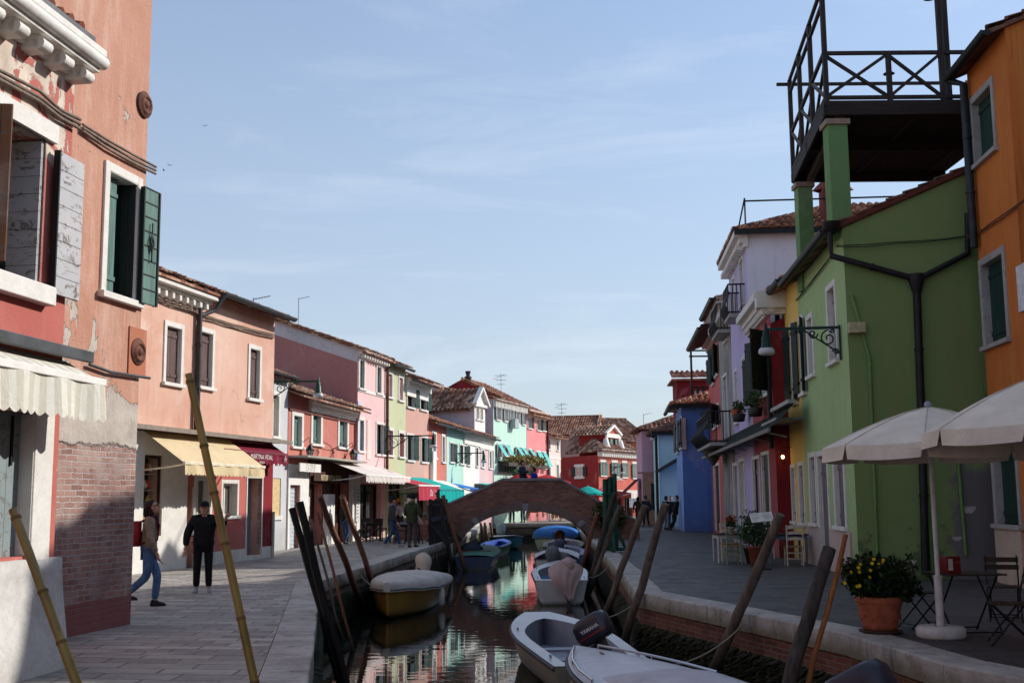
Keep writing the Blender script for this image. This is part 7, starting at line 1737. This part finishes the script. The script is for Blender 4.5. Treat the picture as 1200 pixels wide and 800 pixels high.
def person(lab,loc,face,H=1.72,coat=(40,40,42),trou=(40,44,60),shoe=(30,28,28),hair=(40,30,26),hat=None,pose=None,coatlen=.0,puff=1.0,female=False,glasses=False,scarf=None,bag=None,head_turn=0,head_up=0,hood=False,detail=True,legm=None,group=None):
    """face: direction faced, degrees from +Y (away) turning to +X; built facing local +Y"""
    o=thing('person',lab,'person',loc,-R(face),group); k=H/1.75; P=dict(la=(-.30,.02,1.12),lh=(-.33,.14,.88),ra=(.30,.02,1.12),rh=(.33,.14,.88),lk=(-.11,.05,.5),lf=(-.12,0,.07),rk=(.11,.05,.5),rf=(.12,0,.07),lean=0.0)
    P.update(pose or {}); V=lambda t: Vector(t)*k
    sw=.18 if female else .2; ln=P['lean']
    pel,wai,che,nek,hed=V((0,0,.93)),V((0,ln*.3,1.1)),V((0,ln*.7,1.3)),V((0,ln+.01,1.47)),V((0,ln+.03,1.56))
    ls,rs=V((-sw,ln*.9,1.42)),V((sw,ln*.9,1.42)); lhip,rhip=V((-.1,0,.9)),V((.1,0,.9))
    J={n:V(P[n]) for n in ('la','lh','ra','rh','lk','lf','rk','rf')}
    for n in ('la','lh','ra','rh'): J[n].y+=ln*.6*k
    lt,rt=J['lf']+V((-.03,.16,-.03)),J['rf']+V((.03,.16,-.03))
    lw=J['lh']+(J['lh']-J['la']).normalized()*.09*k; rw=J['rh']+(J['rh']-J['ra']).normalized()*.09*k
    vs,fs=skinmesh([pel,wai,che,nek,hed,ls,J['la'],J['lh'],lw,rs,J['ra'],J['rh'],rw,lhip,J['lk'],J['lf'],rhip,J['rk'],J['rf']],
      [(0,1),(1,2),(2,3),(3,4),(2,5),(5,6),(6,7),(7,8),(2,9),(9,10),(10,11),(11,12),(0,13),(13,14),(14,15),(0,16),(16,17),(17,18)],
      [x if isinstance(x,tuple) else x*k for x in (.11,.1,.11,.055,.06,.055,.042,.028,.036,.055,.042,.028,.036,.08,.055,.04,.08,.055,.04)])
    b=MB(); b.add(vs,fs,0,True)
    # head: skull, jaw, nose, ears, eyes
    M_=Matrix.Rotation(-R(head_turn),4,'Z')@Matrix.Rotation(R(head_up),4,'X'); hc=V((0,ln+.035,1.645)); r3=M_.to_3x3()
    hp=[]; 
    for z_,w_,f,bk in ((-.125,.03,.06,-.0),(-.115,.05,.088,-.02),(-.08,.062,.098,-.06),(-.04,.07,.098,-.085),(0,.076,.096,-.098),(.04,.078,.095,-.102),(.08,.07,.08,-.095),(.11,.045,.05,-.065),(.122,.01,.01,-.02)):
        hp.append([hc+r3@(V((w_*math.cos(a),(f+bk)/2+(f-bk)/2*math.sin(a),z_))) for a in [2*math.pi*q/16 for q in range(16)]])
    b.grid(hp,0,True,True)
    b.ball(hc+r3@V((0,.105,-.02)),.013*k,.02*k,.026*k,n=8,k=6,M=r3)
    for sg in (-1,1): b.ball(hc+r3@V((sg*.08,-.005,-.015)),.012*k,.022*k,.034*k,n=8,k=6,M=r3)
    # hands: palm, four fingers and a thumb
    for hw,el,sg,pt in ((lw,J['lh'],-1,P.get('lpoint')),(rw,J['rh'],1,P.get('rpoint'))):
        d=(hw-el).normalized(); s_=d.cross(Vector((0,0,1))); s_=s_.normalized() if s_.length>.1 else Vector((1,0,0)); nn=d.cross(s_)
        b.ball(hw+d*.025*k,.04*k,.02*k,.05*k,n=8,k=6,M=Matrix((s_,nn,d)).transposed())
        for q in range(4):
            off=s_*(-.03+.02*q)*k; L=(.075,.085,.08,.062)[q]*k; curl=.2 if (pt and q==0) else (.95 if pt else .5); p0=hw+d*.055*k+off; p1=p0+(d*math.cos(curl*.5)-nn*math.sin(curl*.5))*L*.5; p2=p1+(d*math.cos(curl*1.3)-nn*math.sin(curl*1.3))*L*.5; b.tube([p0,p1,p2],[.0095*k,.0085*k,.007*k],6)
        p0=hw+s_*.03*k*-1; b.tube([p0,p0-s_*.03*k+d*.03*k,p0-s_*.028*k+d*.062*k],[.012*k,.01*k,.008*k],6)
    b.build('body',SKIN,o)
    def eye(c,rr,col): t=MB(); t.ball(hc+r3@V(c),rr*k,n=8,k=5); return t
    if detail:
        b=MB()
        for sg in (-1,1): b.ball(hc+r3@V((sg*.032,.093,.005)),.010*k,n=8,k=5)
        b.build('eyes',plain((40,34,32),.3),o); b=MB(); b.ball(hc+r3@V((0,.098,-.062)),.024*k,.006*k,.007*k,n=8,k=5,M=r3); b.build('mouth',plain((150,84,76),.6),o)
    if glasses:
        b=MB()
        for sg in (-1,1): b.ball(hc+r3@V((sg*.034,.102,.004)),.028*k,.008*k,.022*k,n=10,k=6,M=r3)
        b.tube([hc+r3@V((-.078,.0,.01)),hc+r3@V((-.06,.095,.012)),hc+r3@V((.06,.095,.012)),hc+r3@V((.078,0,.01))],.005*k,5); b.build('sunglasses',plain((20,20,22),.15),o)
    # hair / hat
    if hair:
        b=MB(); hp=[]
        for z_,w_,f,bk in ((-.1 if not female else -.16,.07,-.02,-.1),(-.05,.082,.0,-.108),(0,.086,.02,-.114),(.04,.087,.06,-.116),(.08,.08,.088,-.108),(.115,.055,.06,-.078),(.132,.01,.01,-.02)):
            hp.append([hc+r3@(V((w_*math.cos(a)*(1+.03*math.sin(5*a)),(f+bk)/2+(f-bk)/2*math.sin(a),z_))) for a in [2*math.pi*q/16 for q in range(16)]])
        b.grid(hp,0,True,True)
        if female: leafball(b,hc+V((0,-.07,-.1)),.1,.05,.12,120,.05,1)
        b.build('hair',plain(hair,.7,.3,20),o)
    if hat:
        b=MB(); c,kind=hat; hp=[]
        for z_,s_ in ((.03,1.0),(.05,1.02),(.09,.98),(.12,.8),(.14,.45),(.145,.02)) if kind!='beanie' else ((.01,1.02),(.05,1.05),(.1,1.0),(.145,.75),(.17,.4),(.18,.02)):
            hp.append([hc+r3@V((.09*s_*math.cos(a),-.006+.115*s_*math.sin(a),z_)) for a in [2*math.pi*q/16 for q in range(16)]])
        b.grid(hp,0,True,True)
        if kind=='cap': b.ball(hc+r3@V((0,.12,.04)),.075*k,.07*k,.012*k,n=12,k=6,M=r3)
        if kind=='beanie': b.ball(hc+r3@V((0,0,.195)),.03*k,n=8,k=6)
        b.build('hat',plain(c,.9,.2,20),o)
    # coat
    if coat:
        f=puff; hem=V((0,.0,.86-coatlen)); cm=garment(coat) if not isinstance(coat,bpy.types.Material) else coat
        cv=[hem,pel+V((0,0,.05)),wai,che,nek+V((0,0,-.02)),ls,J['la'],J['lh'],rs,J['ra'],J['rh']]; ce=[(0,1),(1,2),(2,3),(3,4),(3,5),(5,6),(6,7),(3,8),(8,9),(9,10)]; cr=[(.19*f,.15*f),(.185*f,.15*f),(.17*f,.14*f),(.175*f,.135*f),(.085,.085),(.088*f,.088*f),(.07*f,.07*f),(.05*f,.05*f),(.088*f,.088*f),(.07*f,.07*f),(.05*f,.05*f)]
        vs,fs=skinmesh(cv,ce,[(a*k,c*k) for a,c in cr],3); b=MB(); b.add(vs,fs,0,True); co=b.build('coat',cm,o)
        if puff>1.05:
            tx=bpy.data.textures.new('puff','CLOUDS'); 
            b=MB()
            for z_ in (.98,1.1,1.22,1.34): b.tube([V((.20*f*math.cos(a),ln*(z_-.9)+.155*f*math.sin(a),z_)) for a in [2*math.pi*q/20 for q in range(21)]],.006*k,5,cap=False)
            b.build('quilting',plain(dk(coat,.6),.8),o)
        if hood: b=MB(); b.ball(nek+V((0,-.05,.02)),.15*k,.11*k,.09*k); b.build('hood',cm,o)
    if scarf: b=MB(); b.tube([nek+V((.075*math.cos(a),.02+.075*math.sin(a),-.005+.02*math.sin(2*a))) for a in [2*math.pi*q/14 for q in range(15)]],.04*k,8,cap=False); b.tube([nek+V((.03,.09,0)),nek+V((.04,.13,-.2))],[.045*k,.03*k],8); b.build('scarf',plain(scarf,.9,.2,20),o)
    # trousers, shoes
    tv=[pel,lhip,J['lk'],J['lf']+V((0,0,.03)),rhip,J['rk'],J['rf']+V((0,0,.03))]; vs,fs=skinmesh(tv,[(0,1),(1,2),(2,3),(0,4),(4,5),(5,6)],[(a*k,c*k) for a,c in ((.13,.12),(.1,.11),(.075,.08),(.062,.068),(.1,.11),(.075,.08),(.062,.068))]); b=MB(); b.add(vs,fs,0,True); b.build('trousers',legm or garment(trou),o)
    for f_,t_ in ((J['lf'],lt),(J['rf'],rt)):
        b=MB(); d=(t_-f_); d.z=0; d.normalize(); s_=Vector((d.y,-d.x,0)); z0=f_.z-.07*k; hp=[]
        for z_,w_,a0,a1 in ((0,.045,-.07,.19),(.03,.048,-.075,.195),(.055,.043,-.07,.16),(.085,.035,-.06,.06),(.11,.034,-.05,.045)):
            hp.append([f_+s_*w_*k*math.cos(a)+d*((a0+a1)/2+(a1-a0)/2*math.sin(a))*k+Vector((0,0,z0+z_*k-f_.z)) for a in [2*math.pi*q/14 for q in range(14)]])
        b.grid(hp,0,True,True); b.poly(hp[0][::-1]); b.build('shoe',plain(shoe,.6,.15,8),o)
    if bag:
        b=MB(); P_=[]
        for z_,w_ in ((1.0,.1),(1.03,.14),(1.2,.15),(1.36,.12),(1.42,.05)): P_.append([V((w_*math.cos(a),ln-.2+.08*math.sin(a),z_)) for a in [2*math.pi*q/14 for q in range(14)]])
        b.grid(P_,0,True,True); b.build('backpack',plain(bag,.7,.2,8),o); b=MB()
        for sg in (-1,1): b.tube([V((sg*.1,ln-.15,1.4)),V((sg*.13,ln+.04,1.5)),V((sg*.13,ln+.16,1.35)),V((sg*.14,ln+.13,1.1)),V((sg*.13,ln-.14,1.05))],.018*k,6)
        b.build('strap',plain(dk(bag,.8),.8),o)
    return o
def foot(px,py): g=gp(px,py); return (g.x,g.y,0)
JEAN=garment((92,118,158)); JEAND=garment((56,74,106))
person('woman in beige fleece and jeans with red backpack looking up beside the brick wall',foot(172,711),72,1.70,(150,132,114),legm=JEAN,shoe=(36,32,30),hair=(50,32,26),female=True,glasses=True,scarf=(40,46,66),bag=(150,34,44),head_turn=0,head_up=24,pose=dict(lk=(-.1,.16,.5),lf=(-.12,.12,.07),rk=(.1,-.02,.5),rf=(.12,-.34,.2),la=(-.26,-.04,1.12),lh=(-.24,.08,.9),ra=(.26,.02,1.12),rh=(.25,.12,.9)))
person('man in a black puffer jacket and black cap pointing with one arm',foot(237,694),168,1.66,(32,32,35),trou=(26,26,28),shoe=(150,152,158),hair=(90,84,80),hat=((28,28,30),'cap'),puff=1.22,head_turn=4,glasses=False,pose=dict(la=(-.36,.14,1.28),lh=(-.42,.33,1.42),lpoint=True,ra=(.32,-.03,1.14),rh=(.34,.02,.9)))
person('woman in a black jacket and jeans standing by the restaurant pillar',foot(404,637),40,1.64,(28,26,28),legm=JEAND,hair=(24,20,20),female=True,pose=dict(lf=(-.1,.14,.07),rf=(.11,-.1,.07)))
person('walker in a dark coat and black bobble hat on the left quay',foot(459,641),75,1.76,(62,60,66),legm=JEAND,shoe=(150,146,146),hair=(30,26,26),hat=((22,22,24),'beanie'),scarf=(120,112,150),pose=dict(lk=(-.1,.2,.52),lf=(-.1,.3,.07),rk=(.1,-.02,.48),rf=(.1,-.28,.1)))
person('man in a dark green parka seen from behind by the barrier',foot(483,641),25,1.80,(62,70,48),trou=(74,70,74),shoe=(40,38,38),hair=None,hat=((24,24,26),'beanie'),coatlen=.1,puff=1.18,hood=True,pose=dict(lh=(-.2,.3,1.05),rh=(.2,.3,1.05)))
person('person in a pale coat and orange hat stooping behind the display panel',foot(472,630),-60,1.66,(206,192,180),trou=(70,66,66),hair=(60,44,36),hat=((226,130,40),'beanie'),pose=dict(lean=.22))
person('person in a blue denim jacket by the cafe tables',foot(441,628),120,1.68,(84,112,158),trou=(50,50,58),hair=(196,190,184))
person('dark dressed person facing the bridge by the timber barrier',foot(505,634),-100,1.66,(44,40,46),trou=(40,40,48),hair=(70,50,40),group=None)
def onbridge(px,py_head,d,H): p=at(px,py_head,d); return (p.x,p.y,p.z-H)
person('person in a navy jacket with white trousers crossing the bridge',onbridge(612,539.5,49.6,1.74),110,1.74,(44,50,70),trou=(206,204,200),hair=(30,26,26),pose=dict(rh=(.2,.34,1.3),ra=(.3,.16,1.2)))
person('person in a bright blue jacket on the bridge',onbridge(626,547.5,49.9,1.62),-70,1.62,(40,60,170),trou=(40,44,60),hair=(44,34,30),puff=1.1)
person('person in a long brown coat at the far end of the right quay',foot(748,613.5),20,1.68,(92,70,58),trou=(40,36,36),hair=(36,28,26),female=True,coatlen=.3,detail=False)
person('man in dark clothes and a flat cap walking on the right quay',foot(757.5,616.5),-20,1.74,(44,46,54),trou=(40,40,46),hair=(60,56,54),hat=((34,34,38),'cap'),detail=False,pose=dict(lf=(-.1,.14,.07),rf=(.1,-.14,.08)))
person('person in a black jacket and grey trousers beside the blue wall',foot(781,620),60,1.72,(30,32,38),trou=(120,124,136),hair=(34,28,28),detail=False)
person('person in dark green leaning against the blue house corner',foot(792,621),-70,1.74,(44,48,42),trou=(38,42,40),hair=(60,48,42),detail=False,pose=dict(lean=-.12,lf=(-.1,.3,.07),rf=(.1,.26,.07)))
person('person in dark olive standing between the two by the blue house corner',foot(787,619),180,1.70,(38,40,36),trou=(34,36,34),hair=(40,32,30),detail=False)
person('dark figure on the far quay seen under the arch, left one',(at(600,613,80.5).x,80.5,0),20,1.74,(40,40,46),trou=(30,30,34),hair=(40,32,30),detail=False); person('dark figure on the far quay seen under the arch, right one',(at(613,612,80.8).x,80.8,0),-40,1.72,(54,40,40),trou=(30,30,36),hair=(40,32,30),detail=False)
# pigeon and birds
def bird(name,lab,cat,loc,rz,s=1.0,fly=False):
    o=thing(name,lab,cat,loc,rz); gm=plain((74,78,88),.7,.2,20); b=MB(); P=[]
    for y,r,z in ((-.16,.005,.0),(-.1,.03,.01),(-.04,.055,.0),(.03,.055,.015),(.08,.04,.04),(.105,.028,.075),(.125,.027,.1),(.145,.016,.105),(.165,.003,.1)): P.append([Vector((r*s*math.cos(a),y*s,(.12*(not fly)+z+r*math.sin(a))*s)) for a in [2*math.pi*q/10 for q in range(10)]])
    b.grid(P,0,True,True); b.build('body',gm,o)
    if fly:
        for sg in (-1,1): b=MB(); b.grid([[Vector((sg*x*s,(y+yo)*s,z*s)) for x,yo,z in ((.03,0,.02),(.18,.03,.12),(.36,-.06,.1))] for y in (-.05,.06)],0,True); b.grid([[Vector((sg*x*s,(y+yo)*s,(z+.01)*s)) for x,yo,z in ((.03,0,.02),(.18,.03,.12),(.36,-.06,.1))] for y in (-.05,.06)],0,True); b.build('wing',gm,o)
    else:
        for sg in (-1,1): b=MB(); b.tube([(sg*.02*s,0,.09*s),(sg*.025*s,.01*s,0),(sg*.025*s,.03*s,0)],.005*s,5); b.build('leg',plain((170,90,80),.6),o)
bird('pigeon','grey pigeon standing on the left quay paving','pigeon',foot(427.5,634),R(60),1.6)
for i,(px,py) in enumerate(((240,148),(199,194),(192,200))): bird('flying_bird','small dark bird in the sky, '+('highest and alone','upper one of a pair','lower one of a pair')[i],'bird',at(px,py,60),R(50*i),.45,True)
